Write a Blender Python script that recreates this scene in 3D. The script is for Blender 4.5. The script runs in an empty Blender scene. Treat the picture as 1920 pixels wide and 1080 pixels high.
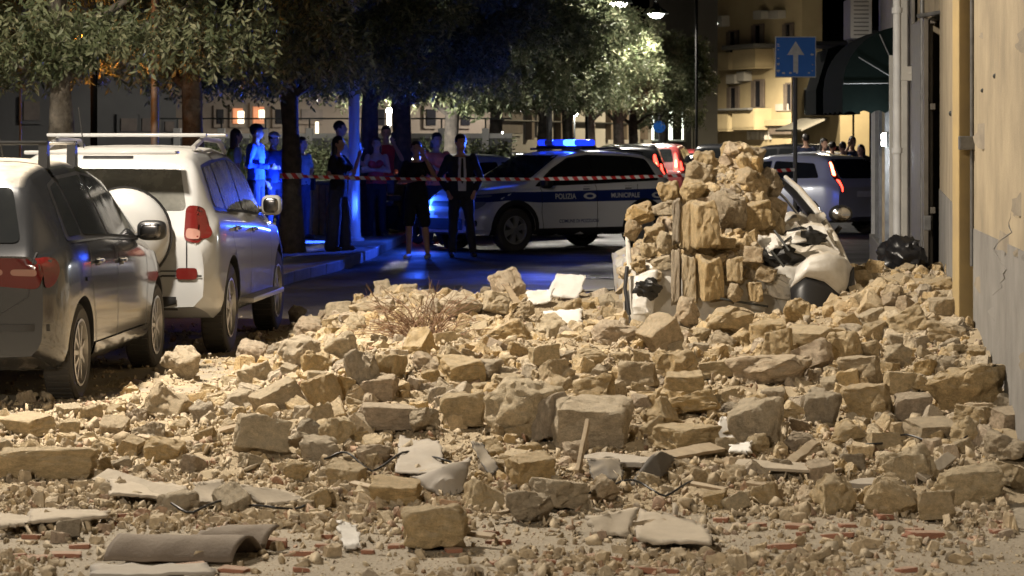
import bpy, bmesh, math, random
import numpy as np
from mathutils import Vector, Matrix, Euler, noise
from mathutils.bvhtree import BVHTree

rnd = random.Random(11)
R = math.radians
SC = bpy.context.scene
COL = SC.collection

# ---------------------------------------------------------------- camera, sky, exposure
F, CX, HY, CH = 5200.0, 960.0, 268.0, 1.7          # focal length in photo pixels, centre, horizon row, eye height
cam_d = bpy.data.cameras.new('camera')
cam_d.sensor_width = 36.0
cam_d.lens = F / 1920.0 * 36.0
cam_d.shift_y = -(540.0 - HY) / 1920.0
cam_d.clip_start = 0.5
cam_d.clip_end = 2000.0
cam_d.dof.use_dof = True
cam_d.dof.focus_distance = 19.0
cam_d.dof.aperture_fstop = 9.0
cam = bpy.data.objects.new('camera', cam_d)
COL.objects.link(cam)
cam.location = (0, 0, CH)
cam.rotation_euler = (R(90), 0, 0)
SC.camera = cam

world = bpy.data.worlds.new('World')
SC.world = world
world.use_nodes = True
wn = world.node_tree.nodes
sky = wn.new('ShaderNodeTexSky')
sky.sky_type = 'NISHITA'
sky.sun_disc = False
sky.sun_elevation = R(-5.0)
sky.sun_rotation = R(200)
world.node_tree.links.new(sky.outputs[0], wn['Background'].inputs[0])
wn['Background'].inputs[1].default_value = 0.10
SC.view_settings.view_transform = 'Standard'
SC.view_settings.look = 'None'
SC.view_settings.exposure = 0.12
SC.view_settings.gamma = 1.0
SC.cycles.use_denoising = True
SC.cycles.max_bounces = 6
SC.cycles.sample_clamp_indirect = 4.0

# ---------------------------------------------------------------- helpers
def W(px, Y, z=0.0):
    """a point at photo column px and depth Y"""
    return Vector(((px - CX) / F * Y, Y, z))

def ZY(py, Y):
    """height of photo row py at depth Y"""
    return CH - (py - HY) * Y / F

def GY(py, z=0.0):
    return F * (CH - z) / (py - HY)

ALPHA = math.atan((1690 - CX) / F)                  # street direction
SD = Vector((math.sin(ALPHA), math.cos(ALPHA), 0))
SR = Vector((math.cos(ALPHA), -math.sin(ALPHA), 0))
def S(xs, ys, z=0.0):
    v = SR * xs + SD * ys
    v.z = z
    return v

def tag(o, label=None, cat=None, group=None, kind=None):
    if label: o['label'] = label
    if cat: o['category'] = cat
    if group: o['group'] = group
    if kind: o['kind'] = kind
    return o

def link(o, parent=None):
    COL.objects.link(o)
    if parent is not None:
        o.parent = parent
    return o

def empty(name, loc=(0, 0, 0), rz=0.0, parent=None):
    o = bpy.data.objects.new(name, None)
    o.empty_display_size = 0.1
    o.location = loc
    o.rotation_euler = (0, 0, rz)
    return link(o, parent)

def mesh_obj(name, me, mats, parent=None, loc=None, rot=None):
    o = bpy.data.objects.new(name, me)
    if mats is not None:
        for m in (mats if isinstance(mats, (list, tuple)) else [mats]):
            me.materials.append(m)
    link(o, parent)
    if loc is not None: o.location = loc
    if rot is not None: o.rotation_euler = rot
    return o

def smooth_mesh(me, angle=None):
    me.polygons.foreach_set('use_smooth', [True] * len(me.polygons))
    if angle is not None:
        me.set_sharp_from_angle(angle=R(angle))

class MB:
    """collects shapes into one mesh"""
    def __init__(s):
        s.v, s.f, s.m = [], [], []
    def add(s, vs, fs, mi=0):
        n = len(s.v)
        s.v += [tuple(v) for v in vs]
        s.f += [tuple(i + n for i in f) for f in fs]
        s.m += [mi] * len(fs)
        return s
    def box(s, c, d, rot=None, mi=0, bev=0.0):
        x, y, z = d[0] / 2, d[1] / 2, d[2] / 2
        b = min(bev, x * .9, y * .9, z * .9)
        if b <= 0:
            vs = [Vector((sx * x, sy * y, sz * z)) for sz in (-1, 1) for sy in (-1, 1) for sx in (-1, 1)]
            fs = [(0, 2, 3, 1), (4, 5, 7, 6), (0, 1, 5, 4), (2, 6, 7, 3), (0, 4, 6, 2), (1, 3, 7, 5)]
        else:
            bm = bmesh.new()
            bmesh.ops.create_cube(bm, size=1)
            bmesh.ops.scale(bm, vec=(d[0], d[1], d[2]), verts=bm.verts)
            bmesh.ops.bevel(bm, geom=bm.edges[:], offset=b, segments=2, affect='EDGES', profile=.6)
            bm.verts.index_update()
            vs = [v.co.copy() for v in bm.verts]
            fs = [tuple(v.index for v in f.verts) for f in bm.faces]
            bm.free()
        if rot is not None:
            M = rot if isinstance(rot, Matrix) else Euler(rot).to_matrix()
            vs = [M @ v for v in vs]
        c = Vector(c)
        return s.add([v + c for v in vs], fs, mi)
    def tube(s, pts, rad, n=10, mi=0, cap=True):
        pts = [Vector(p) for p in pts]
        rads = rad if isinstance(rad, (list, tuple)) else [rad] * len(pts)
        vs, fs = [], []
        up = Vector((0, 0, 1))
        prev = None
        for i, p in enumerate(pts):
            t = (pts[min(i + 1, len(pts) - 1)] - pts[max(i - 1, 0)]).normalized()
            if prev is None:
                a = t.cross(up)
                if a.length < 1e-3: a = t.cross(Vector((1, 0, 0)))
            else:
                a = prev - t * prev.dot(t)
            a.normalize()
            prev = a
            b = t.cross(a)
            for k in range(n):
                th = 2 * math.pi * k / n
                vs.append(p + (a * math.cos(th) + b * math.sin(th)) * rads[i])
        for i in range(len(pts) - 1):
            for k in range(n):
                k2 = (k + 1) % n
                fs.append((i * n + k, i * n + k2, (i + 1) * n + k2, (i + 1) * n + k))
        if cap:
            fs.append(tuple(range(n))[::-1])
            fs.append(tuple((len(pts) - 1) * n + k for k in range(n)))
        return s.add(vs, fs, mi)
    def ell(s, c, r, nu=16, nv=10, mi=0, pw=1.0):
        vs, fs = [], []
        g = lambda t: math.copysign(abs(t) ** pw, t)
        for j in range(nv + 1):
            ph = math.pi * j / nv
            for i in range(nu):
                th = 2 * math.pi * i / nu
                vs.append((c[0] + r[0] * g(math.cos(th)) * g(math.sin(ph)), c[1] + r[1] * g(math.sin(th)) * g(math.sin(ph)), c[2] + r[2] * g(math.cos(ph))))
        for j in range(nv):
            for i in range(nu):
                fs.append((j * nu + i, j * nu + (i + 1) % nu, (j + 1) * nu + (i + 1) % nu, (j + 1) * nu + i))
        return s.add(vs, fs, mi)
    def lathe(s, prof, n=24, axis='Z', c=(0, 0, 0), mi=0):
        vs, fs = [], []
        for r, h in prof:
            for k in range(n):
                th = 2 * math.pi * k / n
                a, b = r * math.cos(th), r * math.sin(th)
                vs.append({'Z': Vector((a, b, h)), 'Y': Vector((a, h, b)), 'X': Vector((h, a, b))}[axis] + Vector(c))
        for i in range(len(prof) - 1):
            for k in range(n):
                k2 = (k + 1) % n
                fs.append((i * n + k, i * n + k2, (i + 1) * n + k2, (i + 1) * n + k))
        return s.add(vs, fs, mi)
    def prism(s, poly, a, b, axis='Z', mi=0):
        """2-D outline extruded from a to b along an axis (Z: xy, Y: xz, X: yz)"""
        n = len(poly)
        def P(p, h):
            return {'Z': (p[0], p[1], h), 'Y': (p[0], h, p[1]), 'X': (h, p[0], p[1])}[axis]
        vs = [P(p, a) for p in poly] + [P(p, b) for p in poly]
        fs = [tuple(range(n))[::-1], tuple(range(n, 2 * n))]
        fs += [(i, (i + 1) % n, n + (i + 1) % n, n + i) for i in range(n)]
        return s.add(vs, fs, mi)
    def build(s, name, mats, parent=None, smooth=None, loc=None, rot=None):
        me = bpy.data.meshes.new(name)
        me.from_pydata(s.v, [], s.f)
        if any(s.m): me.polygons.foreach_set('material_index', s.m)
        bm = bmesh.new(); bm.from_mesh(me)
        bmesh.ops.recalc_face_normals(bm, faces=bm.faces)
        bm.to_mesh(me); bm.free()
        if smooth is not None: smooth_mesh(me, smooth)
        return mesh_obj(name, me, mats, parent, loc, rot)

def copy_tree(o, parent=None):
    c = o.copy()
    COL.objects.link(c)
    c.parent = parent
    for ch in list(o.children):
        copy_tree(ch, c)
    return c

WS = bpy.data.scenes.new('workshop')                # a side scene for evaluating modifiers quickly
def baked(objs):
    """mesh of objs[0] with its modifiers applied; the objects are removed"""
    for o in objs:
        WS.collection.objects.link(o)
    vl = WS.view_layers[0]
    vl.update()
    dg = vl.depsgraph
    me = bpy.data.meshes.new_from_object(objs[0].evaluated_get(dg))
    for o in objs:
        bpy.data.objects.remove(o)
    return me

# ---------------------------------------------------------------- materials
def new_mat(name):
    m = bpy.data.materials.new(name)
    m.use_nodes = True
    nt = m.node_tree
    return m, nt, nt.nodes, nt.links, nt.nodes['Principled BSDF']

def mat(name, col, rough=.6, metal=0.0, col2=None, scale=8.0, detail=5.0, bump=0.0, bscale=None, bdist=.01,
        rough2=None, emit=None, estr=0.0, coat=0.0, dust=0.0, dust_col=(.50, .43, .32), spec=None, trans=0.0, alpha=None,
        wash=0.0):
    m, nt, N, L, B = new_mat(name)
    B.inputs['Base Color'].default_value = (*col, 1)
    B.inputs['Roughness'].default_value = rough
    B.inputs['Metallic'].default_value = metal
    if spec is not None: B.inputs['Specular IOR Level'].default_value = spec
    if coat: 
        B.inputs['Coat Weight'].default_value = coat
        B.inputs['Coat Roughness'].default_value = .08
    if trans: B.inputs['Transmission Weight'].default_value = trans
    if alpha is not None: B.inputs['Alpha'].default_value = alpha
    if emit:
        B.inputs['Emission Color'].default_value = (*emit, 1)
        B.inputs['Emission Strength'].default_value = estr
    tc = N.new('ShaderNodeTexCoord')
    src = None
    if col2 is not None:
        nz = N.new('ShaderNodeTexNoise')
        nz.inputs['Scale'].default_value = scale
        nz.inputs['Detail'].default_value = detail
        nz.inputs['Roughness'].default_value = .62
        L.new(tc.outputs['Object'], nz.inputs['Vector'])
        rp = N.new('ShaderNodeMapRange')
        rp.inputs['From Min'].default_value = .33
        rp.inputs['From Max'].default_value = .67
        L.new(nz.outputs['Fac'], rp.inputs['Value'])
        mx = N.new('ShaderNodeMix'); mx.data_type = 'RGBA'
        mx.inputs['A'].default_value = (*col, 1)
        mx.inputs['B'].default_value = (*col2, 1)
        L.new(rp.outputs[0], mx.inputs['Factor'])
        src = mx.outputs['Result']
        L.new(src, B.inputs['Base Color'])
        if rough2 is not None:
            mr = N.new('ShaderNodeMapRange')
            mr.inputs['To Min'].default_value = rough
            mr.inputs['To Max'].default_value = rough2
            L.new(rp.outputs[0], mr.inputs['Value'])
            L.new(mr.outputs[0], B.inputs['Roughness'])
    if dust or wash:
        # settled dust: lies on what faces up, thin film (wash) everywhere
        ge = N.new('ShaderNodeNewGeometry')
        sx = N.new('ShaderNodeSeparateXYZ'); L.new(ge.outputs['Normal'], sx.inputs[0])
        mr = N.new('ShaderNodeMapRange')
        mr.inputs['From Min'].default_value = .76
        mr.inputs['From Max'].default_value = .97
        mr.inputs['To Min'].default_value = wash
        mr.inputs['To Max'].default_value = max(dust, wash)
        L.new(sx.outputs['Z'], mr.inputs['Value'])
        n2 = N.new('ShaderNodeTexNoise')
        n2.inputs['Scale'].default_value = 6.0; n2.inputs['Detail'].default_value = 8.0
        n2.inputs['Roughness'].default_value = .7
        L.new(tc.outputs['Object'], n2.inputs['Vector'])
        m2 = N.new('ShaderNodeMapRange')
        m2.inputs['From Min'].default_value = .3; m2.inputs['From Max'].default_value = .7
        m2.inputs['To Min'].default_value = .55; m2.inputs['To Max'].default_value = 1.15
        L.new(n2.outputs['Fac'], m2.inputs['Value'])
        mu = N.new('ShaderNodeMath'); mu.operation = 'MULTIPLY'; mu.use_clamp = True
        L.new(mr.outputs[0], mu.inputs[0]); L.new(m2.outputs[0], mu.inputs[1])
        mx = N.new('ShaderNodeMix'); mx.data_type = 'RGBA'
        if src is not None: L.new(src, mx.inputs['A'])
        else: mx.inputs['A'].default_value = (*col, 1)
        mx.inputs['B'].default_value = (*dust_col, 1)
        L.new(mu.outputs[0], mx.inputs['Factor'])
        L.new(mx.outputs['Result'], B.inputs['Base Color'])
        r2 = N.new('ShaderNodeMapRange')
        r2.inputs['To Min'].default_value = rough; r2.inputs['To Max'].default_value = .9
        L.new(mu.outputs[0], r2.inputs['Value'])
        L.new(r2.outputs[0], B.inputs['Roughness'])
        if coat:
            r3 = N.new('ShaderNodeMapRange')
            r3.inputs['To Min'].default_value = coat; r3.inputs['To Max'].default_value = 0
            r3.inputs['From Max'].default_value = .7
            L.new(mu.outputs[0], r3.inputs['Value'])
            L.new(r3.outputs[0], B.inputs['Coat Weight'])
    if bump:
        nb = N.new('ShaderNodeTexNoise')
        nb.inputs['Scale'].default_value = bscale or scale * 3
        nb.inputs['Detail'].default_value = 8
        nb.inputs['Roughness'].default_value = .68
        L.new(tc.outputs['Object'], nb.inputs['Vector'])
        bp = N.new('ShaderNodeBump')
        bp.inputs['Strength'].default_value = bump
        bp.inputs['Distance'].default_value = bdist
        L.new(nb.outputs['Fac'], bp.inputs['Height'])
        L.new(bp.outputs[0], B.inputs['Normal'])
    return m

def stone_mat(name, tones, dusty=.52, dust_col=(.62, .54, .41), bump=.8):
    """tuff: patchy ochre and beige, pitted, pale dust on what faces up; each stone its own tone"""
    m, nt, N, L, B = new_mat(name)
    tc = N.new('ShaderNodeTexCoord')
    oi = N.new('ShaderNodeObjectInfo')
    at = N.new('ShaderNodeAttribute'); at.attribute_name = 'tone'
    ad = N.new('ShaderNodeMath'); ad.operation = 'ADD'
    L.new(oi.outputs['Random'], ad.inputs[0]); L.new(at.outputs['Fac'], ad.inputs[1])
    fr = N.new('ShaderNodeMath'); fr.operation = 'FRACT'; L.new(ad.outputs[0], fr.inputs[0])
    cr = N.new('ShaderNodeValToRGB')
    el = cr.color_ramp.elements
    while len(el) < len(tones): el.new(0.5)
    for i, (p, c) in enumerate(tones):
        el[i].position = p; el[i].color = (*c, 1)
    L.new(fr.outputs[0], cr.inputs[0])
    n1 = N.new('ShaderNodeTexNoise'); n1.inputs['Scale'].default_value = 7; n1.inputs['Detail'].default_value = 7; n1.inputs['Roughness'].default_value = .66
    L.new(tc.outputs['Object'], n1.inputs['Vector'])
    mr = N.new('ShaderNodeMapRange'); mr.inputs['From Min'].default_value = .3; mr.inputs['From Max'].default_value = .7
    mr.inputs['To Min'].default_value = .62; mr.inputs['To Max'].default_value = 1.22
    L.new(n1.outputs['Fac'], mr.inputs['Value'])
    vm = N.new('ShaderNodeMix'); vm.data_type = 'RGBA'; vm.blend_type = 'MULTIPLY'; vm.inputs['Factor'].default_value = 1
    L.new(cr.outputs[0], vm.inputs['A']); L.new(mr.outputs[0], vm.inputs['B'])
    n4 = N.new('ShaderNodeTexNoise'); n4.inputs['Scale'].default_value = 46; n4.inputs['Detail'].default_value = 5; n4.inputs['Roughness'].default_value = .75
    L.new(tc.outputs['Object'], n4.inputs['Vector'])
    m4 = N.new('ShaderNodeMapRange'); m4.inputs['From Min'].default_value = .28; m4.inputs['From Max'].default_value = .62
    m4.inputs['To Min'].default_value = .70; m4.inputs['To Max'].default_value = 1.18
    L.new(n4.outputs['Fac'], m4.inputs['Value'])
    v2 = N.new('ShaderNodeMix'); v2.data_type = 'RGBA'; v2.blend_type = 'MULTIPLY'; v2.inputs['Factor'].default_value = 1
    L.new(vm.outputs['Result'], v2.inputs['A']); L.new(m4.outputs[0], v2.inputs['B'])
    vm = v2
    ge = N.new('ShaderNodeNewGeometry'); sx = N.new('ShaderNodeSeparateXYZ'); L.new(ge.outputs['Normal'], sx.inputs[0])
    n3 = N.new('ShaderNodeTexNoise'); n3.inputs['Scale'].default_value = 13; n3.inputs['Detail'].default_value = 6
    L.new(tc.outputs['Object'], n3.inputs['Vector'])
    a2 = N.new('ShaderNodeMath'); a2.operation = 'MULTIPLY_ADD'
    L.new(n3.outputs['Fac'], a2.inputs[0]); a2.inputs[1].default_value = .9; L.new(sx.outputs['Z'], a2.inputs[2])
    d = N.new('ShaderNodeMapRange'); d.inputs['From Min'].default_value = .45; d.inputs['From Max'].default_value = 1.45
    d.inputs['To Max'].default_value = dusty
    L.new(a2.outputs[0], d.inputs['Value'])
    dm = N.new('ShaderNodeMix'); dm.data_type = 'RGBA'
    L.new(d.outputs[0], dm.inputs['Factor']); L.new(vm.outputs['Result'], dm.inputs['A']); dm.inputs['B'].default_value = (*dust_col, 1)
    L.new(dm.outputs['Result'], B.inputs['Base Color'])
    B.inputs['Roughness'].default_value = .93
    B.inputs['Specular IOR Level'].default_value = .2
    nb = N.new('ShaderNodeTexNoise'); nb.inputs['Scale'].default_value = 38; nb.inputs['Detail'].default_value = 7; nb.inputs['Roughness'].default_value = .7
    L.new(tc.outputs['Object'], nb.inputs['Vector'])
    vo = N.new('ShaderNodeTexVoronoi'); vo.inputs['Scale'].default_value = 30
    L.new(tc.outputs['Object'], vo.inputs['Vector'])
    pm = N.new('ShaderNodeMapRange'); pm.inputs['From Max'].default_value = .25; pm.inputs['To Max'].default_value = .35
    L.new(vo.outputs['Distance'], pm.inputs['Value'])
    sm = N.new('ShaderNodeMath'); sm.operation = 'ADD'
    L.new(nb.outputs['Fac'], sm.inputs[0]); L.new(pm.outputs[0], sm.inputs[1])
    bp = N.new('ShaderNodeBump'); bp.inputs['Strength'].default_value = bump; bp.inputs['Distance'].default_value = .045
    L.new(sm.outputs[0], bp.inputs['Height']); L.new(bp.outputs[0], B.inputs['Normal'])
    return m

M = {}
TUFF = [(0.0, (.62, .44, .205)), (.14, (.66, .525, .325)), (.28, (.56, .405, .205)), (.42, (.64, .53, .36)), (.56, (.52, .44, .335)), (.68, (.60, .46, .265)), (.80, (.56, .45, .34)), (.90, (.42, .365, .29)), (1.0, (.63, .455, .23))]
M['stone'] = stone_mat('tuff_stone', TUFF)
M['fines'] = stone_mat('rubble_fines', [(0.0, (.46, .37, .25)), (.3, (.42, .34, .23)), (.55, (.36, .30, .22)), (.72, (.48, .40, .28)), (.82, (.34, .20, .13)), (.9, (.30, .26, .21)), (1.0, (.46, .35, .2))], dusty=.3, bump=.3)
M['mound'] = mat('rubble_dust', (.48, .395, .275), .95, col2=(.34, .275, .185), scale=3.5, detail=9, bump=.7, bscale=42, bdist=.03, spec=.15)
M['brick'] = mat('red_brick', (.32, .125, .07), .9, col2=(.22, .09, .055), scale=16, bump=.4, bscale=60, dust=.7, wash=.14, dust_col=(.44, .35, .26))
M['plaster'] = mat('grey_plaster', (.40, .35, .28), .9, col2=(.31, .27, .215), scale=9, bump=.3, bscale=50, dust=.35)
M['white_plaster'] = mat('white_plaster', (.72, .71, .68), .85, col2=(.6, .58, .54), scale=8, bump=.25, bscale=40)
M['felt'] = mat('bitumen_felt', (.30, .28, .255), .85, col2=(.235, .215, .195), scale=7, bump=.2, bscale=90, bdist=.004, dust=.35, wash=.12)
M['dark_felt'] = mat('dark_felt', (.045, .040, .036), .75, col2=(.07, .06, .05), scale=8, bump=.3, dust=.6, wash=.08)
M['wood'] = mat('old_wood', (.34, .26, .16), .8, col2=(.22, .16, .10), scale=14, bump=.3, dust=.5, wash=.15)
M['fibre'] = mat('fibre_cement', (.17, .135, .105), .85, col2=(.115, .09, .07), scale=6, detail=9, bump=.4, bscale=50, dust=.2, wash=.03)
M['black'] = mat('black_plastic', (.018, .018, .020), .5, dust=.35)
M['rubber'] = mat('tyre_rubber', (.020, .020, .021), .8, dust=.5, wash=.10, dust_col=(.30, .26, .20))
M['rim'] = mat('alloy', (.52, .52, .53), .38, metal=.75, dust=.3, wash=.14)
M['chrome'] = mat('bright_trim', (.6, .6, .6), .2, metal=1.0)
M['glass'] = mat('car_glass', (.010, .012, .014), .07, spec=.6, wash=.012)
M['black_clean'] = mat('black_trim', (.010, .010, .011), .45)
M['dusty_glass'] = mat('dusty_car_glass', (.03, .032, .03), .12, spec=.6, dust=.6, wash=.22, dust_col=(.34, .33, .27))
M['tail_red'] = mat('tail_lamp_lens', (.10, .006, .006), .16, coat=.4, spec=.5, wash=.015)
M['tail_clear'] = mat('reversing_lens', (.30, .16, .13), .15, coat=.6)
M['head_lens'] = mat('headlamp_lens', (.55, .57, .60), .1, metal=.4)
M['paint_grey'] = mat('paint_dark_silver', (.040, .042, .047), .26, metal=.55, coat=1.0, dust=.9, wash=.008, dust_col=(.46, .42, .35))
M['paint_white'] = mat('paint_pearl_white', (.37, .38, .39), .28, coat=1.0, dust=.75, wash=.05, dust_col=(.40, .385, .35))
M['paint_police'] = mat('paint_police_white', (.76, .77, .80), .3, coat=.8)
M['police_blue'] = mat('police_blue_film', (.012, .028, .16), .35, coat=.5)
M['police_print'] = mat('police_print_white', (.65, .65, .68), .5)
M['police_text'] = mat('police_print_blue', (.03, .05, .18), .5)
M['paint_silver'] = mat('paint_silver', (.50, .51, .54), .35, metal=.15, coat=.8)
M['matte_black'] = mat('matte_black', (.006, .006, .006), .95, spec=.05)
M['paint_black'] = mat('paint_black', (.012, .012, .014), .25, coat=1.0)
M['paint_red'] = mat('paint_dark_red', (.22, .03, .03), .3, coat=.9)
M['paint_pale'] = mat('paint_pale_grey', (.45, .47, .52), .3, coat=.9)
M['tail_lit'] = mat('tail_lamp_lit', (.5, .01, .01), .3, emit=(1, .05, .03), estr=6)
M['tail_hot'] = mat('brake_lamp_lit', (.8, .3, .2), .3, emit=(1, .16, .07), estr=14)
M['blue_dark'] = mat('blue_lens', (.02, .05, .30), .15, coat=.5, emit=(.01, .04, 1), estr=1.6)
M['blue_lit'] = mat('blue_lamp_lit', (.1, .3, 1), .3, emit=(.035, .14, 1), estr=9)
M['lamp_white'] = mat('lamp_lit_white', (1, 1, 1), .4, emit=(1, .95, .86), estr=60)
M['lamp_warm'] = mat('lamp_lit_warm', (1, .9, .7), .4, emit=(1, .78, .48), estr=40)
M['lamp_orange'] = mat('lamp_lit_orange', (1, .5, .1), .4, emit=(1, .30, .03), estr=25)
M['pole'] = mat('galvanised', (.16, .16, .165), .6, metal=.3, col2=(.11, .11, .11), scale=8)
M['dark_metal'] = mat('dark_metal', (.03, .032, .03), .6)
M['mirror_glass'] = mat('mirror_glass', (.16, .16, .17), .22, metal=1.0)
# ---------------------------------------------------------------- the street lamps (light of the place, plus an added fill lamp)
def lamp_light(name, loc, power, col, kind='POINT', size=.12, parent=None, rot=None, spot=None):
    l = bpy.data.lights.new(name, kind)
    l.energy = power
    l.color = col
    if kind == 'AREA':
        l.shape = 'DISK'; l.size = size
    else:
        l.shadow_soft_size = size
    if kind == 'SPOT':
        l.spot_size = R(spot or 150); l.spot_blend = .35
    o = bpy.data.objects.new(name, l)
    link(o, parent)
    o.location = loc
    if rot: o.rotation_euler = rot
    return o

def street_lamp(base, head, power, col, label, group='street lamps', z_in=0.15):
    """post at base, arm out to head; the lantern hangs at head"""
    base, head = Vector(base), Vector(head)
    t = empty('street_lamp', base)
    h = head - base
    p = MB().tube([(0, 0, 0), (0, 0, .9), (0, 0, h.z + .1)], [.09, .075, .05], 12)
    p.build('post', M['pole'], t, 40)
    a = MB().tube([(0, 0, h.z - .25), (h.x * .3, h.y * .3, h.z + .12), (h.x, h.y, h.z + .16)], .03, 8)
    a.build('arm', M['pole'], t, 40)
    hd = MB().box((h.x, h.y, h.z + .10), (.34, .62, .10), bev=.03)
    hd.build('lamp_head', M['dark_metal'], t)
    g = MB().lathe([(0, -.012), (.13, -.012), (.14, .04), (0, .05)], 16, 'Z', (h.x, h.y, h.z))
    g.build('lamp_glass', M['lamp_warm'], t)
    lamp_light('lamp_light', (h.x, h.y, h.z - .06), power, col, 'SPOT', .30, t, spot=172)
    tag(t, label, 'street lamp', group)
    return t

# the lamp over the parked cars, just outside the frame, and an unseen one added behind the camera as front fill
street_lamp(S(-8.9, 17.4), S(-6.9, 17.6, 7.6), 7600, (1.0, .88, .72), 'tall street lamp on the kerb beside the parked cars')
street_lamp(S(-8.9, -9.0), S(-7.0, -8.8, 8.4), 12000, (1.0, .86, .68), 'unseen fill lamp added on the kerb behind the viewer')

# ---------------------------------------------------------------- ground
def ground_material():
    m, nt, N, L, B = new_mat('street_surface')
    tc = N.new('ShaderNodeTexCoord')
    sp = N.new('ShaderNodeSeparateXYZ'); L.new(tc.outputs['Object'], sp.inputs[0])
    n1 = N.new('ShaderNodeTexNoise'); n1.inputs['Scale'].default_value = .55; n1.inputs['Detail'].default_value = 8; n1.inputs['Roughness'].default_value = .65
    L.new(tc.outputs['Object'], n1.inputs['Vector'])
    ma = N.new('ShaderNodeMath'); ma.operation = 'MULTIPLY_ADD'; ma.inputs[1].default_value = 9.0
    L.new(n1.outputs['Fac'], ma.inputs[0]); L.new(sp.outputs['Y'], ma.inputs[2])
    d = N.new('ShaderNodeMapRange'); d.inputs['From Min'].default_value = 33.0; d.inputs['From Max'].default_value = 28.5
    L.new(ma.outputs[0], d.inputs['Value'])
    n2 = N.new('ShaderNodeTexNoise'); n2.inputs['Scale'].default_value = 2.2; n2.inputs['Detail'].default_value = 9; n2.inputs['Roughness'].default_value = .7
    L.new(tc.outputs['Object'], n2.inputs['Vector'])
    as_ = N.new('ShaderNodeValToRGB')
    as_.color_ramp.elements[0].position = .3; as_.color_ramp.elements[0].color = (.018, .018, .019, 1)
    as_.color_ramp.elements[1].position = .7; as_.color_ramp.elements[1].color = (.050, .048, .046, 1)
    L.new(n2.outputs['Fac'], as_.inputs[0])
    du = N.new('ShaderNodeValToRGB')
    du.color_ramp.elements[0].position = .3; du.color_ramp.elements[0].color = (.27, .235, .18, 1)
    du.color_ramp.elements[1].position = .72; du.color_ramp.elements[1].color = (.39, .335, .255, 1)
    L.new(n2.outputs['Fac'], du.inputs[0])
    mx = N.new('ShaderNodeMix'); mx.data_type = 'RGBA'
    L.new(d.outputs[0], mx.inputs['Factor']); L.new(as_.outputs[0], mx.inputs['A']); L.new(du.outputs[0], mx.inputs['B'])
    n5 = N.new('ShaderNodeTexNoise'); n5.inputs['Scale'].default_value = 55; n5.inputs['Detail'].default_value = 6; n5.inputs['Roughness'].default_value = .8
    L.new(tc.outputs['Object'], n5.inputs['Vector'])
    m5 = N.new('ShaderNodeMapRange'); m5.inputs['From Min'].default_value = .3; m5.inputs['From Max'].default_value = .66
    m5.inputs['To Min'].default_value = .66; m5.inputs['To Max'].default_value = 1.15
    L.new(n5.outputs['Fac'], m5.inputs['Value'])
    v5 = N.new('ShaderNodeMix'); v5.data_type = 'RGBA'; v5.blend_type = 'MULTIPLY'; v5.inputs['Factor'].default_value = 1
    L.new(mx.outputs['Result'], v5.inputs['A']); L.new(m5.outputs[0], v5.inputs['B'])
    L.new(v5.outputs['Result'], B.inputs['Base Color'])
    rr = N.new('ShaderNodeMapRange'); rr.inputs['From Min'].default_value = .35; rr.inputs['From Max'].default_value = .65
    rr.inputs['To Min'].default_value = .34; rr.inputs['To Max'].default_value = .75
    L.new(n1.outputs['Fac'], rr.inputs['Value'])
    rm = N.new('ShaderNodeMix'); rm.data_type = 'FLOAT'
    L.new(d.outputs[0], rm.inputs['Factor']); L.new(rr.outputs[0], rm.inputs['A']); rm.inputs['B'].default_value = .95
    L.new(rm.outputs['Result'], B.inputs['Roughness'])
    nb = N.new('ShaderNodeTexNoise'); nb.inputs['Scale'].default_value = 45; nb.inputs['Detail'].default_value = 6
    L.new(tc.outputs['Object'], nb.inputs['Vector'])
    bp = N.new('ShaderNodeBump'); bp.inputs['Strength'].default_value = .6; bp.inputs['Distance'].default_value = .02
    L.new(nb.outputs['Fac'], bp.inputs['Height']); L.new(bp.outputs[0], B.inputs['Normal'])
    return m
M['street'] = ground_material()
g = MB().add([(-300, -60, 0), (300, -60, 0), (300, 600, 0), (-300, 600, 0)], [(0, 1, 2, 3)])
tag(g.build('street', M['street']), kind='structure')

M['paving'] = mat('pavement_concrete', (.24, .23, .21), .75, col2=(.17, .165, .15), scale=1.6, bump=.3, bscale=30)
M['kerb'] = mat('kerb_stone', (.22, .21, .20), .7, col2=(.15, .145, .14), scale=5, bump=.3, bscale=30)
edge = [W(150, 25), W(480, 31), W(552, 33.8), W(640, 37.0), W(704, 41.2), W(757, 47.3), W(800, 56)]
edge = [Vector((p.x, p.y, 0)) for p in edge]
pv = [(p.x - .16, p.y + .02) for p in edge] + [(-2.4, 58), (-30, 58), (-30, 25)]
pav = MB().prism(pv, .0, .13).build('pavement', M['paving'])
tag(pav, kind='structure')
d0 = 0
for i in range(len(edge) - 1):
    a, b = edge[i], edge[i + 1]
    n = max(1, round((b - a).length / 1.0))
    for k in range(n):
        p, q = a.lerp(b, k / n), a.lerp(b, (k + 1) / n)
        mid = (p + q) / 2
        ang = math.atan2(q.y - p.y, q.x - p.x)
        nrm = Vector((-math.sin(ang), math.cos(ang), 0))
        MB().box((0, 0, 0), ((q - p).length - .012, .155, .15), bev=.015).build(
            'kerb_stone', M['kerb'], pav, None, mid + nrm * .08 + Vector((0, 0, .067 + rnd.uniform(-.004, .004))), (0, 0, ang))

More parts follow.
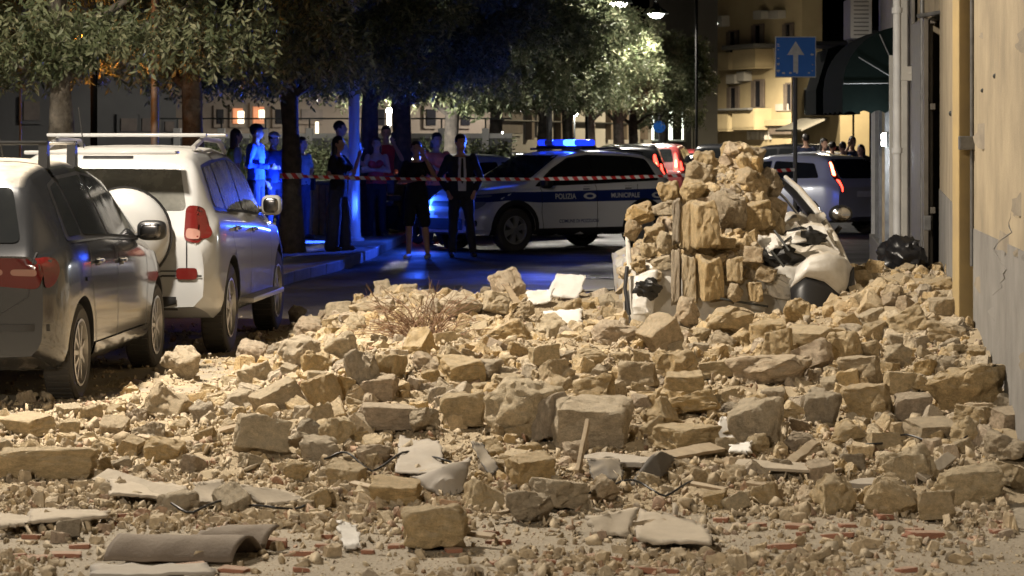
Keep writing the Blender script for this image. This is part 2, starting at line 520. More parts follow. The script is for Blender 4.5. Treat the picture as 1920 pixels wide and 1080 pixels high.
# ---------------------------------------------------------------- house on the right
M['wall_yellow'] = mat('yellow_plaster', (.38, .315, .215), .9, col2=(.24, .20, .14), scale=1.7, detail=9, bump=.35, bscale=22, bdist=.015)
M['wall_grey'] = mat('grey_dado', (.25, .24, .225), .9, col2=(.15, .143, .134), scale=1.6, detail=9, bump=.4, bscale=26, bdist=.015)
M['wall_gold'] = mat('golden_jamb', (.42, .31, .14), .85, col2=(.33, .25, .13), scale=3, bump=.3, bscale=30)
M['wall_pale'] = mat('pale_plaster', (.56, .54, .50), .88, col2=(.44, .43, .40), scale=3.2, detail=8, bump=.35, bscale=28)
M['wall_patch'] = mat('bare_render', (.30, .26, .20), .95, col2=(.22, .19, .15), scale=9, bump=.4, bscale=40)
M['pipe_white'] = mat('white_pipe', (.68, .69, .70), .5, col2=(.55, .56, .57), scale=4)
M['gate'] = mat('gate_metal', (.055, .05, .045), .55, col2=(.09, .08, .07), scale=6, bump=.2, dust=.3, wash=.1)
M['steel'] = mat('steel_grey', (.20, .20, .20), .5, metal=.5, col2=(.12, .12, .12), scale=10)
M['shop_dark'] = mat('shop_glass', (.008, .009, .010), .1, spec=.6)
M['awning'] = mat('awning_cloth', (.0025, .006, .0055), .95, spec=.1, col2=(.004, .008, .007), scale=12, bump=.2)

house = empty('corner_house', W(1826, 18.0))
def hw(px, Y):
    p = W(px, Y) - house.location
    return (p.x, p.y)
def wall_run(name, pts, z0, z1, m, thick=.35, parent=house, smooth=None):
    """a wall along plan points (photo column, depth), its body behind it to the right"""
    a = [hw(*p) for p in pts]
    b = [(x + thick, y) for x, y in a]
    return MB().prism(a + b[::-1], z0, z1).build(name, m, parent, smooth)
wall_run('wall', [(2500, 6.2), (1826, 18.0)], 1.145, 7.5, M['wall_yellow'])
wall_run('dado', [(2492, 6.2), (1824.5, 18.0)], 0, 1.145, M['wall_grey'], .37)
# golden jamb that stands proud of the wall
a, b = hw(1797, 18.1), hw(1829, 18.1)
MB().box(((a[0] + b[0]) / 2, a[1] + .12, 3.6), (b[0] - a[0], .26, 7.2), bev=.008).build('jamb', M['wall_gold'], house)
MB().box(((a[0] + b[0]) / 2 - .01, a[1] + .11, .07), (b[0] - a[0] + .05, .3, .14), bev=.01).build('jamb_foot', M['wall_pale'], house)
wall_run('wall', [(1797, 18.45), (1762, 26.6)], 1.26, 7.5, M['wall_yellow'])
wall_run('dado', [(1796, 18.45), (1760.5, 26.6)], 0, 1.26, M['wall_grey'], .38)
# tall dark gate of vertical bars and panels
g0, g1 = Vector(hw(1760, 26.7)), Vector(hw(1735, 28.4))
gt = empty('gate', (0, 0, 0), 0, house)
gd = (g1 - g0)
ga = math.atan2(gd.y, gd.x)
gl = gd.length
def gate_pt(t, off, z):
    n = Vector((-math.sin(ga), math.cos(ga)))
    p = g0 + gd * t - n * off * -1
    return (p.x, p.y, z)
MB().box(gate_pt(.5, .12, 1.46), (gl, .04, 2.9), (0, 0, ga)).build('gate_panel', M['gate'], gt)
for k in range(7):
    MB().box(gate_pt((k + .5) / 7, .07, 1.46), (.035, .05, 2.86), (0, 0, ga), bev=.006).build('bar', M['steel'] if k in (1, 5) else M['gate'], gt)
for z in (.1, 1.05, 2.05, 2.88):
    MB().box(gate_pt(.5, .055, z), (gl, .05, .06), (0, 0, ga), bev=.006).build('rail', M['gate'], gt)
MB().box(gate_pt(.55, .02, 1.12), (.10, .06, .16), (0, 0, ga), bev=.01).build('lock_box', M['steel'], gt)
wall_run('wall', [(1760, 26.7), (1735, 28.4)], 2.95, 7.5, M['wall_yellow'])
wall_run('wall', [(1735, 28.4), (1717, 29.6)], 1.0, 7.5, M['wall_yellow'])
wall_run('dado', [(1734, 28.4), (1715, 29.6)], 0, 1.0, M['wall_grey'], .37)
a, b = hw(1690, 29.7), hw(1722, 29.7)
MB().box(((a[0] + b[0]) / 2, a[1] + .3, 3.6), (b[0] - a[0], .6, 7.2), bev=.012).build('pilaster', M['wall_pale'], house)
a = hw(1708, 29.5)
MB().box((a[0], a[1], 3.6), (.035, .35, 7.2), bev=.008).build('pilaster_strip', M['wall_grey'], house)
# rain pipes
a = hw(1682, 29.3)
dp = MB().tube([(a[0], a[1], .45), (a[0], a[1], 7.2)], .043, 14).build('rain_pipe', M['pipe_white'], house, 40)
MB().tube([(a[0], a[1], .03), (a[0], a[1], .5)], .05, 14).build('iron_foot', M['dark_metal'], dp, 40)
for z in (.52, 1.62, 3.1):
    MB().lathe([(.044, -.03), (.058, -.03), (.058, .03), (.044, .03)], 16, 'Z', (a[0], a[1], z)).build('pipe_collar', M['pipe_white'], dp, 40)
a = hw(1733, 27.0)
MB().tube([(a[0] - .02, a[1], .5), (a[0] - .02, a[1], 7.2)], .022, 10).build('conduit', M['steel'], house, 40)
a = hw(1816, 18.0)
MB().tube([(a[0] + .02, a[1] - .01, .9), (a[0] + .02, a[1] - .01, 7.0)], .012, 8).build('conduit', M['steel'], house, 40)
# brackets, cables and stubs on the near wall and jamb
def stub(px, py, Y, dx, dy, dz, r=.012, m='dark_metal'):
    p = W(px, Y) - house.location
    z = ZY(py, Y)
    MB().tube([(p.x, p.y, z), (p.x + dx * .5, p.y + dy * .5, z + dz * .3), (p.x + dx, p.y + dy, z + dz)], r, 8).build('wall_hook', M[m], house, 40)
stub(1842, 170, 17.2, .07, -.35, .10, .013)
stub(1866, 143, 16.2, .04, -.25, .07, .016)
stub(1889, 130, 15.5, .0, -.02, -.14, .012)
stub(1888, 195, 15.5, .0, -.05, -.14, .012)
stub(1722, 30, 26.8, .22, -.6, .03, .022, 'steel')
stub(1782, 213, 20.9, .05, -.06, .02, .02)
stub(1700, 138, 29.2, .09, -.02, .0, .03, 'wall_pale')
for (px, py, Y, w, h) in [(1738, 418, 26.5, .07, .14), (1812, 268, 17.96, .10, .09), (1704, 138, 29.2, .16, .15)]:
    p = W(px, Y) - house.location
    MB().box((p.x, p.y, ZY(py, Y)), (w, .06, h), bev=.008).build('junction_box', M['steel'] if Y < 29 else M['wall_pale'], house)
# long cracks in the plaster of the near wall (open joints, dark inside)
for (px0, Y0, py0, py1) in [(1899, 14.4, 400, 560)]:
    p = W(px0, Y0) - house.location
    pts = []
    yy = 0
    for k in range(19):
        t = k / 18
        yy += rnd.uniform(-.09, .09)
        pts.append((p.x - .003 - yy * .16, p.y + yy, ZY(py0 + (py1 - py0) * t, Y0)))
    MB().tube(pts, [.001] + [rnd.uniform(.001, .0045) for _ in range(17)] + [.001], 5).build('crack', M['wall_grey'], house)
# patches where the top coat has come off
for k in range(26):
    Yp = rnd.uniform(11.5, 17.6); zc = rnd.choice([rnd.uniform(.3, 1.35), rnd.uniform(1.1, 1.3), rnd.uniform(1.3, 3.6)])
    base = W(1826, 18.0).lerp(W(2500, 6.2), (18.0 - Yp) / 11.8) - house.location
    rr_ = rnd.uniform(.03, .12)
    vs = []
    for i in range(12):
        a = i / 12 * 6.283; q = rr_ * rnd.uniform(.45, 1)
        yo = q * math.cos(a) * 2.0
        vs.append((base.x - .004 - (.006 if zc < 1.25 else 0) - yo * .157 * 1, base.y + yo, zc + q * math.sin(a) * .8))
    MB().add(vs, [tuple(range(12))]).build('bare_patch', M['wall_patch'] if k % 3 else M['wall_grey'], house)
tag(house, 'yellow plastered house with grey dado, dark gate and pale pilaster along the right edge', 'house')

# shop beyond it, with frames, step, awning and air conditioner
shop = empty('shop', W(1676, 31))
sw = lambda px, Y: (W(px, Y) - shop.location).to_2d()
a0, a1 = sw(1678, 31.2), sw(1641, 38.5)
dirv = (a1 - a0); ang = math.atan2(dirv.y, dirv.x); ln = dirv.length
def shop_pt(t, off, z):
    n = Vector((-math.sin(ang), math.cos(ang)))
    p = a0 + dirv * t + n * off
    return (p.x, p.y, z)
MB().box(shop_pt(.5, -.3, 4.9), (ln, .5, 4.4), (0, 0, ang)).build('wall', M['wall_pale'], shop)
MB().box(shop_pt(.5, -.3, 1.35), (ln, .3, 2.7), (0, 0, ang)).build('shop_window', M['shop_dark'], shop)
MB().box(shop_pt(.5, -.02, .22), (ln, .2, .44), (0, 0, ang), bev=.01).build('sill', M['wall_pale'], shop)
for t, w, m in [(.02, .10, 'wall_pale'), (.22, .06, 'steel'), (.36, .05, 'wood'), (.52, .07, 'steel'), (.74, .05, 'steel'), (.98, .09, 'pipe_white')]:
    MB().box(shop_pt(t, .02, 1.35), (w, .08, 2.68), (0, 0, ang), bev=.008).build('window_post', M[m], shop)
p = shop_pt(.10, .10, ZY(262, 32))
wl = empty('wall_light', p, 0, shop)
MB().box((0, 0, 0), (.05, .06, .15), bev=.015).build('lamp_glass', M['lamp_white'], wl)
MB().box((.04, 0, 0), (.04, .09, .19), bev=.01).build('bracket', M['dark_metal'], wl)
lamp_light('lamp_light', (-.09, -.08, -.2), 40, (.88, .95, 1), 'POINT', .08, wl)
tag(shop, 'dark shop front with metal window posts beyond the white rain pipe', 'shop')

aw = empty('awning', W(1672, 33.2, 0))
awl = lambda px, py, Y, dy: Vector(((px - CX) / F * Y - aw.location.x, dy, ZY(py, Y)))
prof = []
for k in range(11):
    t = k / 10 * math.pi / 2
    prof.append((1675 - 113 * math.sin(t) ** 1.05, 55 + 108 * (1 - math.cos(t))))
prof.append((1561, 178))
vs, fs = [], []
for dy in (-1.0, -.33, .33, 1.0):
    for (x, y) in prof:
        vs.append(awl(x, y, 33.2, dy))
n = len(prof)
for j in range(3):
    for i in range(n - 1):
        fs.append((j * n + i, j * n + i + 1, (j + 1) * n + i + 1, (j + 1) * n + i))
cov = MB().add(vs, fs)
for dy in (-1.0, 1.0):
    c = awl(1668, 160, 33.2, dy)
    pts = [awl(x, y, 33.2, dy) for x, y in prof[:-1]]
    cov.add([c] + pts, [(0, i, i + 1) for i in range(1, len(pts))])
cov.build('canopy', M['awning'], aw, 70)
# scalloped valance along the side and the front
def valance(p, q, drop, name):
    vs, fs = [], []
    K = 40
    for k in range(K + 1):
        t = k / K
        v = p.lerp(q, t)
        lo = v.z - drop + .035 * abs(math.sin(t * math.pi * 4))
        vs += [v, Vector((v.x, v.y, lo))]
    fs = [(2 * k, 2 * k + 1, 2 * k + 3, 2 * k + 2) for k in range(K)]
    MB().add(vs, fs).build(name, M['awning'], aw)
valance(awl(1561, 163, 33.2, -1.01), awl(1664, 160, 33.2, -1.01), .34, 'valance')
valance(awl(1561, 163, 33.2, -1.0), awl(1561, 163, 33.2, 1.0), .34, 'valance')
for (x, y) in [(1590, 112), (1628, 70), (1562, 160)]:
    MB().tube([awl(1668, 159, 33.2, -1.02), awl(x, y, 33.2, -1.02)], .008, 6).build('rib', M['steel'], aw)
tag(aw, 'dark green folding awning with ribs and scalloped edge above the shop', 'awning')

ac = empty('air_conditioner', W(1608, 37.5, ZY(74, 37.5)))
MB().box((0, 0, .27), (.29, .78, .54), bev=.02).build('casing', M['wall_pale'], ac)
for k in range(9):
    MB().box((-.0, -.395, .05 + k * .055), (.20, .012, .018)).build('louvre', M['wall_grey'], ac)
MB().box((.12, 0, -.03), (.5, .05, .04)).build('bracket', M['dark_metal'], ac)
MB().box((.18, 0, .1), (.16, .05, .05)).build('bracket', M['dark_metal'], ac)
tag(ac, 'white air conditioner unit on a wall bracket above the awning', 'air conditioner')

da = empty('awning', W(1545, 46))
MB().prism([(-.22, ZY(215, 46)), (-.22, ZY(170, 46)), (-.02, ZY(95, 46)), (.5, ZY(75, 46)), (.5, ZY(215, 46))], -.8, .8, 'Y').build('canopy', M['awning'], da)
MB().box((.1, .0, ZY(90, 46) + .05), (.7, 1.7, .07), bev=.01).build('head_box', M['dark_metal'], da)
tag(da, 'black lowered blind farther off, just left of the green awning', 'awning')

# ---------------------------------------------------------------- one-way sign
sg = empty('road_sign', W(1491, 41.6))
MB().tube([(0, 0, 0), (0, 0, 3.3)], .032, 14).build('pole', M['pole'], sg, 40)
M['sign_blue'] = mat('sign_blue', (.012, .17, .72), .45, col2=(.02, .19, .75), scale=5)
M['sign_white'] = mat('sign_white', (.72, .73, .74), .5, col2=(.55, .57, .6), scale=14)
pz = ZY(107, 41.6)
MB().box((0, -.055, pz), (.615, .012, .615), bev=.005).build('sign_border', M['sign_white'], sg)
MB().box((0, -.064, pz), (.585, .008, .585), bev=.003).build('sign_panel', M['sign_blue'], sg)
arw = [(-.037, -.23), (.037, -.23), (.037, .03), (.128, .03), (0, .235), (-.128, .03), (-.037, .03)]
MB().prism([(x, pz + y) for x, y in arw], -.073, -.0685, 'Y').build('arrow', M['sign_white'], sg)
for k in range(16):   # flaked paint along the rim
    a = rnd.choice([(-.26, rnd.uniform(-.27, .2)), (.25, rnd.uniform(-.27, .27)), (rnd.uniform(-.2, .2), -.24)])
    w = rnd.uniform(.012, .04)
    pol = [(a[0] + w * rnd.uniform(.5, 1) * math.cos(t), pz + a[1] + w * .6 * rnd.uniform(.4, 1) * math.sin(t)) for t in [i * 1.05 for i in range(6)]]
    MB().prism(pol, -.0705, -.0685, 'Y').build('paint_flake', M['sign_white'], sg)
for z in (-.17, .17):
    MB().box((0, -.03, pz + z), (.10, .05, .04), bev=.004).build('clamp', M['steel'], sg)
tag(sg, 'square blue one-way road sign with white arrow pointing up on a pole', 'road sign')
# ---------------------------------------------------------------- far buildings
M['fac_yellow'] = mat('far_yellow_plaster', (.42, .35, .22), .9, col2=(.33, .27, .17), scale=.5, detail=6)
M['fac_ochre'] = mat('far_ochre_plaster', (.40, .29, .14), .9, col2=(.3, .22, .12), scale=.5, detail=6)
M['fac_white'] = mat('far_white_plaster', (.42, .41, .39), .9, col2=(.34, .33, .31), scale=.5, detail=6)
M['fac_brown'] = mat('far_brown_plaster', (.22, .18, .14), .9, col2=(.16, .13, .11), scale=.4, detail=6)
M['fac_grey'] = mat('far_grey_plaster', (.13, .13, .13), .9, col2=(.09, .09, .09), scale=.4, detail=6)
M['pane'] = mat('far_window_pane', (.02, .02, .025), .15)
M['shutter'] = mat('far_shutter', (.16, .13, .11), .7, col2=(.11, .09, .08), scale=4)
M['pane_lit'] = mat('lit_window', (.9, .8, .6), .5, emit=(1, .84, .58), estr=2.2)
M['shop_lit'] = mat('lit_shop_window', (.9, .95, .8), .5, emit=(.93, 1, .80), estr=3.5)
M['pane_orange'] = mat('lit_arch_window', (.5, .2, .1), .5, emit=(1, .35, .15), estr=.35)

class Facade:
    """a building whose street face runs from (px0,Y0) to (px1,Y1); u runs along it in metres"""
    def __init__(s, name, p0, p1, z1, m, label, depth=1.2, z0=0.0):
        s.frame = M['fac_white'] if p0[1] > 90 else M['fac_brown'] if p0[1] > 70 else M['fac_grey']
        s.a, b = W(*p0), W(*p1)
        s.t = empty(name, s.a)
        d = b - s.a
        s.len = d.length
        s.t.rotation_euler = (0, 0, math.atan2(d.y, d.x))
        s.inv = s.t.rotation_euler.to_matrix().inverted()
        MB().box((s.len / 2, depth / 2, (z0 + z1) / 2), (s.len, depth, z1 - z0)).build('wall', m, s.t)
        tag(s.t, label, 'building')
    def uz(s, px, py):
        """where photo point (px,py) meets the face"""
        rz = s.t.rotation_euler.z
        d = Vector((math.cos(rz), math.sin(rz), 0))
        k = (px - CX) / F
        u = (k * s.a.y - s.a.x) / (d.x - k * d.y)
        Y = s.a.y + d.y * u
        return u, ZY(py, Y)
    def rect(s, x0, y0, x1, y1):
        u0, za = s.uz(x0, y0); u1, zb = s.uz(x1, y1)
        _, zc = s.uz((x0 + x1) / 2, y0); _, zd = s.uz((x0 + x1) / 2, y1)
        return min(u0, u1), max(u0, u1), zd, zc
    def window(s, x0, y0, x1, y1, m='pane', shut=False):
        u0, u1, z0, z1 = s.rect(x0, y0, x1, y1)
        w = MB().box(((u0 + u1) / 2, -.03, (z0 + z1) / 2), (u1 - u0 + .2, .10, z1 - z0 + .2)).build('window', s.frame if not shut else M['shutter'], s.t)
        MB().box(((u0 + u1) / 2, -.09, (z0 + z1) / 2), (u1 - u0, .04, z1 - z0)).build('pane', M[m], w)
        if shut:
            for sx in (u0, u1):
                MB().box((sx, -.13, (z0 + z1) / 2), ((u1 - u0) * .42, .05, z1 - z0 + .05)).build('shutter', M['shutter'], w)
        return w
    def balcony(s, x0, y0, x1, y1, m, out=1.1):
        u0, u1, z0, z1 = s.rect(x0, y0, x1, y1)
        b = MB().box(((u0 + u1) / 2, -out / 2, z0 + .06), (u1 - u0, out, .14)).build('balcony', m, s.t)
        MB().box(((u0 + u1) / 2, -out + .04, (z0 + z1) / 2 + .05), (u1 - u0, .08, z1 - z0)).build('parapet', m, b)
        for u in (u0 + .04, u1 - .04):
            MB().box((u, -out / 2, (z0 + z1) / 2 + .05), (.08, out - .02, z1 - z0)).build('parapet', m, b)
        return b
    def box(s, name, x0, y0, x1, y1, m, out=.4, off=0.0):
        u0, u1, z0, z1 = s.rect(x0, y0, x1, y1)
        return MB().box(((u0 + u1) / 2, -out / 2 - off, (z0 + z1) / 2), (u1 - u0, out, z1 - z0), bev=.03).build(name, m, s.t)

fb = Facade('apartment_building', (1298, 164), (1504, 150), 14, M['fac_yellow'], 'yellow apartment building with box balconies across the far end of the street')
for (x0, y0, x1, y1) in [(1313, 212, 1348, 248), (1358, 209, 1397, 246), (1406, 205, 1447, 243), (1360, 102, 1399, 131), (1407, 95, 1450, 129)]:
    fb.balcony(x0, y0, x1, y1, M['fac_yellow'])
for (x0, y0, x1, y1) in [(1369, 60, 1385, 98), (1416, 48, 1432, 88), (1474, 46, 1488, 90), (1370, 165, 1386, 203), (1416, 152, 1433, 200), (1476, 158, 1490, 205), (1322, 160, 1336, 206), (1325, 55, 1340, 90)]:
    fb.window(x0, y0, x1, y1, 'pane', True)
for (x0, y0, x1, y1) in [(1376, 140, 1392, 157), (1396, 134, 1410, 152), (1427, 20, 1442, 36), (1456, 20, 1474, 35), (1356, 30, 1368, 50)]:
    fb.box('air_conditioner_unit', x0, y0, x1, y1, M['fac_white'], .5)
fb.box('name_plate', 1457, 195, 1482, 208, M['fac_white'], .12)
fb.box('ledge', 1318, 204, 1446, 208, M['fac_grey'], 1.4)
fb.box('ledge', 1395, 84, 1455, 92, M['fac_grey'], 1.4)
fb.box('cornice', 1448, 224, 1498, 236, M['fac_yellow'], .5)
fb.box('shop_blind', 1450, 236, 1496, 252, M['shutter'], .3)
for x in range(1406, 1450, 8):
    fb.box('shop_mullion', x, 246, x + 2, 262, M['fac_white'], .2)

lo = Facade('low_house', (1484, 122), (1575, 112), 4.9, M['fac_yellow'], 'low yellow house with dark doorway beside the apartment building')
lo.window(1512, 168, 1530, 212, 'pane')
lo.box('doorway', 1532, 150, 1575, 216, M['pane'], .2, .05)
u0, u1, z0, z1 = lo.rect(1505, 221, 1556, 243)
MB().add([(u0, -.1, z1), (u1, -.1, z1), (u1, -1.2, z0), (u0, -1.2, z0), (u0, -.1, z1 - .08), (u1, -.1, z1 - .08), (u1, -1.2, z0 - .08), (u0, -1.2, z0 - .08)],
         [(0, 1, 2, 3), (7, 6, 5, 4), (0, 3, 7, 4), (1, 5, 6, 2), (3, 2, 6, 7), (0, 4, 5, 1)]).build('canopy_blind', M['fac_white'], lo.t)

wf = Facade('white_building', (1218, 140), (1302, 134), 9, M['fac_white'], 'white building with a brightly lit shop behind the far trees')
wf.window(1258, 206, 1284, 262, 'shop_lit')
wf.window(1226, 218, 1246, 262, 'shop_lit')
wf.box('frame_bar', 1282, 202, 1286, 262, M['dark_metal'], .4, .2)
wf.box('frame_bar', 1228, 206, 1286, 208, M['dark_metal'], .4, .2)
wf.box('frame_bar', 1247, 170, 1249, 262, M['dark_metal'], .4, .2)

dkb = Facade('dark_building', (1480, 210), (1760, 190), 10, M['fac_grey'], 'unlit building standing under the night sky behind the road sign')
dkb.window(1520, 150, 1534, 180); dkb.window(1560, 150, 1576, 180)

lb = Facade('low_building', (330, 74), (925, 84), 3.4, M['fac_brown'], 'long low brown building with arched lit windows behind the trees on the left')
for (x0, y0, x1, y1, m) in [(402, 205, 414, 232, 'pane'), (432, 203, 450, 232, 'pane_orange'), (470, 200, 490, 232, 'pane_orange'), (512, 205, 524, 232, 'pane'),
                            (560, 205, 600, 226, 'shutter'), (700, 205, 716, 235, 'pane'), (795, 205, 812, 235, 'pane'), (860, 205, 876, 235, 'pane')]:
    lb.window(x0, y0, x1, y1, m)
lb.box('strip_light', 439, 208, 443, 232, M['pane_lit'], .2, .12)
lb.box('strip_light', 479, 206, 481, 224, M['pane_lit'], .2, .12)
lb.box('strip_light', 576, 228, 579, 252, M['pane_lit'], .1, .3)
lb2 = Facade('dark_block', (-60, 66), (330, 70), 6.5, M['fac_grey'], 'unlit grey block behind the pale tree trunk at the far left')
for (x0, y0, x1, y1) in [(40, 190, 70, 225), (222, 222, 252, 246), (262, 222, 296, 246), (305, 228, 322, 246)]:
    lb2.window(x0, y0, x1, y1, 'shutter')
wb = Facade('white_pavilion', (925, 96), (1222, 118), 3.3, M['fac_white'], 'pale pavilion wall with pilasters behind the flashing blue light')
for x in (985, 1040, 1062, 1100, 1135, 1165, 1200):
    wb.box('pilaster', x, 196, x + 5, 262, M['fac_brown'], .25)
wb.box('beam', 930, 228, 1220, 231, M['dark_metal'], .3)
for (x0, x1) in [(935, 975), (1005, 1030)]:
    wb.window(x0, 206, x1, 250, 'shutter')

# boundary wall with coping and rail, hedge in front of it
bw = empty('boundary_wall', W(300, 57))
L_ = W(960, 57).x - W(300, 57).x
MB().box((L_ / 2, 0, .9), (L_, .25, 1.8)).build('wall', M['fac_grey'], bw)
MB().box((L_ / 2, 0, 1.845), (L_, .3, .10), bev=.01).build('coping', M['fac_white'], bw)
for k in range(8):
    x = (k + .4) * L_ / 8
    MB().box((x, -.02, 1.0), (.14, .33, 2.0), bev=.01).build('pier', M['fac_white'], bw)
    MB().tube([(x, 0, 1.9), (x, 0, 2.2)], .02, 6).build('rail_post', M['dark_metal'], bw)
MB().tube([(0, 0, 2.2), (L_, 0, 2.2)], .018, 6).build('rail', M['dark_metal'], bw)
tag(bw, 'low grey boundary wall with pale coping and thin rail behind the onlookers', 'wall')

# ---------------------------------------------------------------- far lamps
def hung_lamp(px, py, Y, power, label, col=(1, .93, .80), pole_px=None, shade=True):
    head = W(px, Y, ZY(py, Y))
    pp = W(pole_px if pole_px else px + 25, Y)
    t = empty('street_lamp', pp)
    h = head - pp
    MB().tube([(0, 0, 0), (0, 0, h.z + 1.2)], .042, 10).build('post', M['matte_black'], t, 40)
    MB().tube([(0, 0, h.z + .9), (h.x * .5, 0, h.z + 1.15), (h.x, 0, h.z + .8), (h.x, 0, h.z + .3)], .035, 8).build('arm', M['dark_metal'], t, 40)
    MB().lathe([(.06, .38), (.10, .26), (.34, .10), (.38, .03), (.30, .05)], 18, 'Z', (h.x, 0, h.z)).build('lamp_shade', M['dark_metal'], t, 50)
    MB().lathe([(0, -.10), (.15, -.08), (.24, .03), (0, .05)], 16, 'Z', (h.x, 0, h.z)).build('lamp_glass', M['lamp_white'], t, 50)
    lamp_light('lamp_light', (h.x, 0, h.z - .2), power, col, 'SPOT', .25, t, spot=170)
    tag(t, label, 'street lamp', 'far street lamps')
hung_lamp(1230, 28, 82, 4200, 'hanging white street lamp right above the brightly lit tree crown', pole_px=1306)
hung_lamp(1160, 8, 74, 2600, 'leftmost of the three far white street lamps at the top edge', pole_px=1100)
hung_lamp(1337, 45, 143, 26000, 'gooseneck street lamp in front of the yellow apartment building', pole_px=1308, col=(1, .84, .58))
hung_lamp(1560, -60, 108, 9000, 'street lamp in front of the low yellow house, above the frame', pole_px=1600, col=(1, .82, .52))

def globe_lamp(px, py, Y, r, power, label, tube=0.0, col=(1, .95, .85)):
    t = empty('garden_lamp', W(px, Y))
    z = ZY(py, Y)
    MB().tube([(0, 0, 0), (0, 0, z - r - tube)], .03, 8).build('post', M['dark_metal'], t, 40)
    if tube:
        MB().tube([(0, 0, z - r - tube), (0, 0, z - r)], r * .7, 10).build('reflection_tube', M['pane_lit'], t, 40)  # glowing tube stands in for the globe's bright reflection column
    MB().lathe([(.001, -r)] + [(r * math.cos(a), r * math.sin(a)) for a in [R(d) for d in range(-75, 90, 15)]] + [(.001, r)], 16, 'Z', (0, 0, z)).build('globe', M['lamp_white'], t, 50)
    if power: lamp_light('lamp_light', (0, -r - .1, z), power, col, 'POINT', r, t)
    tag(t, label, 'garden lamp', 'garden lamps')
globe_lamp(730, 208, 52, .06, 600, 'white globe lamp with glowing reflection column right of the blue-lit pole', .20)
globe_lamp(1077, 212, 92, .11, 300, 'small white globe lamp just above the flashing light bar')
globe_lamp(939, 250, 62, .05, 60, 'tiny white lamp behind the man in the suit')
globe_lamp(1030, 189, 75, .05, 0, 'tiny round lamp among the leaves above the police car')
# hidden-by-leaves street lamp that lights the crossing behind the police car
street_lamp(W(1030, 66), W(1150, 65, 7.5), 3000, (1, .93, .82), 'street lamp hidden in the tree crowns above the crossing')

# sodium lamp behind the leftmost crown
sl = empty('street_lamp', W(176, 31.8))
MB().tube([(0, 0, 0), (0, 0, ZY(60, 31.8))], .04, 10).build('post', M['matte_black'], sl, 40)
MB().lathe([(0, -.05), (.10, -.03), (.12, .06), (0, .08)], 14, 'Z', (-.1, 0, ZY(78, 31.8))).build('lamp_glass', M['lamp_orange'], sl, 40)
lamp_light('lamp_light', (-.1, .0, ZY(84, 31.8)), 170, (1, .33, .05), 'POINT', .12, sl)
tag(sl, 'orange sodium lamp glowing through the leaves at the far left', 'street lamp')

# ---------------------------------------------------------------- bare poles
def pole(px, Y, r, h, m, label):
    t = empty('lamp_post', W(px, Y, .13))
    MB().tube([(0, 0, 0), (0, 0, 1.1), (0, 0, h)], [r * 1.25, r * 1.05, r * .8], 14).build('shaft', m, t, 40)
    MB().lathe([(r * 1.9, 0), (r * 1.9, .04), (r * 1.3, .06), (r * 1.3, .12)], 14).build('base_collar', m, t, 40)
    tag(t, label, 'post')
M['pole_light'] = mat('pale_pole', (.48, .49, .52), .45, metal=.1)
pole(290, 33.0, .045, 7, M['pole'], 'thin grey post rising behind the white SUV roof')
pole(38, 34, .016, 6, M['pole'], 'very thin post at the far left edge')
pole(664, 44.6, .085, 8, M['pole_light'], 'tall metal post lit bright blue beside the woman in wide trousers')
pole(1297, 118, .05, 4.5, M['dark_metal'], 'thin dark post before the bright shop')
nps = empty('road_sign', W(1236, 95))
MB().tube([(0, 0, 0), (0, 0, 2.7)], .03, 8).build('pole', M['pole'], nps)
MB().lathe([(0, -.02), (.21, -.02), (.21, .02), (0, .02)], 20, 'Y', (0, -.06, ZY(238, 95))).build('sign_panel', M['sign_blue'], nps)
tag(nps, 'small round blue road sign seen under the far trees', 'road sign')

# ---------------------------------------------------------------- trees
def bark_mat(name, a, b):
    return mat(name, a, .95, col2=b, scale=9, detail=8, bump=.9, bscale=24, bdist=.03)
M['bark'] = bark_mat('bark', (.10, .085, .07), (.045, .04, .035))
M['bark_pale'] = bark_mat('pale_bark', (.25, .22, .18), (.10, .09, .075))
def leaf_mat(name, c1, c2, c3):
    m, nt, N, L, B = new_mat(name)
    at = N.new('ShaderNodeAttribute'); at.attribute_name = 'tone'
    cr = N.new('ShaderNodeValToRGB')
    cr.color_ramp.elements[0].color = (*c1, 1); cr.color_ramp.elements[1].color = (*c3, 1)
    e = cr.color_ramp.elements.new(.55); e.color = (*c2, 1)
    L.new(at.outputs['Fac'], cr.inputs[0]); L.new(cr.outputs[0], B.inputs['Base Color'])
    B.inputs['Roughness'].default_value = .55
    tr = N.new('ShaderNodeBsdfTranslucent'); L.new(cr.outputs[0], tr.inputs['Color'])
    mx = N.new('ShaderNodeMixShader'); mx.inputs[0].default_value = .22
    L.new(B.outputs[0], mx.inputs[1]); L.new(tr.outputs[0], mx.inputs[2])
    L.new(mx.outputs[0], N['Material Output'].inputs['Surface'])
    return m
M['leaf'] = leaf_mat('oak_leaf', (.045, .065, .026), (.12, .14, .070), (.27, .27, .16))

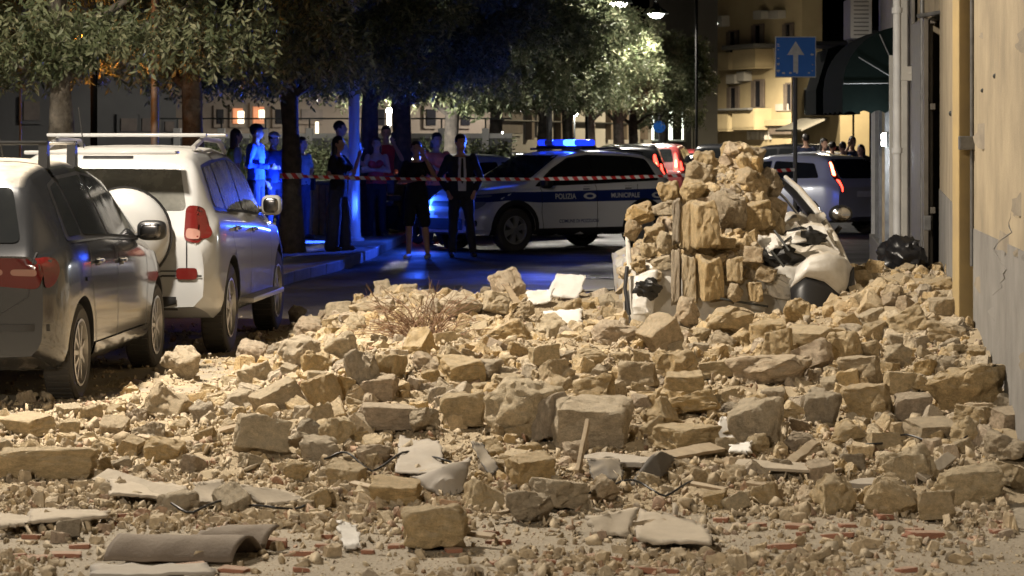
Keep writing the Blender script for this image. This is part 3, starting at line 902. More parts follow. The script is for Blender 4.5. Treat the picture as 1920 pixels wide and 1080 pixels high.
def leaf_mesh(name, pts, dirs, rs, nleaf=9, size=.085, width=.34):
    """sprigs of narrow leaves at pts growing along dirs"""
    P = len(pts)
    n = P * nleaf
    k = np.tile(np.arange(nleaf), P)
    p = np.repeat(pts, nleaf, 0); d = np.repeat(dirs, nleaf, 0)
    a = rs.normal(size=(n, 3)); side = np.cross(d, a); side /= np.linalg.norm(side, axis=1)[:, None] + 1e-9
    t = (k / nleaf)[:, None]
    org = p + d * t * size * 2.6
    ld = d * rs.uniform(.2, .9, (n, 1)) + side * rs.uniform(.6, 1.1, (n, 1)) + np.array([0, 0, -.12])
    ld /= np.linalg.norm(ld, axis=1)[:, None]
    wv = np.cross(ld, rs.normal(size=(n, 3))); wv /= np.linalg.norm(wv, axis=1)[:, None] + 1e-9
    nv = np.cross(ld, wv)
    ls = size * rs.uniform(.6, 1.35, (n, 1)); lw = ls * width * .5
    v = np.empty((n, 4, 3))
    v[:, 0] = org
    v[:, 1] = org + ld * ls * .5 + wv * lw + nv * lw * .35
    v[:, 2] = org + ld * ls
    v[:, 3] = org + ld * ls * .5 - wv * lw + nv * lw * .35
    me = bpy.data.meshes.new(name)
    me.vertices.add(n * 4); me.vertices.foreach_set('co', v.reshape(-1))
    tri = np.arange(n)[:, None] * 4 + np.array([[0, 1, 2, 0, 2, 3]])
    tri = tri.reshape(-1)
    me.loops.add(len(tri)); me.loops.foreach_set('vertex_index', tri.astype(np.int32))
    me.polygons.add(n * 2); me.polygons.foreach_set('loop_start', np.arange(n * 2, dtype=np.int32) * 3)
    me.polygons.foreach_set('loop_total', np.full(n * 2, 3, np.int32))
    tone = np.repeat(np.clip(rs.normal(.5, .22, P).repeat(nleaf) + rs.normal(0, .12, n), 0, 1), 4)
    at = me.attributes.new('tone', 'FLOAT', 'POINT'); at.data.foreach_set('value', tone.astype(np.float32))
    me.update(); me.validate()
    return me

def tree(px, Y, label, seed, r0=.14, lean=(0, 0), crown=(2.5, 2.5, 2.2), cz=4.4, sprigs=2600, bark='bark', low=2.2, leaf=.085, droop=0.35):
    rs = np.random.RandomState(seed)
    t = empty('oak_tree', W(px, Y, .12 if px < 760 else .0))
    top = cz - crown[2] * .35
    pts, rad = [], []
    for k in range(9):
        f = k / 8
        pts.append(Vector((lean[0] * f + .05 * math.sin(seed + f * 5) * f, lean[1] * f + .05 * math.cos(seed * 2 + f * 4) * f, f * top)))
        rad.append(r0 * (1.28 - .55 * f + (.35 * (1 - f * 5) if f < .2 else 0)))
    tr = MB().tube(pts, rad, 14)
    me_t = tr.build('trunk', M[bark], t, 60)
    for v in me_t.data.vertices:
        nn = noise.noise(v.co * 3.5 + Vector((seed, 0, 0))) * r0 * .28
        v.co.x += nn; v.co.y += nn * .6
    # limbs
    tips = []
    for k in range(9):
        a = rs.uniform(0, 6.28); e = rs.uniform(.25, 1.0)
        s = pts[5 + k % 4]
        en = Vector((math.cos(a) * crown[0] * .75 * math.cos(e * .6), math.sin(a) * crown[1] * .75, s.z + crown[2] * (.1 + .9 * e) * .8))
        en.x += lean[0]; en.y += lean[1]
        md = s.lerp(en, .5) + Vector((0, 0, .12))
        MB().tube([s, md, en], [r0 * .42, r0 * .26, r0 * .07], 7).build('branch', M[bark], t, 60)
        tips.append(en)
    # crown: sprigs in clumps over an uneven ellipsoid
    nc = 34
    cl = rs.normal(size=(nc, 3)); cl /= np.linalg.norm(cl, axis=1)[:, None]
    cl *= rs.uniform(.5, 1.0, (nc, 1)) ** .6
    cr_ = rs.uniform(.16, .36, nc)
    which = rs.randint(0, nc, sprigs)
    off = rs.normal(size=(sprigs, 3)); off /= np.linalg.norm(off, axis=1)[:, None]
    off *= (rs.uniform(.15, 1, (sprigs, 1)) ** .4) * cr_[which][:, None]
    p = cl[which] + off
    p = p * np.array(crown) + np.array([lean[0], lean[1], cz])
    # uneven under-edge
    lowz = low + .35 * np.sin(p[:, 0] * 1.7 + seed) + .25 * np.sin(p[:, 1] * 2.3 + seed * 2)
    keep = p[:, 2] > lowz
    p = p[keep]
    out = off[keep] + .5 * cl[which][keep]
    d = out + rs.normal(size=out.shape) * .35; d[:, 2] -= droop
    d /= np.linalg.norm(d, axis=1)[:, None]
    # a few hanging twigs below the edge
    nh = sprigs // 9
    a = rs.uniform(0, 6.28, nh); rr = rs.uniform(.2, .95, nh) ** .5
    hx = np.stack([np.cos(a) * rr * crown[0] + lean[0], np.sin(a) * rr * crown[1] + lean[1], low + .12 + rs.uniform(-.38, .6, nh) * (.4 + np.sin(a * 5 + seed) ** 2 * .6)], 1)
    hd = np.stack([rs.normal(0, .3, nh), rs.normal(0, .3, nh), -np.ones(nh)], 1); hd /= np.linalg.norm(hd, axis=1)[:, None]
    me = leaf_mesh('crown', np.vstack([p, hx]), np.vstack([d, hd]), rs, 9, leaf)
    mesh_obj('crown', me, M['leaf'], t)
    tag(t, label, 'tree', 'trees in a row along the pavement')
    return t

TREES = [
    (105, 29.5, 'oak tree with pale mottled trunk at the far left', .13, (.06, 0), 'bark_pale', 2.62),
    (366, 34.4, 'oak tree with thick dark trunk rising behind the white SUV', .135, (-.05, 0), 'bark', 2.60),
    (546, 39.8, 'oak tree whose trunk the barrier tape is tied to', .135, (0, 0), 'bark', 2.52),
    (692, 47.0, 'oak tree just behind the blue-lit metal post', .14, (.05, 0), 'bark', 2.3),
    (757, 48.6, 'oak tree with blue-lit trunk behind the woman in black', .16, (-.04, 0), 'bark', 2.3),
    (848, 53.6, 'oak tree behind the man in the suit', .15, (0, 0), 'bark', 2.35),
    (926, 59.0, 'oak tree left of the flashing light bar', .16, (.05, 0), 'bark', 2.4),
    (1022, 66.5, 'oak tree close behind the flashing light bar, left of it', .16, (-.05, 0), 'bark', 2.5),
    (1062, 71.5, 'oak tree straight behind the flashing light bar', .15, (0, 0), 'bark', 2.5),
    (1104, 77.0, 'oak tree right of the flashing light bar', .15, (.04, 0), 'bark', 2.6),
    (1160, 84.0, 'oak tree third from the right end of the row', .16, (0, 0), 'bark', 2.7),
    (1188, 89.0, 'oak tree second from the right end of the row', .15, (0, 0), 'bark', 2.8),
    (1236, 96.0, 'oak tree with brightly lit yellow-green crown at the right end of the row', .15, (.3, 0), 'bark', 2.6),
]
for i, (px, Y, lab, r0, lean, bk, low) in enumerate(TREES):
    if 44 < Y < 90: low += .38
    far = Y > 57
    last = i == len(TREES) - 1
    tree(px, Y, lab, 31 + i * 7, r0, lean, (1.35, 1.5, 1.2) if last else (2.4, 2.4, 1.75) if not far else (1.75, 1.9, 1.55) if Y < 80 else (1.25, 1.4, 1.15), 4.25 if last else 4.15 if not far else 4.2 if Y < 80 else 4.0,
         7000 if Y < 50 else 3600, bk, low, .088 if Y < 42 else .09 if Y < 50 else .115)
# a hedge along the boundary wall
rs = np.random.RandomState(5)
hp = np.stack([rs.uniform(W(380, 55).x, W(960, 55).x, 5200), rs.uniform(54.4, 55.6, 5200), rs.uniform(.1, 1.62, 5200) + 0], 1)
hd = rs.normal(size=hp.shape); hd /= np.linalg.norm(hd, axis=1)[:, None]
hg = empty('hedge', (W(660, 55).x, 55, 0))
hp[:, 0] -= hg.location.x; hp[:, 1] -= 55
mesh_obj('foliage', leaf_mesh('foliage', hp, hd, rs, 7, .10), M['leaf'], hg)
tag(hg, 'dark clipped hedge in front of the boundary wall behind the onlookers', 'hedge')
# ---------------------------------------------------------------- cars
def chaikin(poly, n=2, closed=True):
    return round_poly(poly, .055 if n > 1 else .03)
def round_poly(poly, r, k=5):
    """outline with its corners rounded to about r"""
    out = []
    m = len(poly)
    for i in range(m):
        p, a, b = Vector(poly[i]), Vector(poly[i - 1]), Vector(poly[(i + 1) % m])
        d0, d1 = a - p, b - p
        c0 = p + d0.normalized() * min(r, d0.length * .45); c1 = p + d1.normalized() * min(r, d1.length * .45)
        for j in range(k):
            t = j / (k - 1)
            q = c0 * (1 - t) ** 2 + p * 2 * t * (1 - t) + c1 * t * t
            out.append((q.x, q.y))
    return out

ROWS = 19
def body_grid(P, nst=110):
    L = P['L']
    u = np.linspace(0, 1, nst)
    x = L * (u - .045 * np.sin(2 * np.pi * u) / 1.0)      # denser at the ends
    x[0], x[-1] = 0, L
    xd = np.linspace(0, L, 900)
    def prof(key, sig):
        a = np.array(P[key], float)
        y = np.interp(xd, a[:, 0], a[:, 1])
        k = np.exp(-.5 * (np.arange(-60, 61) * (xd[1] - xd[0]) / sig) ** 2); k /= k.sum()
        yp = np.concatenate([np.full(60, y[0]) - 0, y, np.full(60, y[-1])])
        return np.interp(x, xd, np.convolve(yp, k, 'valid'))
    t, b, e, w, wr = prof('top', .035), prof('bot', .05), prof('belt', .06), prof('half', .05), prof('roof', .08)
    e = np.minimum(e, t - .035)
    rows = []
    for i in range(nst):
        h = t[i] - e[i]; d = e[i] - b[i]; W_, r = w[i], wr[i]
        s = .925 * W_
        rows.append([(0, b[i]), (.62 * W_, b[i]), (.90 * W_, b[i] + .008), (.962 * W_, b[i] + .06), (.99 * W_, b[i] + .18 * d),
                     (1.0 * W_, b[i] + .40 * d), (1.0 * W_, b[i] + .64 * d), (.988 * W_, b[i] + .84 * d), (.965 * W_, e[i] - .03 * d), (s, e[i] + .03 * h),
                     (s + (r - s) * .25, e[i] + .24 * h), (s + (r - s) * .5, e[i] + .46 * h), (s + (r - s) * .76, e[i] + .67 * h), (r, e[i] + .83 * h),
                     (r * .955, e[i] + .905 * h), (r * .87, e[i] + .955 * h), (r * .62, e[i] + .985 * h), (r * .3, e[i] + .998 * h), (0, t[i])])
    return x, rows

def body_mesh(name, P, arches=True, warp=None):
    x, rows = body_grid(P)
    n = len(x)
    vs, fs = [], []
    ring = ROWS + ROWS - 2
    for i in range(n):
        for j in range(ROWS):
            vs.append((x[i], rows[i][j][0], rows[i][j][1]))
        for j in range(ROWS - 2, 0, -1):
            vs.append((x[i], -rows[i][j][0], rows[i][j][1]))
    for i in range(n - 1):
        for j in range(ring):
            j2 = (j + 1) % ring
            fs.append((i * ring + j, i * ring + j2, (i + 1) * ring + j2, (i + 1) * ring + j))
    fs.append(tuple(range(ring))); fs.append(tuple((n - 1) * ring + j for j in range(ring))[::-1])
    if warp: vs = [warp(Vector(v)) for v in vs]
    me = bpy.data.meshes.new(name)
    me.from_pydata(vs, [], fs)
    bm = bmesh.new(); bm.from_mesh(me)
    bmesh.ops.recalc_face_normals(bm, faces=bm.faces); bm.to_mesh(me)
    bvh = BVHTree.FromBMesh(bm); bm.free()
    if arches:
        o = bpy.data.objects.new('tmp', me)
        hw = max(h for _, h in P['half'])
        cut = MB()
        for ax in P['axles']:
            for s in (-1, 1):
                rr = P['r'] * 1.13
                prof = [(0, s * (hw - .30)), (rr, s * (hw - .30)), (rr, s * (hw + .2)), (0, s * (hw + .2))]
                cut.lathe(prof, 36, 'Y', (ax, 0, P['r'] + .015))
        co = cut.build('tmpc', None)
        bmc = bmesh.new(); bmc.from_mesh(co.data); bmesh.ops.remove_doubles(bmc, verts=bmc.verts, dist=1e-5); bmesh.ops.recalc_face_normals(bmc, faces=bmc.faces); bmc.to_mesh(co.data); bmc.free()
        md = o.modifiers.new('b', 'BOOLEAN'); md.object = co; md.operation = 'DIFFERENCE'; md.solver = 'EXACT'
        COL.objects.unlink(co)
        me2 = baked([o, co])
        me = me2; me.name = name
        for p in me.polygons:
            c = p.center
            if c.z < P['top'][0][1] + .6 and any((c.x - ax) ** 2 + (c.z - P['r'] - .015) ** 2 < (P['r'] * 1.135) ** 2 for ax in P['axles']):
                p.material_index = 1
            if c.z < P['bot'][1][1] + .012 and p.normal.z < -.5: p.material_index = 1
    me.polygons.foreach_set('use_smooth', [True] * len(me.polygons))
    me.set_sharp_from_angle(angle=R(38))
    return me, bvh

VIEW = {'L': (lambda a, b: Vector((a, 3, b)), Vector((0, -1, 0))), 'R': (lambda a, b: Vector((a, -3, b)), Vector((0, 1, 0))),
        'B': (lambda a, b: Vector((-2, a, b)), Vector((1, 0, 0))), 'F': (lambda a, b: Vector((8, a, b)), Vector((-1, 0, 0))),
        'T': (lambda a, b: Vector((a, b, 4)), Vector((0, 0, -1)))}

class Car:
    def __init__(s, name, P, loc, rz, paint, label, me=None, bvh=None, cat='car', group=None):
        s.P = P
        s.t = empty(name, loc, rz)
        if me is None: me, bvh = body_mesh(name + '_body', P)
        s.me, s.bvh = me, bvh
        o = bpy.data.objects.new('body', me); link(o, s.t); s.body = o
        o.location = (-P['L'] / 2, 0, 0)
        if len(me.materials) == 0:
            me.materials.append(paint); me.materials.append(M['black'])
        else:
            o.material_slots[0].link = 'OBJECT'; o.material_slots[0].material = paint
        tag(s.t, label, cat, group)
    def hit(s, a, b, view, off=.004):
        f, d = VIEW[view]
        o = f(a, b)
        h, n, i, dist = s.bvh.ray_cast(o, d)
        if h is None:
            h, n, i, dist = s.bvh.find_nearest(o + d * (2.2 if view in 'LR' else 2.0))
        if n.dot(d) > 0: n = -n
        return h + n * off - Vector((s.P['L'] / 2, 0, 0)), n
    def panel(s, name, poly, view, m, off=.004, rounded=2, parent=None, res=.07):
        if rounded: poly = chaikin(poly, rounded)
        bm = bmesh.new()
        vs = [bm.verts.new((p[0], p[1], 0)) for p in poly]
        f = bm.faces.new(vs)
        bmesh.ops.triangulate(bm, faces=[f])
        for _ in range(4):
            ed = [e for e in bm.edges if e.calc_length() > res]
            if not ed: break
            bmesh.ops.subdivide_edges(bm, edges=ed, cuts=1)
            bmesh.ops.triangulate(bm, faces=[f for f in bm.faces if len(f.verts) > 3])
        nrm = Vector()
        for v in bm.verts:
            v.co, n = s.hit(v.co.x, v.co.y, view, off)
            nrm += n
        bm.normal_update()
        tot = Vector()
        for fc in bm.faces: tot += fc.normal * fc.calc_area()
        if tot.dot(nrm) < 0: bmesh.ops.reverse_faces(bm, faces=bm.faces)
        me = bpy.data.meshes.new(name); bm.to_mesh(me); bm.free()
        smooth_mesh(me)
        return mesh_obj(name, me, m, parent or s.t)
    def strip(s, name, pts, view, m, width=.010, off=.0035, parent=None):
        vs, fs = [], []
        dense = []
        for i in range(len(pts) - 1):
            a, b = Vector(pts[i]), Vector(pts[i + 1])
            k = max(1, int((b - a).length / .05))
            dense += [a.lerp(b, j / k) for j in range(k)]
        dense.append(Vector(pts[-1]))
        for i, p in enumerate(dense):
            d = (dense[min(i + 1, len(dense) - 1)] - dense[max(i - 1, 0)]).normalized()
            nn = Vector((-d.y, d.x)) * width / 2
            for q in (p + nn, p - nn):
                vs.append(s.hit(q.x, q.y, view, off)[0])
        fs = [(2 * i, 2 * i + 1, 2 * i + 3, 2 * i + 2) for i in range(len(dense) - 1)]
        return MB().add(vs, fs).build(name, m, parent or s.t, 60)
    def on(s, a, b, view, off=0.0):
        return s.hit(a, b, view, off)[0]
    def text(s, name, string, size, a, b, view, m, parent=None, bold=0.0):
        me = text_mesh(string, size, bold)
        for v in me.vertices:
            u, z = v.co.x, v.co.y
            v.co = s.hit(a - u if view in 'LF' else (a + u if view == 'R' else a - u), b + z, view, .0095)[0]
        return mesh_obj(name, me, m, parent or s.t)
    def wheels(s, style='five', rim=None, y_in=.0):
        P = s.P
        hw = max(h for _, h in P['half'])
        proto = None
        for ax in P['axles']:
            for sd in (-1, 1):
                wh = empty('wheel', (ax - P['L'] / 2, sd * (hw - .115), P['r']), 0 if sd < 0 else math.pi, s.t)
                if proto is None:
                    proto = wheel_parts(P['r'], style)
                for nm, me, m in proto:
                    o = bpy.data.objects.new(nm, me); link(o, wh)

def text_mesh(string, size, bold=0.0):
    cu = bpy.data.curves.new('t', 'FONT'); cu.body = string; cu.size = size; cu.offset = bold
    cu.align_x = 'CENTER'
    return baked([bpy.data.objects.new('t', cu)])

_wcache = {}
def wheel_parts(r, style):
    key = (round(r, 3), style)
    if key in _wcache: return _wcache[key]
    rim = r * (.66 if style != 'eight' else .70)
    t = MB().lathe([(rim * .97, -.085), (r * .90, -.10), (r * .975, -.085), (r, -.05), (r, .05), (r * .975, .085), (r * .9, .10), (rim * .97, .085)], 40, 'Y')
    for k in range(40):   # tread blocks
        a = 2 * math.pi * k / 40
        t.box((r * math.cos(a), 0, r * math.sin(a)), (.012, .15, .03), Matrix.Rotation(-a, 3, 'Y'))
    tyre = t.build('tyre', M['rubber'], None, 40); tm = tyre.data; bpy.data.objects.remove(tyre)
    b = MB().lathe([(rim, -.095), (rim * .93, -.098), (rim * .88, -.06), (rim * .86, .05), (rim, .08)], 40, 'Y')
    if style == 'five': n, w0, w1 = 5, .062, .075
    elif style == 'eight': n, w0, w1 = 9, .026, .03
    elif style == 'fork': n, w0, w1 = 6, .045, .055
    else: n, w0, w1 = 7, .04, .045
    for k in range(n):
        a = 2 * math.pi * k / n + .3
        for da in ((-.13, .13) if style in ('fork',) else (0,)):
            c, sn = math.cos(a + da), math.sin(a + da)
            p0 = Vector((c * rim * .18, -.088, sn * rim * .18)); p1 = Vector((c * rim * .93, -.078, sn * rim * .93))
            tt = Vector((-sn, 0, c))
            b.add([p0 - tt * w0 / 2, p0 + tt * w0 / 2, p1 + tt * w1 / 2, p1 - tt * w1 / 2] +
                  [q + Vector((0, .035, 0)) for q in (p0 - tt * w0 / 2, p0 + tt * w0 / 2, p1 + tt * w1 / 2, p1 - tt * w1 / 2)],
                  [(0, 1, 2, 3), (7, 6, 5, 4), (0, 4, 5, 1), (1, 5, 6, 2), (2, 6, 7, 3), (3, 7, 4, 0)])
    b.lathe([(.001, -.096), (rim * .20, -.094), (rim * .24, -.07), (rim * .24, -.03)], 20, 'Y')
    ro = b.build('rim', M['rim'], None, 35); rm = ro.data; bpy.data.objects.remove(ro)
    d = MB().lathe([(.001, -.03), (rim * .86, -.03), (rim * .86, .02)], 28, 'Y')
    do = d.build('brake_disc', M['dark_metal'], None, 35); dm = do.data; bpy.data.objects.remove(do)
    _wcache[key] = [('tyre', tm, None), ('rim', rm, None), ('brake_disc', dm, None)]
    return _wcache[key]

def mirror(c, a, b, side, paint, glass_back=True, size=(.10, .18, .13)):
    """door mirror; its glass faces the rear"""
    p = c.on(a, b, side, 0.0)
    sy = 1 if side == 'L' else -1
    m = empty('mirror', p + Vector((.02, sy * .11, .05)), 0, c.t)
    h = MB().ell((.01, 0, 0), (size[0] * .72, size[1] * .60, size[2] * .58), 28, 18, 0, .6)
    h.build('mirror_shell', paint, m, 50)
    MB().ell((-size[0] * .50, 0, 0), (size[0] * .20, size[1] * .45, size[2] * .43), 24, 14, 0, .6).build('mirror_glass', M['mirror_glass'], m, 60)
    MB().tube([(.0, -sy * .2, -.05), (0, -sy * .08, -.03)], .025, 8).build('mirror_arm', M['black'], m, 40)

def handles(c, spots, side, m):
    sy = 1 if side == 'L' else -1
    for (a, b) in spots:
        p = c.on(a, b, side, .02)
        MB().box((0, 0, 0), (.19, .022, .028), bev=.008).build('door_handle', m, c.t, 50, p)
        q = c.on(a, b - .004, side, .002)
        MB().box((0, 0, 0), (.13, .006, .05), bev=.003).build('handle_cup', M['black'], c.t, None, q)

# ---- grey compact van-like hatchback, nearest, cut by the left edge
PB = dict(L=4.27, r=.318, axles=(.66, 3.44),
          top=[(0, .95), (.03, 1.02), (.10, 1.13), (.265, 1.42), (.44, 1.52), (.9, 1.575), (1.6, 1.60), (2.2, 1.57), (2.6, 1.47), (3.3, 1.09), (3.5, 1.03), (3.95, .92), (4.18, .76), (4.27, .60)],
          bot=[(0, .34), (.3, .22), (3.9, .22), (4.27, .30)],
          belt=[(0, .94), (.4, 1.04), (1.2, 1.03), (2.2, .99), (2.9, .95), (3.4, .90), (4.27, .62)],
          half=[(0, .74), (.07, .80), (.25, .86), (.6, .885), (3.4, .885), (3.85, .84), (4.12, .74), (4.27, .58)],
          roof=[(0, .67), (.3, .60), (.6, .575), (2.2, .58), (2.8, .66), (3.4, .73), (4.27, .5)])
hd_b = R(90 - 3.0)
bx = W(155, 18.3); 
def place_car(P, px, Y, axle, heading, side):
    """put the car so that the outer face of the wheel on `axle`, `side` (+1 left) stands at photo column px, depth Y"""
    hw = max(h for _, h in P['half'])
    f = Vector((math.cos(heading), math.sin(heading), 0)); l = Vector((-f.y, f.x, 0))
    p = W(px, Y)
    return p - f * (P['axles'][axle] - P['L'] / 2) - l * side * hw
cb = Car('parked_car', PB, place_car(PB, 158, 18.3, 0, hd_b, -1), hd_b, M['paint_grey'], 'dusty dark grey hatchback with black roof bars, parked nearest at the left edge')
cb.wheels('eight')
cb.panel('rear_window', [(-.60, 1.06), (.60, 1.06), (.50, 1.41), (-.50, 1.41)], 'B', M['glass'])
for sd in 'RL':
    cb.panel('window_frame', [(.46, 1.06), (1.8, 1.04), (3.08, .985), (2.68, 1.29), (2.34, 1.465), (1.85, 1.50), (1.1, 1.475), (.74, 1.42)], sd, M['black_clean'], .0035, 2)
    cb.panel('window', [(.55, 1.08), (.96, 1.085), (1.02, 1.44), (.78, 1.405)], sd, M['glass'], .0065)
    cb.panel('window', [(1.0, 1.085), (1.79, 1.06), (1.82, 1.475), (1.07, 1.45)], sd, M['glass'], .0065, 1)
    cb.panel('window', [(1.85, 1.06), (2.98, 1.01), (2.64, 1.27), (2.31, 1.445), (1.88, 1.478)], sd, M['glass'], .0065, 1)
    cb.strip('window_trim', [(.5, 1.05), (1.8, 1.035), (3.0, .98)], sd, M['chrome'], .014, .006)
    cb.strip('door_seam', [(.98, 1.03), (.92, .82), (1.08, .45), (1.12, .28)], sd, M['black'])
    cb.strip('door_seam', [(1.83, 1.03), (1.82, .27)], sd, M['black'])
    cb.strip('door_seam', [(2.98, .96), (2.93, .6), (2.88, .27)], sd, M['black'])
    cb.strip('crease', [(.75, .80), (2.9, .70)], sd, M['paint_grey'], .03, .008)
    handles(cb, [(1.16, .90), (1.98, .87)], sd, M['paint_grey'])
    sg_ = -1 if sd == 'R' else 1
    cb.panel('sill', [(1.05, .22), (3.0, .22), (3.0, .36), (1.05, .36)], sd, M['paint_grey'], .012, 0)
    tl = cb.panel('tail_light', [(sg_ * .30, .80), (sg_ * .74, .765), (sg_ * .765, .96), (sg_ * .38, .97)], 'B', M['tail_red'], .008)
    cb.panel('reversing_lens', [(sg_ * .36, .86), (sg_ * .50, .855), (sg_ * .50, .895), (sg_ * .38, .90)], 'B', M['tail_clear'], .011, 1, tl)
    cb.panel('reversing_lens', [(sg_ * .55, .855), (sg_ * .72, .85), (sg_ * .72, .895), (sg_ * .55, .895)], 'B', M['tail_clear'], .011, 1, tl)
    cb.panel('tail_light_flank', [(.012, .765), (.11, .79), (.19, .90), (.15, .965), (.02, .965)], sd, M['tail_red'], .008)
    mirror(cb, 2.98, 1.0, sd, M['black_clean'])
cb.panel('bumper_strip', [(-.78, .50), (.78, .50), (.78, .545), (-.78, .545)], 'B', M['black'], .012, 0)
cb.strip('tailgate_seam', [(-.70, 1.0), (-.66, .72), (-.50, .62), (.5, .62), (.66, .72), (.7, 1.0)], 'B', M['black'])
cb.panel('licence_plate', [(-.27, .66), (.27, .66), (.27, .77), (-.27, .77)], 'B', M['white_plaster'], .012, 0)
for x in (1.05, 1.95):
    bar = MB().box((x - PB['L'] / 2, 0, 1.70), (.075, 1.12, .028), bev=.01).build('roof_bar', M['chrome'] if x > 1.5 else M['black_clean'], cb.t, 40)
    for sy in (-1, 1):
        MB().prism([(x - .055, 1.53), (x + .055, 1.53), (x + .035, 1.69), (x - .035, 1.69)], sy * .50, sy * .56, 'Y').build('bar_foot', M['black_clean'], bar).location = (-PB['L'] / 2, 0, 0)
MB().tube([(2.1 - PB['L'] / 2, 0, 1.59), (1.96 - PB['L'] / 2, 0, 1.78)], .006, 6).build('aerial', M['black'], cb.t)

# ---- white SUV
PR = dict(L=4.40, r=.365, axles=(.88, 3.54),
          top=[(0, .86), (.02, .98), (.08, 1.10), (.22, 1.50), (.30, 1.60), (.6, 1.66), (1.6, 1.685), (2.2, 1.645), (2.6, 1.53), (3.25, 1.13), (3.45, 1.08), (4.0, 1.0), (4.28, .84), (4.40, .62)],
          bot=[(0, .42), (.4, .30), (4.0, .30), (4.40, .38)],
          belt=[(0, .90), (.3, 1.14), (1.2, 1.10), (2.2, 1.06), (3.2, .99), (3.6, .96), (4.40, .66)],
          half=[(0, .80), (.06, .85), (.22, .895), (.6, .908), (3.5, .908), (4.0, .87), (4.28, .76), (4.40, .58)],
          roof=[(0, .76), (.3, .69), (.6, .67), (2.2, .67), (2.8, .73), (3.4, .78), (4.40, .5)])
hd_r = R(90 - 3.4)
cr_ = Car('parked_car', PR, place_car(PR, 438, 22.5, 0, hd_r, -1), hd_r, M['paint_white'], 'white SUV with covered spare wheel on its back, parked in front of the grey hatchback')
cr_.wheels('five')
cr_.panel('rear_window', [(-.66, 1.17), (.66, 1.17), (.585, 1.53), (-.585, 1.53)], 'B', M['dusty_glass'])
cr_.panel('third_brake_light', [(-.20, 1.575), (.20, 1.575), (.20, 1.592), (-.20, 1.592)], 'B', M['black_clean'], .008, 0)
for sd in 'RL':
    cr_.panel('window_frame', [(.40, 1.16), (1.8, 1.115), (3.05, 1.05), (2.66, 1.36), (2.32, 1.535), (1.9, 1.58), (1.0, 1.555), (.50, 1.52)], sd, M['black_clean'], .0035, 2)
    cr_.panel('window', [(.46, 1.19), (.90, 1.165), (.93, 1.515), (.55, 1.50)], sd, M['dusty_glass'], .0065)
    cr_.panel('window', [(.97, 1.16), (1.79, 1.135), (1.81, 1.558), (1.00, 1.53)], sd, M['dusty_glass'], .0065, 1)
    cr_.panel('window', [(1.86, 1.135), (2.96, 1.075), (2.63, 1.335), (2.30, 1.512), (1.89, 1.558)], sd, M['dusty_glass'], .0065, 1)
    cr_.strip('door_seam', [(.93, 1.13), (.90, .95), (1.22, .55), (1.25, .36)], sd, M['black'])
    cr_.strip('door_seam', [(1.83, 1.10), (1.84, .36)], sd, M['black'])
    cr_.strip('door_seam', [(2.95, 1.05), (2.98, .6), (2.95, .36)], sd, M['black'])
    handles(cr_, [(1.12, 1.0), (2.02, .965)], sd, M['chrome'])
    sg_ = -1 if sd == 'R' else 1
    tl = cr_.panel('tail_light', [(sg_ * .655, .93), (sg_ * .79, .91), (sg_ * .81, 1.05), (sg_ * .78, 1.20), (sg_ * .655, 1.21)], 'B', M['tail_red'], .012)
    cr_.panel('reversing_lens', [(sg_ * .67, .95), (sg_ * .765, .94), (sg_ * .765, 1.02), (sg_ * .67, 1.03)], 'B', M['tail_clear'], .016, 1, tl)
    cr_.panel('tail_light_flank', [(.008, .93), (.15, .97), (.20, 1.10), (.17, 1.20), (.05, 1.215)], sd, M['tail_red'], .010)
    cr_.panel('reflector', [(sg_ * .60, .635), (sg_ * .765, .635), (sg_ * .765, .725), (sg_ * .60, .725)], 'B', M['tail_red'], .012, 1)
    mirror(cr_, 2.88, 1.10, sd, M['paint_white'], size=(.12, .15, .155))
    y = sg_ * .93
    MB().box((2.2 - PR['L'] / 2, y, .40), (1.75, .16, .045), bev=.015).build('running_board', M['rim'], cr_.t, 40)
    MB().tube([(.75 - PR['L'] / 2, sg_ * .60, 1.66), (1.2 - PR['L'] / 2, sg_ * .60, 1.735), (2.0 - PR['L'] / 2, sg_ * .60, 1.715), (2.3 - PR['L'] / 2, sg_ * .6, 1.62)], .022, 8).build('roof_rail', M['rim'], cr_.t, 40)
cr_.strip('tailgate_seam', [(-.68, 1.13), (-.68, .70), (.68, .70), (.68, 1.13)], 'B', M['black'])
cr_.panel('bumper_step', [(-.80, .655), (.80, .655), (.80, .67), (-.80, .67)], 'B', M['black'], .01, 0)
cr_.panel('rear_skirt', [(-.60, .40), (.60, .40), (.60, .50), (-.60, .50)], 'B', M['black'], .012, 0)
MB().box((.06 - PR['L'] / 2, 0, 1.625), (.18, 1.2, .03), bev=.012).build('spoiler', M['paint_white'], cr_.t, 40)
sw_ = empty('spare_wheel', (-PR['L'] / 2 - .01, -.20, .985), 0, cr_.t)
MB().lathe([(.001, -.225), (.10, -.222), (.22, -.205), (.30, -.17), (.352, -.11), (.362, -.04), (.355, .04), (.30, .06)], 44, 'X').build('wheel_cover', M['paint_white'], sw_, 60)
MB().lathe([(.30, -.03), (.369, -.05), (.378, -.03), (.374, -.005), (.3, 0)], 44, 'X').build('cover_rim', M['black_clean'], sw_, 60)
tme = text_mesh('TOYOTA', .085, .002)
for v in tme.vertices:
    # lettering bent along the lower edge of the cover
    a = -math.pi / 2 + v.co.x / .235 * 1.0
    rr = .235 + v.co.y * -.0 + (v.co.y - .03)
    rr = .225 - (.06 - v.co.y)
    yy = math.cos(a) * (.285 - v.co.y); zz = math.sin(a) * (.285 - v.co.y)
    q = math.hypot(yy, zz)
    v.co = (-.226 + .20 * max(0, q - .1) ** 1.9 * 1.15 - .006, -yy, zz)
mesh_obj('lettering', tme, M['steel'], sw_)
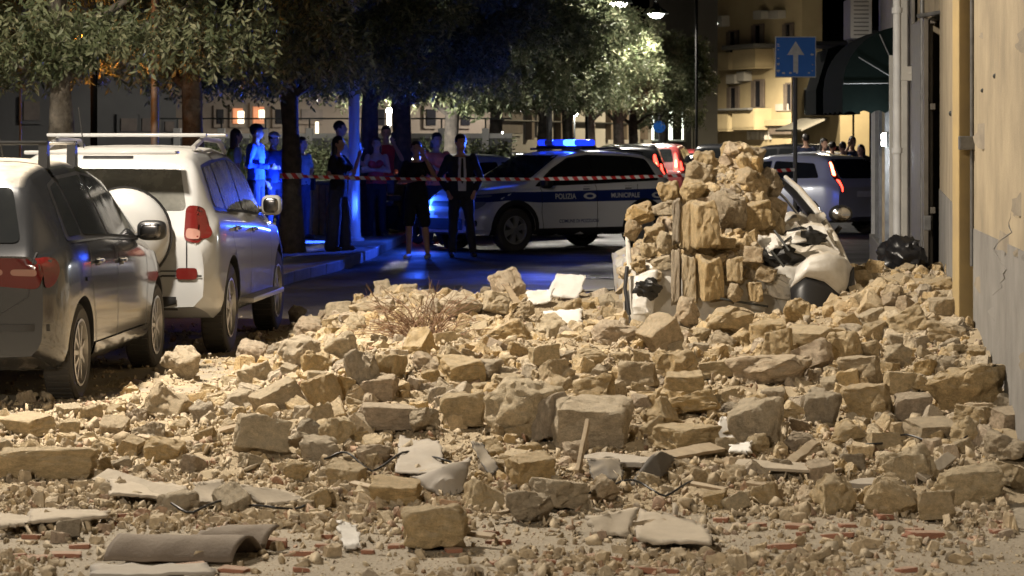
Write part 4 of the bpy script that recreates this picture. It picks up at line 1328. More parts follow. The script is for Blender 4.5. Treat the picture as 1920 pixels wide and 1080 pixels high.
for x in (1.05, 2.05):
    MB().box((x - PR['L'] / 2, 0, 1.765), (.07, 1.32, .028), bev=.01).build('roof_bar', M['paint_white'] if x < 1.5 else M['rim'], cr_.t, 40)
MB().tube([(.55 - PR['L'] / 2, .25, 1.66), (.45 - PR['L'] / 2, .27, 1.98)], .005, 6).build('aerial', M['black'], cr_.t)
MB().tube([(.1 - PR['L'] / 2, -.45, .40), (-.06 - PR['L'] / 2, -.45, .395)], .032, 12).build('exhaust', M['dark_metal'], cr_.t, 40)

# ---- police car across the road
PP = dict(L=4.16, r=.338, axles=(.80, 3.40),
          top=[(0, .88), (.03, 1.0), (.10, 1.08), (.36, 1.42), (.58, 1.525), (1.3, 1.585), (2.0, 1.575), (2.35, 1.51), (3.05, 1.09), (3.25, 1.05), (3.8, .98), (4.04, .84), (4.16, .60)],
          bot=[(0, .36), (.3, .24), (3.8, .24), (4.16, .30)],
          belt=[(0, .92), (.3, 1.06), (1.2, 1.04), (2.2, 1.01), (3.0, .98), (3.4, .96), (4.16, .62)],
          half=[(0, .76), (.06, .81), (.25, .865), (.6, .88), (3.4, .88), (3.85, .84), (4.06, .76), (4.16, .60)],
          roof=[(0, .70), (.3, .66), (.6, .64), (2.1, .64), (2.6, .69), (3.2, .76), (4.16, .5)])
hd_p = R(180 + 37)
cp = Car('police_car', PP, place_car(PP, 968, 43.3, 1, hd_p, 1), hd_p, M['paint_police'], 'white police car with blue stripe and flashing roof light bar, standing across the road')
cp.wheels('fork')
for sd in 'LR':
    cp.panel('window_frame', [(.42, 1.09), (1.76, 1.045), (2.98, 1.01), (2.58, 1.29), (2.22, 1.465), (1.8, 1.51), (.95, 1.485), (.60, 1.44)], sd, M['black_clean'], .0035, 2)
    cp.panel('window', [(.48, 1.11), (.87, 1.08), (.90, 1.45), (.64, 1.425)], sd, M['glass'], .0065)
    cp.panel('window', [(.91, 1.08), (1.74, 1.065), (1.76, 1.485), (.95, 1.46)], sd, M['glass'], .0065, 1)
    cp.panel('window', [(1.80, 1.065), (2.90, 1.03), (2.55, 1.27), (2.2, 1.44), (1.82, 1.485)], sd, M['glass'], .0065, 1)
    cp.panel('blue_stripe', [(.03, .78), (2.9, .76), (3.55, .80), (4.0, .76), (4.02, .88), (3.4, .93), (2.9, .93), (.05, .965)], sd, M['police_blue'], .006, 1)
    cp.strip('door_seam', [(.92, 1.03), (1.02, .65), (1.06, .32)], sd, M['black'], .010, .0085)
    cp.strip('door_seam', [(1.78, 1.03), (1.78, .32)], sd, M['black'], .010, .0085)
    cp.strip('door_seam', [(2.88, 1.0), (2.90, .6), (2.85, .32)], sd, M['black'], .010, .0085)
    cp.panel('sill', [(1.15, .245), (3.02, .245), (3.02, .36), (1.15, .36)], sd, M['black'], .012, 0)
    for ax in PP['axles']:
        rr = PP['r'] * 1.13
        pts = [(ax + (rr + .035) * math.cos(R(a)), PP['r'] + .015 + (rr + .035) * math.sin(R(a))) for a in range(-12, 193, 12)]
        cp.strip('arch_trim', pts, sd, M['black'], .075, .012)
    cp.text('lettering', 'POLIZIA', .115, 2.42, .815, sd, M['police_print'], bold=.002)
    cp.text('lettering', 'MUNICIPALE', .105, 1.20, .825, sd, M['police_print'], bold=.002)
    cp.text('lettering', 'COMUNE DI POZZUOLI', .075, 2.15, .44, sd, M['police_text'], bold=.001)
    for xx in (1.93, .52):
        cp.panel('emblem', [(xx + .13 * math.cos(R(a)), .855 + .05 * math.sin(R(a))) for a in range(0, 360, 30)], sd, M['police_print'], .009, 0)
        cp.panel('emblem', [(xx + .07 * math.cos(R(a)), .855 + .025 * math.sin(R(a))) for a in range(0, 360, 30)], sd, M['police_blue'], .011, 0)
    sg_ = 1 if sd == 'L' else -1
    cp.panel('headlight', [(sg_ * .46, .66), (sg_ * .74, .66), (sg_ * .76, .78), (sg_ * .50, .78)], 'F', M['head_lens'], .008)
    cp.panel('daytime_light', [(sg_ * .46, .83), (sg_ * .72, .85), (sg_ * .72, .88), (sg_ * .46, .87)], 'F', M['head_lens'], .008, 1)
    cp.panel('fog_light', [(sg_ * .56, .40), (sg_ * .74, .40), (sg_ * .74, .50), (sg_ * .56, .50)], 'F', M['black'], .008, 1)
    mirror(cp, 2.80, 1.02, sd, M['black'], size=(.12, .17, .14))
    handles(cp, [(1.12, .99), (1.98, .985)], sd, M['paint_police'])
    MB().tube([(.6 - PP['L'] / 2, sg_ * .58, 1.54), (1.2 - PP['L'] / 2, sg_ * .58, 1.615), (2.0 - PP['L'] / 2, sg_ * .58, 1.60)], .018, 8).build('roof_rail', M['black'], cp.t, 40)
cp.panel('windscreen', [(-.66, 1.10), (.66, 1.10), (.56, 1.50), (-.56, 1.50)], 'F', M['glass'])
cp.panel('front_grille', [(-.42, .70), (.42, .70), (.42, .78), (-.42, .78)], 'F', M['black'], .008, 1)
cp.panel('lower_grille', [(-.50, .34), (.50, .34), (.50, .52), (-.50, .52)], 'F', M['black'], .008, 1)
cp.panel('bonnet_badge', [(-.10, .86), (.10, .86), (.0, .93)], 'F', M['chrome'], .01, 0)
cp.panel('licence_plate', [(-.26, .56), (.26, .56), (.26, .66), (-.26, .66)], 'F', M['white_plaster'], .01, 0)
cp.panel('rear_window', [(-.56, 1.12), (.56, 1.12), (.50, 1.42), (-.50, 1.42)], 'B', M['glass'])
lbx = 1.72 - PP['L'] / 2
bar = empty('light_bar', (lbx, 0, 1.60), 0, cp.t)
MB().box((0, 0, .03), (.30, 1.22, .05), bev=.02).build('bar_base', M['black'], bar, 40)
for y, m, w in [(.48, 'blue_dark', .22), (.22, 'blue_lit', .28), (-.06, 'blue_dark', .26), (-.31, 'head_lens', .22), (-.52, 'blue_dark', .16)]:
    MB().box((0, y, .105), (.27, w, .10), bev=.035).build('lens', M[m], bar, 40)
def beam(loc, to, power, cone, parent):
    """one turning beacon beam, aimed level at a world point"""
    o = lamp_light('strobe_light', loc, power, (.03, .10, 1), 'SPOT', .06, parent, spot=cone)
    o.data.spot_blend = .6
    d = (Vector(to) - (cp.t.location + Vector((0, 0, 1.7))))
    d.rotate(Euler((0, 0, -cp.t.rotation_euler.z)))
    o.rotation_euler = d.to_track_quat('-Z', 'Y').to_euler()
beam((.1, .30, .20), W(560, 40, .9), 2600, 40, bar)
beam((.1, .34, .20), W(470, 26, 1.3), 1500, 26, bar)
beam((-.1, -.40, .20), W(1530, 50, .9), 260, 50, bar)
lamp_light('strobe_light', (.0, .20, .30), 18, (.03, .10, 1), 'POINT', .06, bar)
# strobe behind the far headlamp
p = cp.on(-.62, .72, 'F', .03)
sl_ = empty('grille_strobe', p, 0, cp.t)
MB().lathe([(.001, -.02), (.055, -.015), (.055, .01), (.001, .02)], 18, 'X').build('lens', M['blue_lit'], sl_, 40)
lamp_light('strobe_light', (.12, 0, .02), 60, (.03, .12, 1), 'POINT', .05, sl_)
beam((.12, -.02, .03), W(540, 44.6, 1.5), 8500, 56, sl_)

# ---- cars farther off
def small_car(name, P, me, bvh, px, Y, heading, paint, label, lit='tail_lit', side_px=None, tall=False, hot=None, tail=None):
    c = Car(name, P, W(px, Y), heading, paint, label, me, bvh, group='cars farther down the street')
    z = P['belt'][1][1]
    c.panel('rear_window', [(-.58, z + .05), (.58, z + .05), (.50, P['top'][4][1] - .06), (-.50, P['top'][4][1] - .06)], 'B', M['glass'])
    for sd in 'LR':
        zz = P['belt'][2][1] + .06; zt = P['top'][6][1] - .13
        c.panel('window', [(.50, zz + .02), (1.72, zz - .01), (1.74, zt), (.72, zt - .04)], sd, M['glass'])
        c.panel('window', [(1.80, zz - .01), (2.85, zz - .06), (2.28, zt - .03), (1.82, zt)], sd, M['glass'], rounded=1)
        sg_ = 1 if sd == 'L' else -1
        if tall:
            t = c.panel('tail_light', [(sg_ * .62, .78), (sg_ * .69, .78), (sg_ * .68, 1.08), (sg_ * .575, 1.36), (sg_ * .53, 1.35), (sg_ * .62, 1.06)], 'B', M['tail_red'], .012, 1)
            c.panel('lit_lamp', [(sg_ * .635, 1.08), (sg_ * .665, 1.09), (sg_ * .575, 1.34), (sg_ * .55, 1.33)], 'B', M['tail_hot'] if sd == 'L' else M['tail_lit'], .018, 1, t)
            c.panel('lit_lamp', [(sg_ * .64, .80), (sg_ * .675, .80), (sg_ * .67, 1.02), (sg_ * .64, 1.02)], 'B', M['tail_lit'], .018, 1, t)
        else:
            t = c.panel('tail_light', [(sg_ * .60, z - .20), (sg_ * .71, z - .20), (sg_ * .70, z + .08), (sg_ * .63, z + .30), (sg_ * .58, z + .28)], 'B', M[lit], .012, 1)
            c.panel('tail_light_flank', [(.03, z - .18), (.14, z - .16), (.20, z + .06), (.14, z + .08)], sd, M[lit], .012, 1)
            if hot: c.panel('lit_lamp', [(sg_ * .62, z - .10), (sg_ * .69, z - .10), (sg_ * .66, z + .10), (sg_ * .62, z + .10)], 'B', M[hot], .018, 1, t)
    c.panel('licence_plate', [(-.26, .70), (.26, .70), (.26, .81), (-.26, .81)], 'B', M['white_plaster'], .01, 0)
    c.wheels('seven')
    return c
PS = dict(L=4.03, r=.305, axles=(.68, 3.19),
          top=[(0, .84), (.03, .96), (.10, 1.04), (.40, 1.39), (.6, 1.455), (1.3, 1.51), (1.9, 1.49), (2.25, 1.40), (2.95, 1.0), (3.15, .95), (3.7, .84), (3.93, .70), (4.03, .55)],
          bot=[(0, .34), (.3, .22), (3.7, .22), (4.03, .30)],
          belt=[(0, .86), (.3, .99), (1.2, .97), (2.2, .92), (2.9, .88), (3.3, .85), (4.03, .56)],
          half=[(0, .72), (.06, .78), (.25, .825), (.6, .843), (3.3, .843), (3.75, .80), (3.95, .72), (4.03, .58)],
          roof=[(0, .66), (.3, .60), (.6, .59), (1.9, .60), (2.5, .66), (3.1, .72), (4.03, .5)])
ms, bs = body_mesh('hatch_body', PS)
f_ = R(180 - 27)
silver = small_car('waiting_car', PS, ms, bs, 1478, 53.0, R(180 - 50), M['paint_silver'], 'silver hatchback with tall red tail lamps standing behind the crushed car', tall=True)
mr2, br2 = body_mesh('suv_body', PR)
for a in [
    ('stopped_car', PR, mr2, br2, 1182, 66, R(90 - 4), M['paint_black'], 'dark SUV with glowing tail lamp right behind the police car roof'),
    ('stopped_car', PR, mr2, br2, 1240, 76, R(90 - 10), M['paint_red'], 'dark red SUV with glowing tail lamps left of the rubble peak'),
    ('stopped_car', PS, ms, bs, 1302, 84, R(90 - 14), M['paint_red'], 'red hatchback with bright brake lamps against the rubble peak'),
    ('stopped_car', PR, mr2, br2, 1352, 82, R(90 - 6), M['paint_black'], 'black car partly hidden by the rubble peak'),
    ('stopped_car', PR, mr2, br2, 1450, 74, R(90 + 62), M['paint_black'], 'dark car with pale blue rear roof behind the silver hatchback'),
    ('stopped_car', PS, ms, bs, 1500, 66, R(90 + 55), M['paint_pale'], 'pale car with red tail lamp lit, half hidden by the silver hatchback'),
]:
    small_car(*a, lit='tail_lit' if 'glow' in a[8] or 'bright' in a[8] or 'lit' in a[8] else 'tail_red', hot='tail_hot' if 'bright' in a[8] or 'glow' in a[8] else None)
small_car('parked_car', PS, ms, bs, 925, 50.5, R(30), M['paint_pale'], 'pale grey car half hidden behind the police car bonnet and the suited man')
small_car('parked_car', PS, ms, bs, 985, 62, R(25), M['paint_black'], 'black car behind the police car windscreen')
# ---------------------------------------------------------------- rubble field
def sstep(a, b, x):
    t = np.clip((x - a) / (b - a), 0, 1)
    return t * t * (3 - 2 * t)

_tab = {}
def _vn(x, y, f, seed):
    """cheap smooth value noise"""
    if seed not in _tab: _tab[seed] = np.random.RandomState(seed).rand(64, 64)
    tab = _tab[seed]
    x, y = x * f + 7.3, y * f + 3.1
    xi, yi = np.floor(x).astype(int), np.floor(y).astype(int)
    fx, fy = x - xi, y - yi
    fx, fy = fx * fx * (3 - 2 * fx), fy * fy * (3 - 2 * fy)
    a = tab[xi % 64, yi % 64]; b = tab[(xi + 1) % 64, yi % 64]; c = tab[xi % 64, (yi + 1) % 64]; d = tab[(xi + 1) % 64, (yi + 1) % 64]
    return (a * (1 - fx) + b * fx) * (1 - fy) + (c * (1 - fx) + d * fx) * fy

def H(x, y):
    """height of the debris bed"""
    x, y = np.asarray(x, float), np.asarray(y, float)
    left = -1.95 + .16 * (y - 18) * 0 + .35 * (_vn(y, y * 0, .5, 3) - .5)
    side = sstep(left - .25, left + 1.0, x)
    along = sstep(13.0, 18.5, y) * (1 - sstep(24.3, 26.2, y + .5 * (_vn(x, x * 0, .8, 4) - .5)))
    h = .36 * side * along
    h += .10 * sstep(1.2, 3.0, x) * sstep(15, 20, y) * (1 - sstep(24, 26, y))
    h += .05 * sstep(-3.6, -2.0, x) * sstep(12.3, 14.5, y) * (1 - sstep(17.0, 19.5, y))
    h += .12 * sstep(2.2, 3.0, x) * sstep(13, 16, y) * (1 - sstep(24, 25.5, y))
    h += (.16 * (_vn(x, y, 1.1, 1) - .5) + .08 * (_vn(x, y, 2.6, 2) - .5)) * np.clip(h * 3, 0, 1)
    h += .045 * (_vn(x, y, 3.4, 6) - .35) * sstep(11.8, 13.6, y) * (1 - sstep(24.5, 26.5, y)) * sstep(-3.7, -2.6, x)
    return h - .012

gx, gy = np.arange(-4.2, 4.2, .034), np.arange(9.6, 28.2, .036)
XX, YY = np.meshgrid(gx, gy)
ZZ = H(XX, YY)
amp = np.clip(sstep(12.0, 14.0, YY) * (1 - sstep(24.8, 26.8, YY)), 0, 1) * sstep(-3.6, -2.4, XX)
ZZ += amp * (.035 * (_vn(XX, YY, 8, 11) - .5) + .03 * (_vn(XX, YY, 17, 12) - .5)) + .006 * (_vn(XX, YY, 15, 13) - .6)
n0, n1 = XX.shape
vv = np.stack([XX, YY, ZZ], -1).reshape(-1, 3)
ii = (np.arange(n0 - 1)[:, None] * n1 + np.arange(n1 - 1)[None, :]).reshape(-1)
qq = np.stack([ii, ii + 1, ii + n1 + 1, ii + n1], 1)
me = bpy.data.meshes.new('debris_bed')
me.vertices.add(len(vv)); me.vertices.foreach_set('co', vv.reshape(-1))
me.loops.add(len(qq) * 4); me.loops.foreach_set('vertex_index', qq.reshape(-1).astype(np.int32))
me.polygons.add(len(qq)); me.polygons.foreach_set('loop_start', np.arange(len(qq), dtype=np.int32) * 4); me.polygons.foreach_set('loop_total', np.full(len(qq), 4, np.int32))
me.update(); smooth_mesh(me)
bed = mesh_obj('debris_ground', me, M['mound']); tag(bed, kind='structure')

def depth_at(px, py):
    """depth where photo point (px,py) meets the debris bed"""
    Y = GY(py)
    ys = np.arange(9.8, min(Y + .3, 40), .04)
    z = np.where(ys < 28, np.maximum(H((px - CX) / F * ys, ys), 0), 0)
    ok = np.nonzero(HY + F * (CH - z) / ys <= py)[0]
    return float(ys[ok[0]]) if len(ok) else Y

# ---- stone shapes
def make_stone(kind, seed, res=.115, rough=1.0):
    rs = random.Random(seed)
    pts = []
    if kind in ('block', 'slab', 'wedge'):
        for sx in (-1, 1):
            for sy in (-1, 1):
                for sz in (-1, 1):
                    j = .28 if kind != 'wedge' else .36
                    c = Vector((sx * .5 * (1 - rs.uniform(0, j)), sy * .5 * (1 - rs.uniform(0, j)), sz * .5 * (1 - rs.uniform(0, j))))
                    if kind == 'wedge' and sz > 0:
                        c.z *= .3 + .7 * (0.5 + .5 * sx * rs.uniform(.4, 1)); c.y *= .75
                    if rs.random() < (.65 if kind == 'block' else .5):
                        k = rs.uniform(.15, .65)
                        for ax in range(3):
                            d = c.copy(); d[ax] *= 1 - k * rs.uniform(.5, 1.3); pts.append(d)
                    else:
                        pts.append(c)
    else:
        for _ in range(22):
            v = Vector((rs.gauss(0, 1), rs.gauss(0, 1), rs.gauss(0, 1))).normalized()
            v = Vector([max(-.74, min(.74, a)) for a in v])
            pts.append(v * rs.uniform(.52, .70))
    bm = bmesh.new()
    for p in pts: bm.verts.new(p)
    r = bmesh.ops.convex_hull(bm, input=bm.verts)
    dead = [g for g in r['geom_interior'] + r['geom_unused'] if isinstance(g, bmesh.types.BMVert)]
    bmesh.ops.delete(bm, geom=list(set(dead)), context='VERTS')
    bmesh.ops.dissolve_limit(bm, angle_limit=R(4), verts=bm.verts, edges=bm.edges)
    bmesh.ops.bevel(bm, geom=bm.edges[:], offset=rs.uniform(.02, .06), segments=2, affect='EDGES', profile=.5, clamp_overlap=True)
    bmesh.ops.triangulate(bm, faces=bm.faces)
    for _ in range(4):
        ed = [e for e in bm.edges if e.calc_length() > res]
        if not ed: break
        bmesh.ops.subdivide_edges(bm, edges=ed, cuts=1)
        bmesh.ops.triangulate(bm, faces=[f for f in bm.faces if len(f.verts) > 3])
    bm.normal_update()
    off = Vector((seed * 1.37, seed * .71, seed * 2.1))
    k = {'block': 1.15, 'slab': .8, 'wedge': 1.3, 'lump': 1.6}[kind] * rough
    mv = []
    for v in bm.verts:
        n = noise.noise(v.co * 1.9 + off) * .075 + noise.noise(v.co * 5.0 + off) * .040 + noise.noise(v.co * 12 + off) * .016
        rg = abs(noise.noise(v.co * 3.1 - off)) 
        n -= max(0, .12 - rg) * .22
        mv.append(v.co + v.normal * n * k)
    for v, c in zip(bm.verts, mv): v.co = c
    for ax in range(3):
        lo_, hi_ = min(v.co[ax] for v in bm.verts), max(v.co[ax] for v in bm.verts)
        for v in bm.verts: v.co[ax] = (v.co[ax] - (lo_ + hi_) / 2) / (hi_ - lo_)
    bm.normal_update()
    me = bpy.data.meshes.new('stone'); bm.to_mesh(me); bm.free()
    smooth_mesh(me, 34)
    me.materials.append(M['stone'])
    return me
STONE = {k: [make_stone(k, 10 * i + j, .085) for j in range(n)] for i, (k, n) in enumerate([('block', 9), ('lump', 9), ('wedge', 7), ('slab', 5)])}

stones = []      # (object, px, py, size, kind, Y)
def put_stone(px, py, w, h, kind, Y, yaw=None, roll=0.0, depth=None, label=None, z=None, tilt=None, seedm=None):
    s = F / Y
    pw, ph = w / s, h / s
    me = STONE[kind][(seedm if seedm is not None else rnd.randrange(99)) % len(STONE[kind])]
    o = bpy.data.objects.new('rubble_stone', me)
    COL.objects.link(o)
    dp = depth if depth is not None else (pw + ph) / 2 * rnd.uniform(.75, 1.1)
    o.scale = (pw * .97, dp, ph * .97)
    o.location = W(px, Y, ZY(py, Y) if z is None else z)
    o.rotation_euler = (R(rnd.uniform(-12, 12) if tilt is None else tilt), R(-roll), R(rnd.uniform(-24, 24) if yaw is None else yaw))
    stones.append([o, px, py, max(pw, ph), kind, Y, label, w])
    return o

# hand-placed stones: column, bottom row, width, height, shape, roll, label
LAND = [
 (472, 684, 62, 52, 'lump', 0, 'rounded yellow stone touching the rear wheel of the white SUV'),
 (478, 722, 68, 44, 'wedge', 5, 'yellow stone lying just below the rounded one by the SUV wheel'),
 (560, 690, 82, 62, 'lump', 8, 'rough pale stone with layered side, right of the SUV running board'),
 (592, 704, 62, 46, 'lump', -6, 'smooth ochre stone in front of the layered pale stone'),
 (640, 682, 76, 62, 'lump', 12, 'big pale rough stone standing left of the dry weeds'),
 (524, 782, 104, 66, 'slab', 22, 'left half of the long cracked pale slab tilted up to the right'),
 (604, 768, 66, 68, 'block', 14, 'right half of the long cracked pale slab'),
 (680, 742, 66, 92, 'lump', 10, 'tall pale lump left of the squared upright block'),
 (712, 754, 72, 54, 'block', 0, 'neatly squared pale block standing upright in mid heap'),
 (492, 854, 112, 76, 'block', -10, 'big squared block with flat bright top, left of centre'),
 (576, 828, 46, 46, 'lump', 0, 'round-faced stone right of the big squared block'),
 (632, 836, 74, 56, 'lump', 5, 'ochre boulder below the long cracked slab'),
 (731, 806, 112, 50, 'slab', -4, 'flat grey slab with dark hollow beneath it'),
 (792, 812, 66, 50, 'lump', 14, 'small pale stone at the right end of the flat grey slab'),
 (872, 802, 92, 70, 'block', 2, 'squared stone left of the largest boulder'),
 (975, 818, 134, 116, 'lump', -4, 'largest boulder of the heap, pale and rough, near the centre'),
 (1110, 838, 158, 100, 'block', -4, 'broad grey-brown block with layered face right of centre'),
 (1030, 828, 52, 96, 'wedge', 8, 'upright grey slab between the largest boulder and the broad block'),
 (1112, 762, 88, 64, 'wedge', 0, 'pyramid-shaped stone above the broad grey-brown block'),
 (866, 718, 84, 52, 'block', 3, 'low broad stone behind the squared one'),
 (908, 712, 62, 46, 'wedge', -12, 'thin triangular slab leaning behind the largest boulder'),
 (864, 594, 92, 50, 'lump', -8, 'large pale stone at the back edge of the heap, right of the weeds'),
 (640, 598, 56, 34, 'block', 0, 'pale stone at the back edge of the heap, left of the weeds'),
 (702, 600, 92, 40, 'lump', 0, 'wide pale stone just behind the dry weeds'),
 (955, 648, 84, 52, 'wedge', 12, 'ochre stone with dark right side behind the centre'),
 (930, 590, 50, 46, 'block', -18, 'tilted ochre stone among the white sheets'),
 (1198, 728, 82, 54, 'block', 2, 'pinkish squared stone in mid heap'),
 (1270, 712, 78, 58, 'lump', 6, 'rough stone right of the pinkish one'),
 (1282, 742, 86, 50, 'wedge', -6, 'grey two-faced stone under the rough one'),
 (1346, 708, 82, 34, 'slab', 8, 'flat ochre stone left of the long overhanging stone'),
 (1440, 722, 164, 64, 'lump', 6, 'long overhanging stone with deep black shadow below'),
 (1522, 702, 84, 66, 'wedge', 12, 'tall angular stone on the right end of the overhanging one'),
 (1514, 660, 94, 48, 'block', 0, 'smooth yellow block in front of the crushed car bumper'),
 (1492, 608, 56, 52, 'lump', 0, 'single ochre lump against the black bumper'),
 (1460, 676, 60, 66, 'wedge', 0, 'narrow ochre stone left of the smooth yellow block'),
 (1438, 650, 72, 58, 'wedge', -10, 'brown upright shard behind the narrow ochre stone'),
 (1584, 678, 62, 62, 'lump', 0, 'pointed stone near the wall, beside the car wheel'),
 (1612, 722, 84, 58, 'block', 4, 'broad brown block near the gate'),
 (1422, 836, 94, 92, 'block', 10, 'tall ochre stone with dark right face'),
 (1286, 846, 128, 54, 'block', -3, 'long flat-topped stone above the broken boards'),
 (1236, 808, 62, 62, 'wedge', 30, 'pale smooth slab leaning left of the tall ochre stone'),
 (1302, 776, 104, 46, 'wedge', 6, 'low brown stone behind the long flat-topped one'),
 (1232, 612, 62, 54, 'block', -4, 'squared stone at the left foot of the buried car'),
 (1292, 614, 58, 62, 'lump', 0, 'crumbly stone at the foot of the upright slabs'),
 (1368, 632, 96, 62, 'lump', 8, 'crumbling earthy lump below the small yellow blocks'),
 (1238, 660, 72, 66, 'slab', 40, 'smooth slab sliding down before the buried car'),
 (1150, 650, 84, 52, 'lump', -6, 'brown stone left of the sliding slab'),
 (1542, 800, 68, 72, 'block', -8, 'upright stone in front of the broad brown block'),
 (1626, 788, 96, 72, 'block', 6, 'large square-faced stone in the right half'),
 (1712, 790, 74, 56, 'block', 0, 'pale squared stone nearest the golden jamb'),
 (1746, 830, 104, 44, 'slab', -3, 'long flat stone lying along the grey wall'),
 (1818, 942, 128, 78, 'wedge', -6, 'big wedge-shaped stone against the grey wall'),
 (1756, 978, 78, 62, 'block', 4, 'squared stone in front of the big wedge by the wall'),
 (1600, 884, 50, 36, 'block', 4, 'small bright yellow cube with black shadow behind'),
 (815, 1030, 134, 88, 'block', 2, 'large yellow stone alone on the dusty paving in the foreground'),
 (994, 912, 92, 66, 'block', 4, 'ochre hexagonal-looking stone right of the torn felt'),
 (992, 980, 96, 66, 'lump', 0, 'lumpy ochre stone in the front row right of the large yellow one'),
 (1050, 955, 112, 60, 'block', -8, 'flat-topped stone behind the lumpy ochre one'),
 (742, 950, 104, 54, 'block', -2, 'dusty grey block left of the torn felt'),
 (306, 870, 76, 52, 'lump', -12, 'tilted beige stone in the left foreground'),
 (92, 900, 196, 66, 'block', -1, 'long squared beam of stone at the left edge'),
 (52, 818, 112, 42, 'slab', 0, 'flat rough stone at the left edge below the grey car'),
 (131, 820, 46, 40, 'wedge', -20, 'small yellow stone leaning at the end of the flat rough one'),
 (172, 790, 46, 36, 'lump', 0, 'rounded stone just behind the rear tyre of the grey hatchback'),
 (130, 784, 52, 28, 'block', 0, 'dark stone in the shadow behind the grey hatchback'),
 (130, 1010, 50, 38, 'block', 0, 'squarish stone in the left foreground above the bricks'),
 (340, 712, 66, 66, 'lump', 4, 'dark ochre boulder in front of the front wheel of the grey hatchback'),
 (578, 636, 56, 46, 'lump', 0, 'stone half in the shadow of the white SUV'),
 (556, 606, 32, 36, 'lump', 0, 'small yellow stone right of the SUV front wheel'),
 (600, 960, 48, 46, 'wedge', 0, 'upright pale stone right of the broken boards in the left foreground'),
 (560, 900, 60, 40, 'lump', 0, 'dusty lump below the big squared block'),
 (700, 870, 70, 40, 'lump', 0, 'brown lump above the dusty grey block'),
 (1130, 945, 62, 54, 'lump', 0, 'yellowish lump under the leaning stick'),
 (1020, 690, 60, 46, 'block', 0, 'earthy stone behind the pyramid-shaped one'),
 (1065, 600, 52, 40, 'wedge', 6, 'pale pointed stone beside the white sheets'),
 (1105, 690, 70, 40, 'lump', 4, 'brown stone straight above the pyramid-shaped one'),
 (1640, 640, 44, 42, 'wedge', 0, 'pointed pale stone by the white dust'),
 (1680, 690, 60, 48, 'lump', 0, 'dusky stone at the foot of the gate'),
 (1500, 846, 60, 40, 'lump', 0, 'grey-brown lump right of the tall ochre stone'),
 (1660, 846, 70, 36, 'slab', 0, 'flat dark stone in front of the large square-faced one'),
 (1340, 950, 50, 34, 'wedge', 0, 'bright ochre shard on the flat debris at lower right'),
]
for (px, pb, w, h, kind, roll, lab) in LAND:
    Y = depth_at(px, pb)
    put_stone(px, pb - h * .48, w, h, kind, Y + .0, roll=roll, label=lab, yaw=rnd.uniform(-24, 24) if 'square' in lab or 'beam' in lab else rnd.uniform(-50, 50), tilt=rnd.uniform(-18, 18))

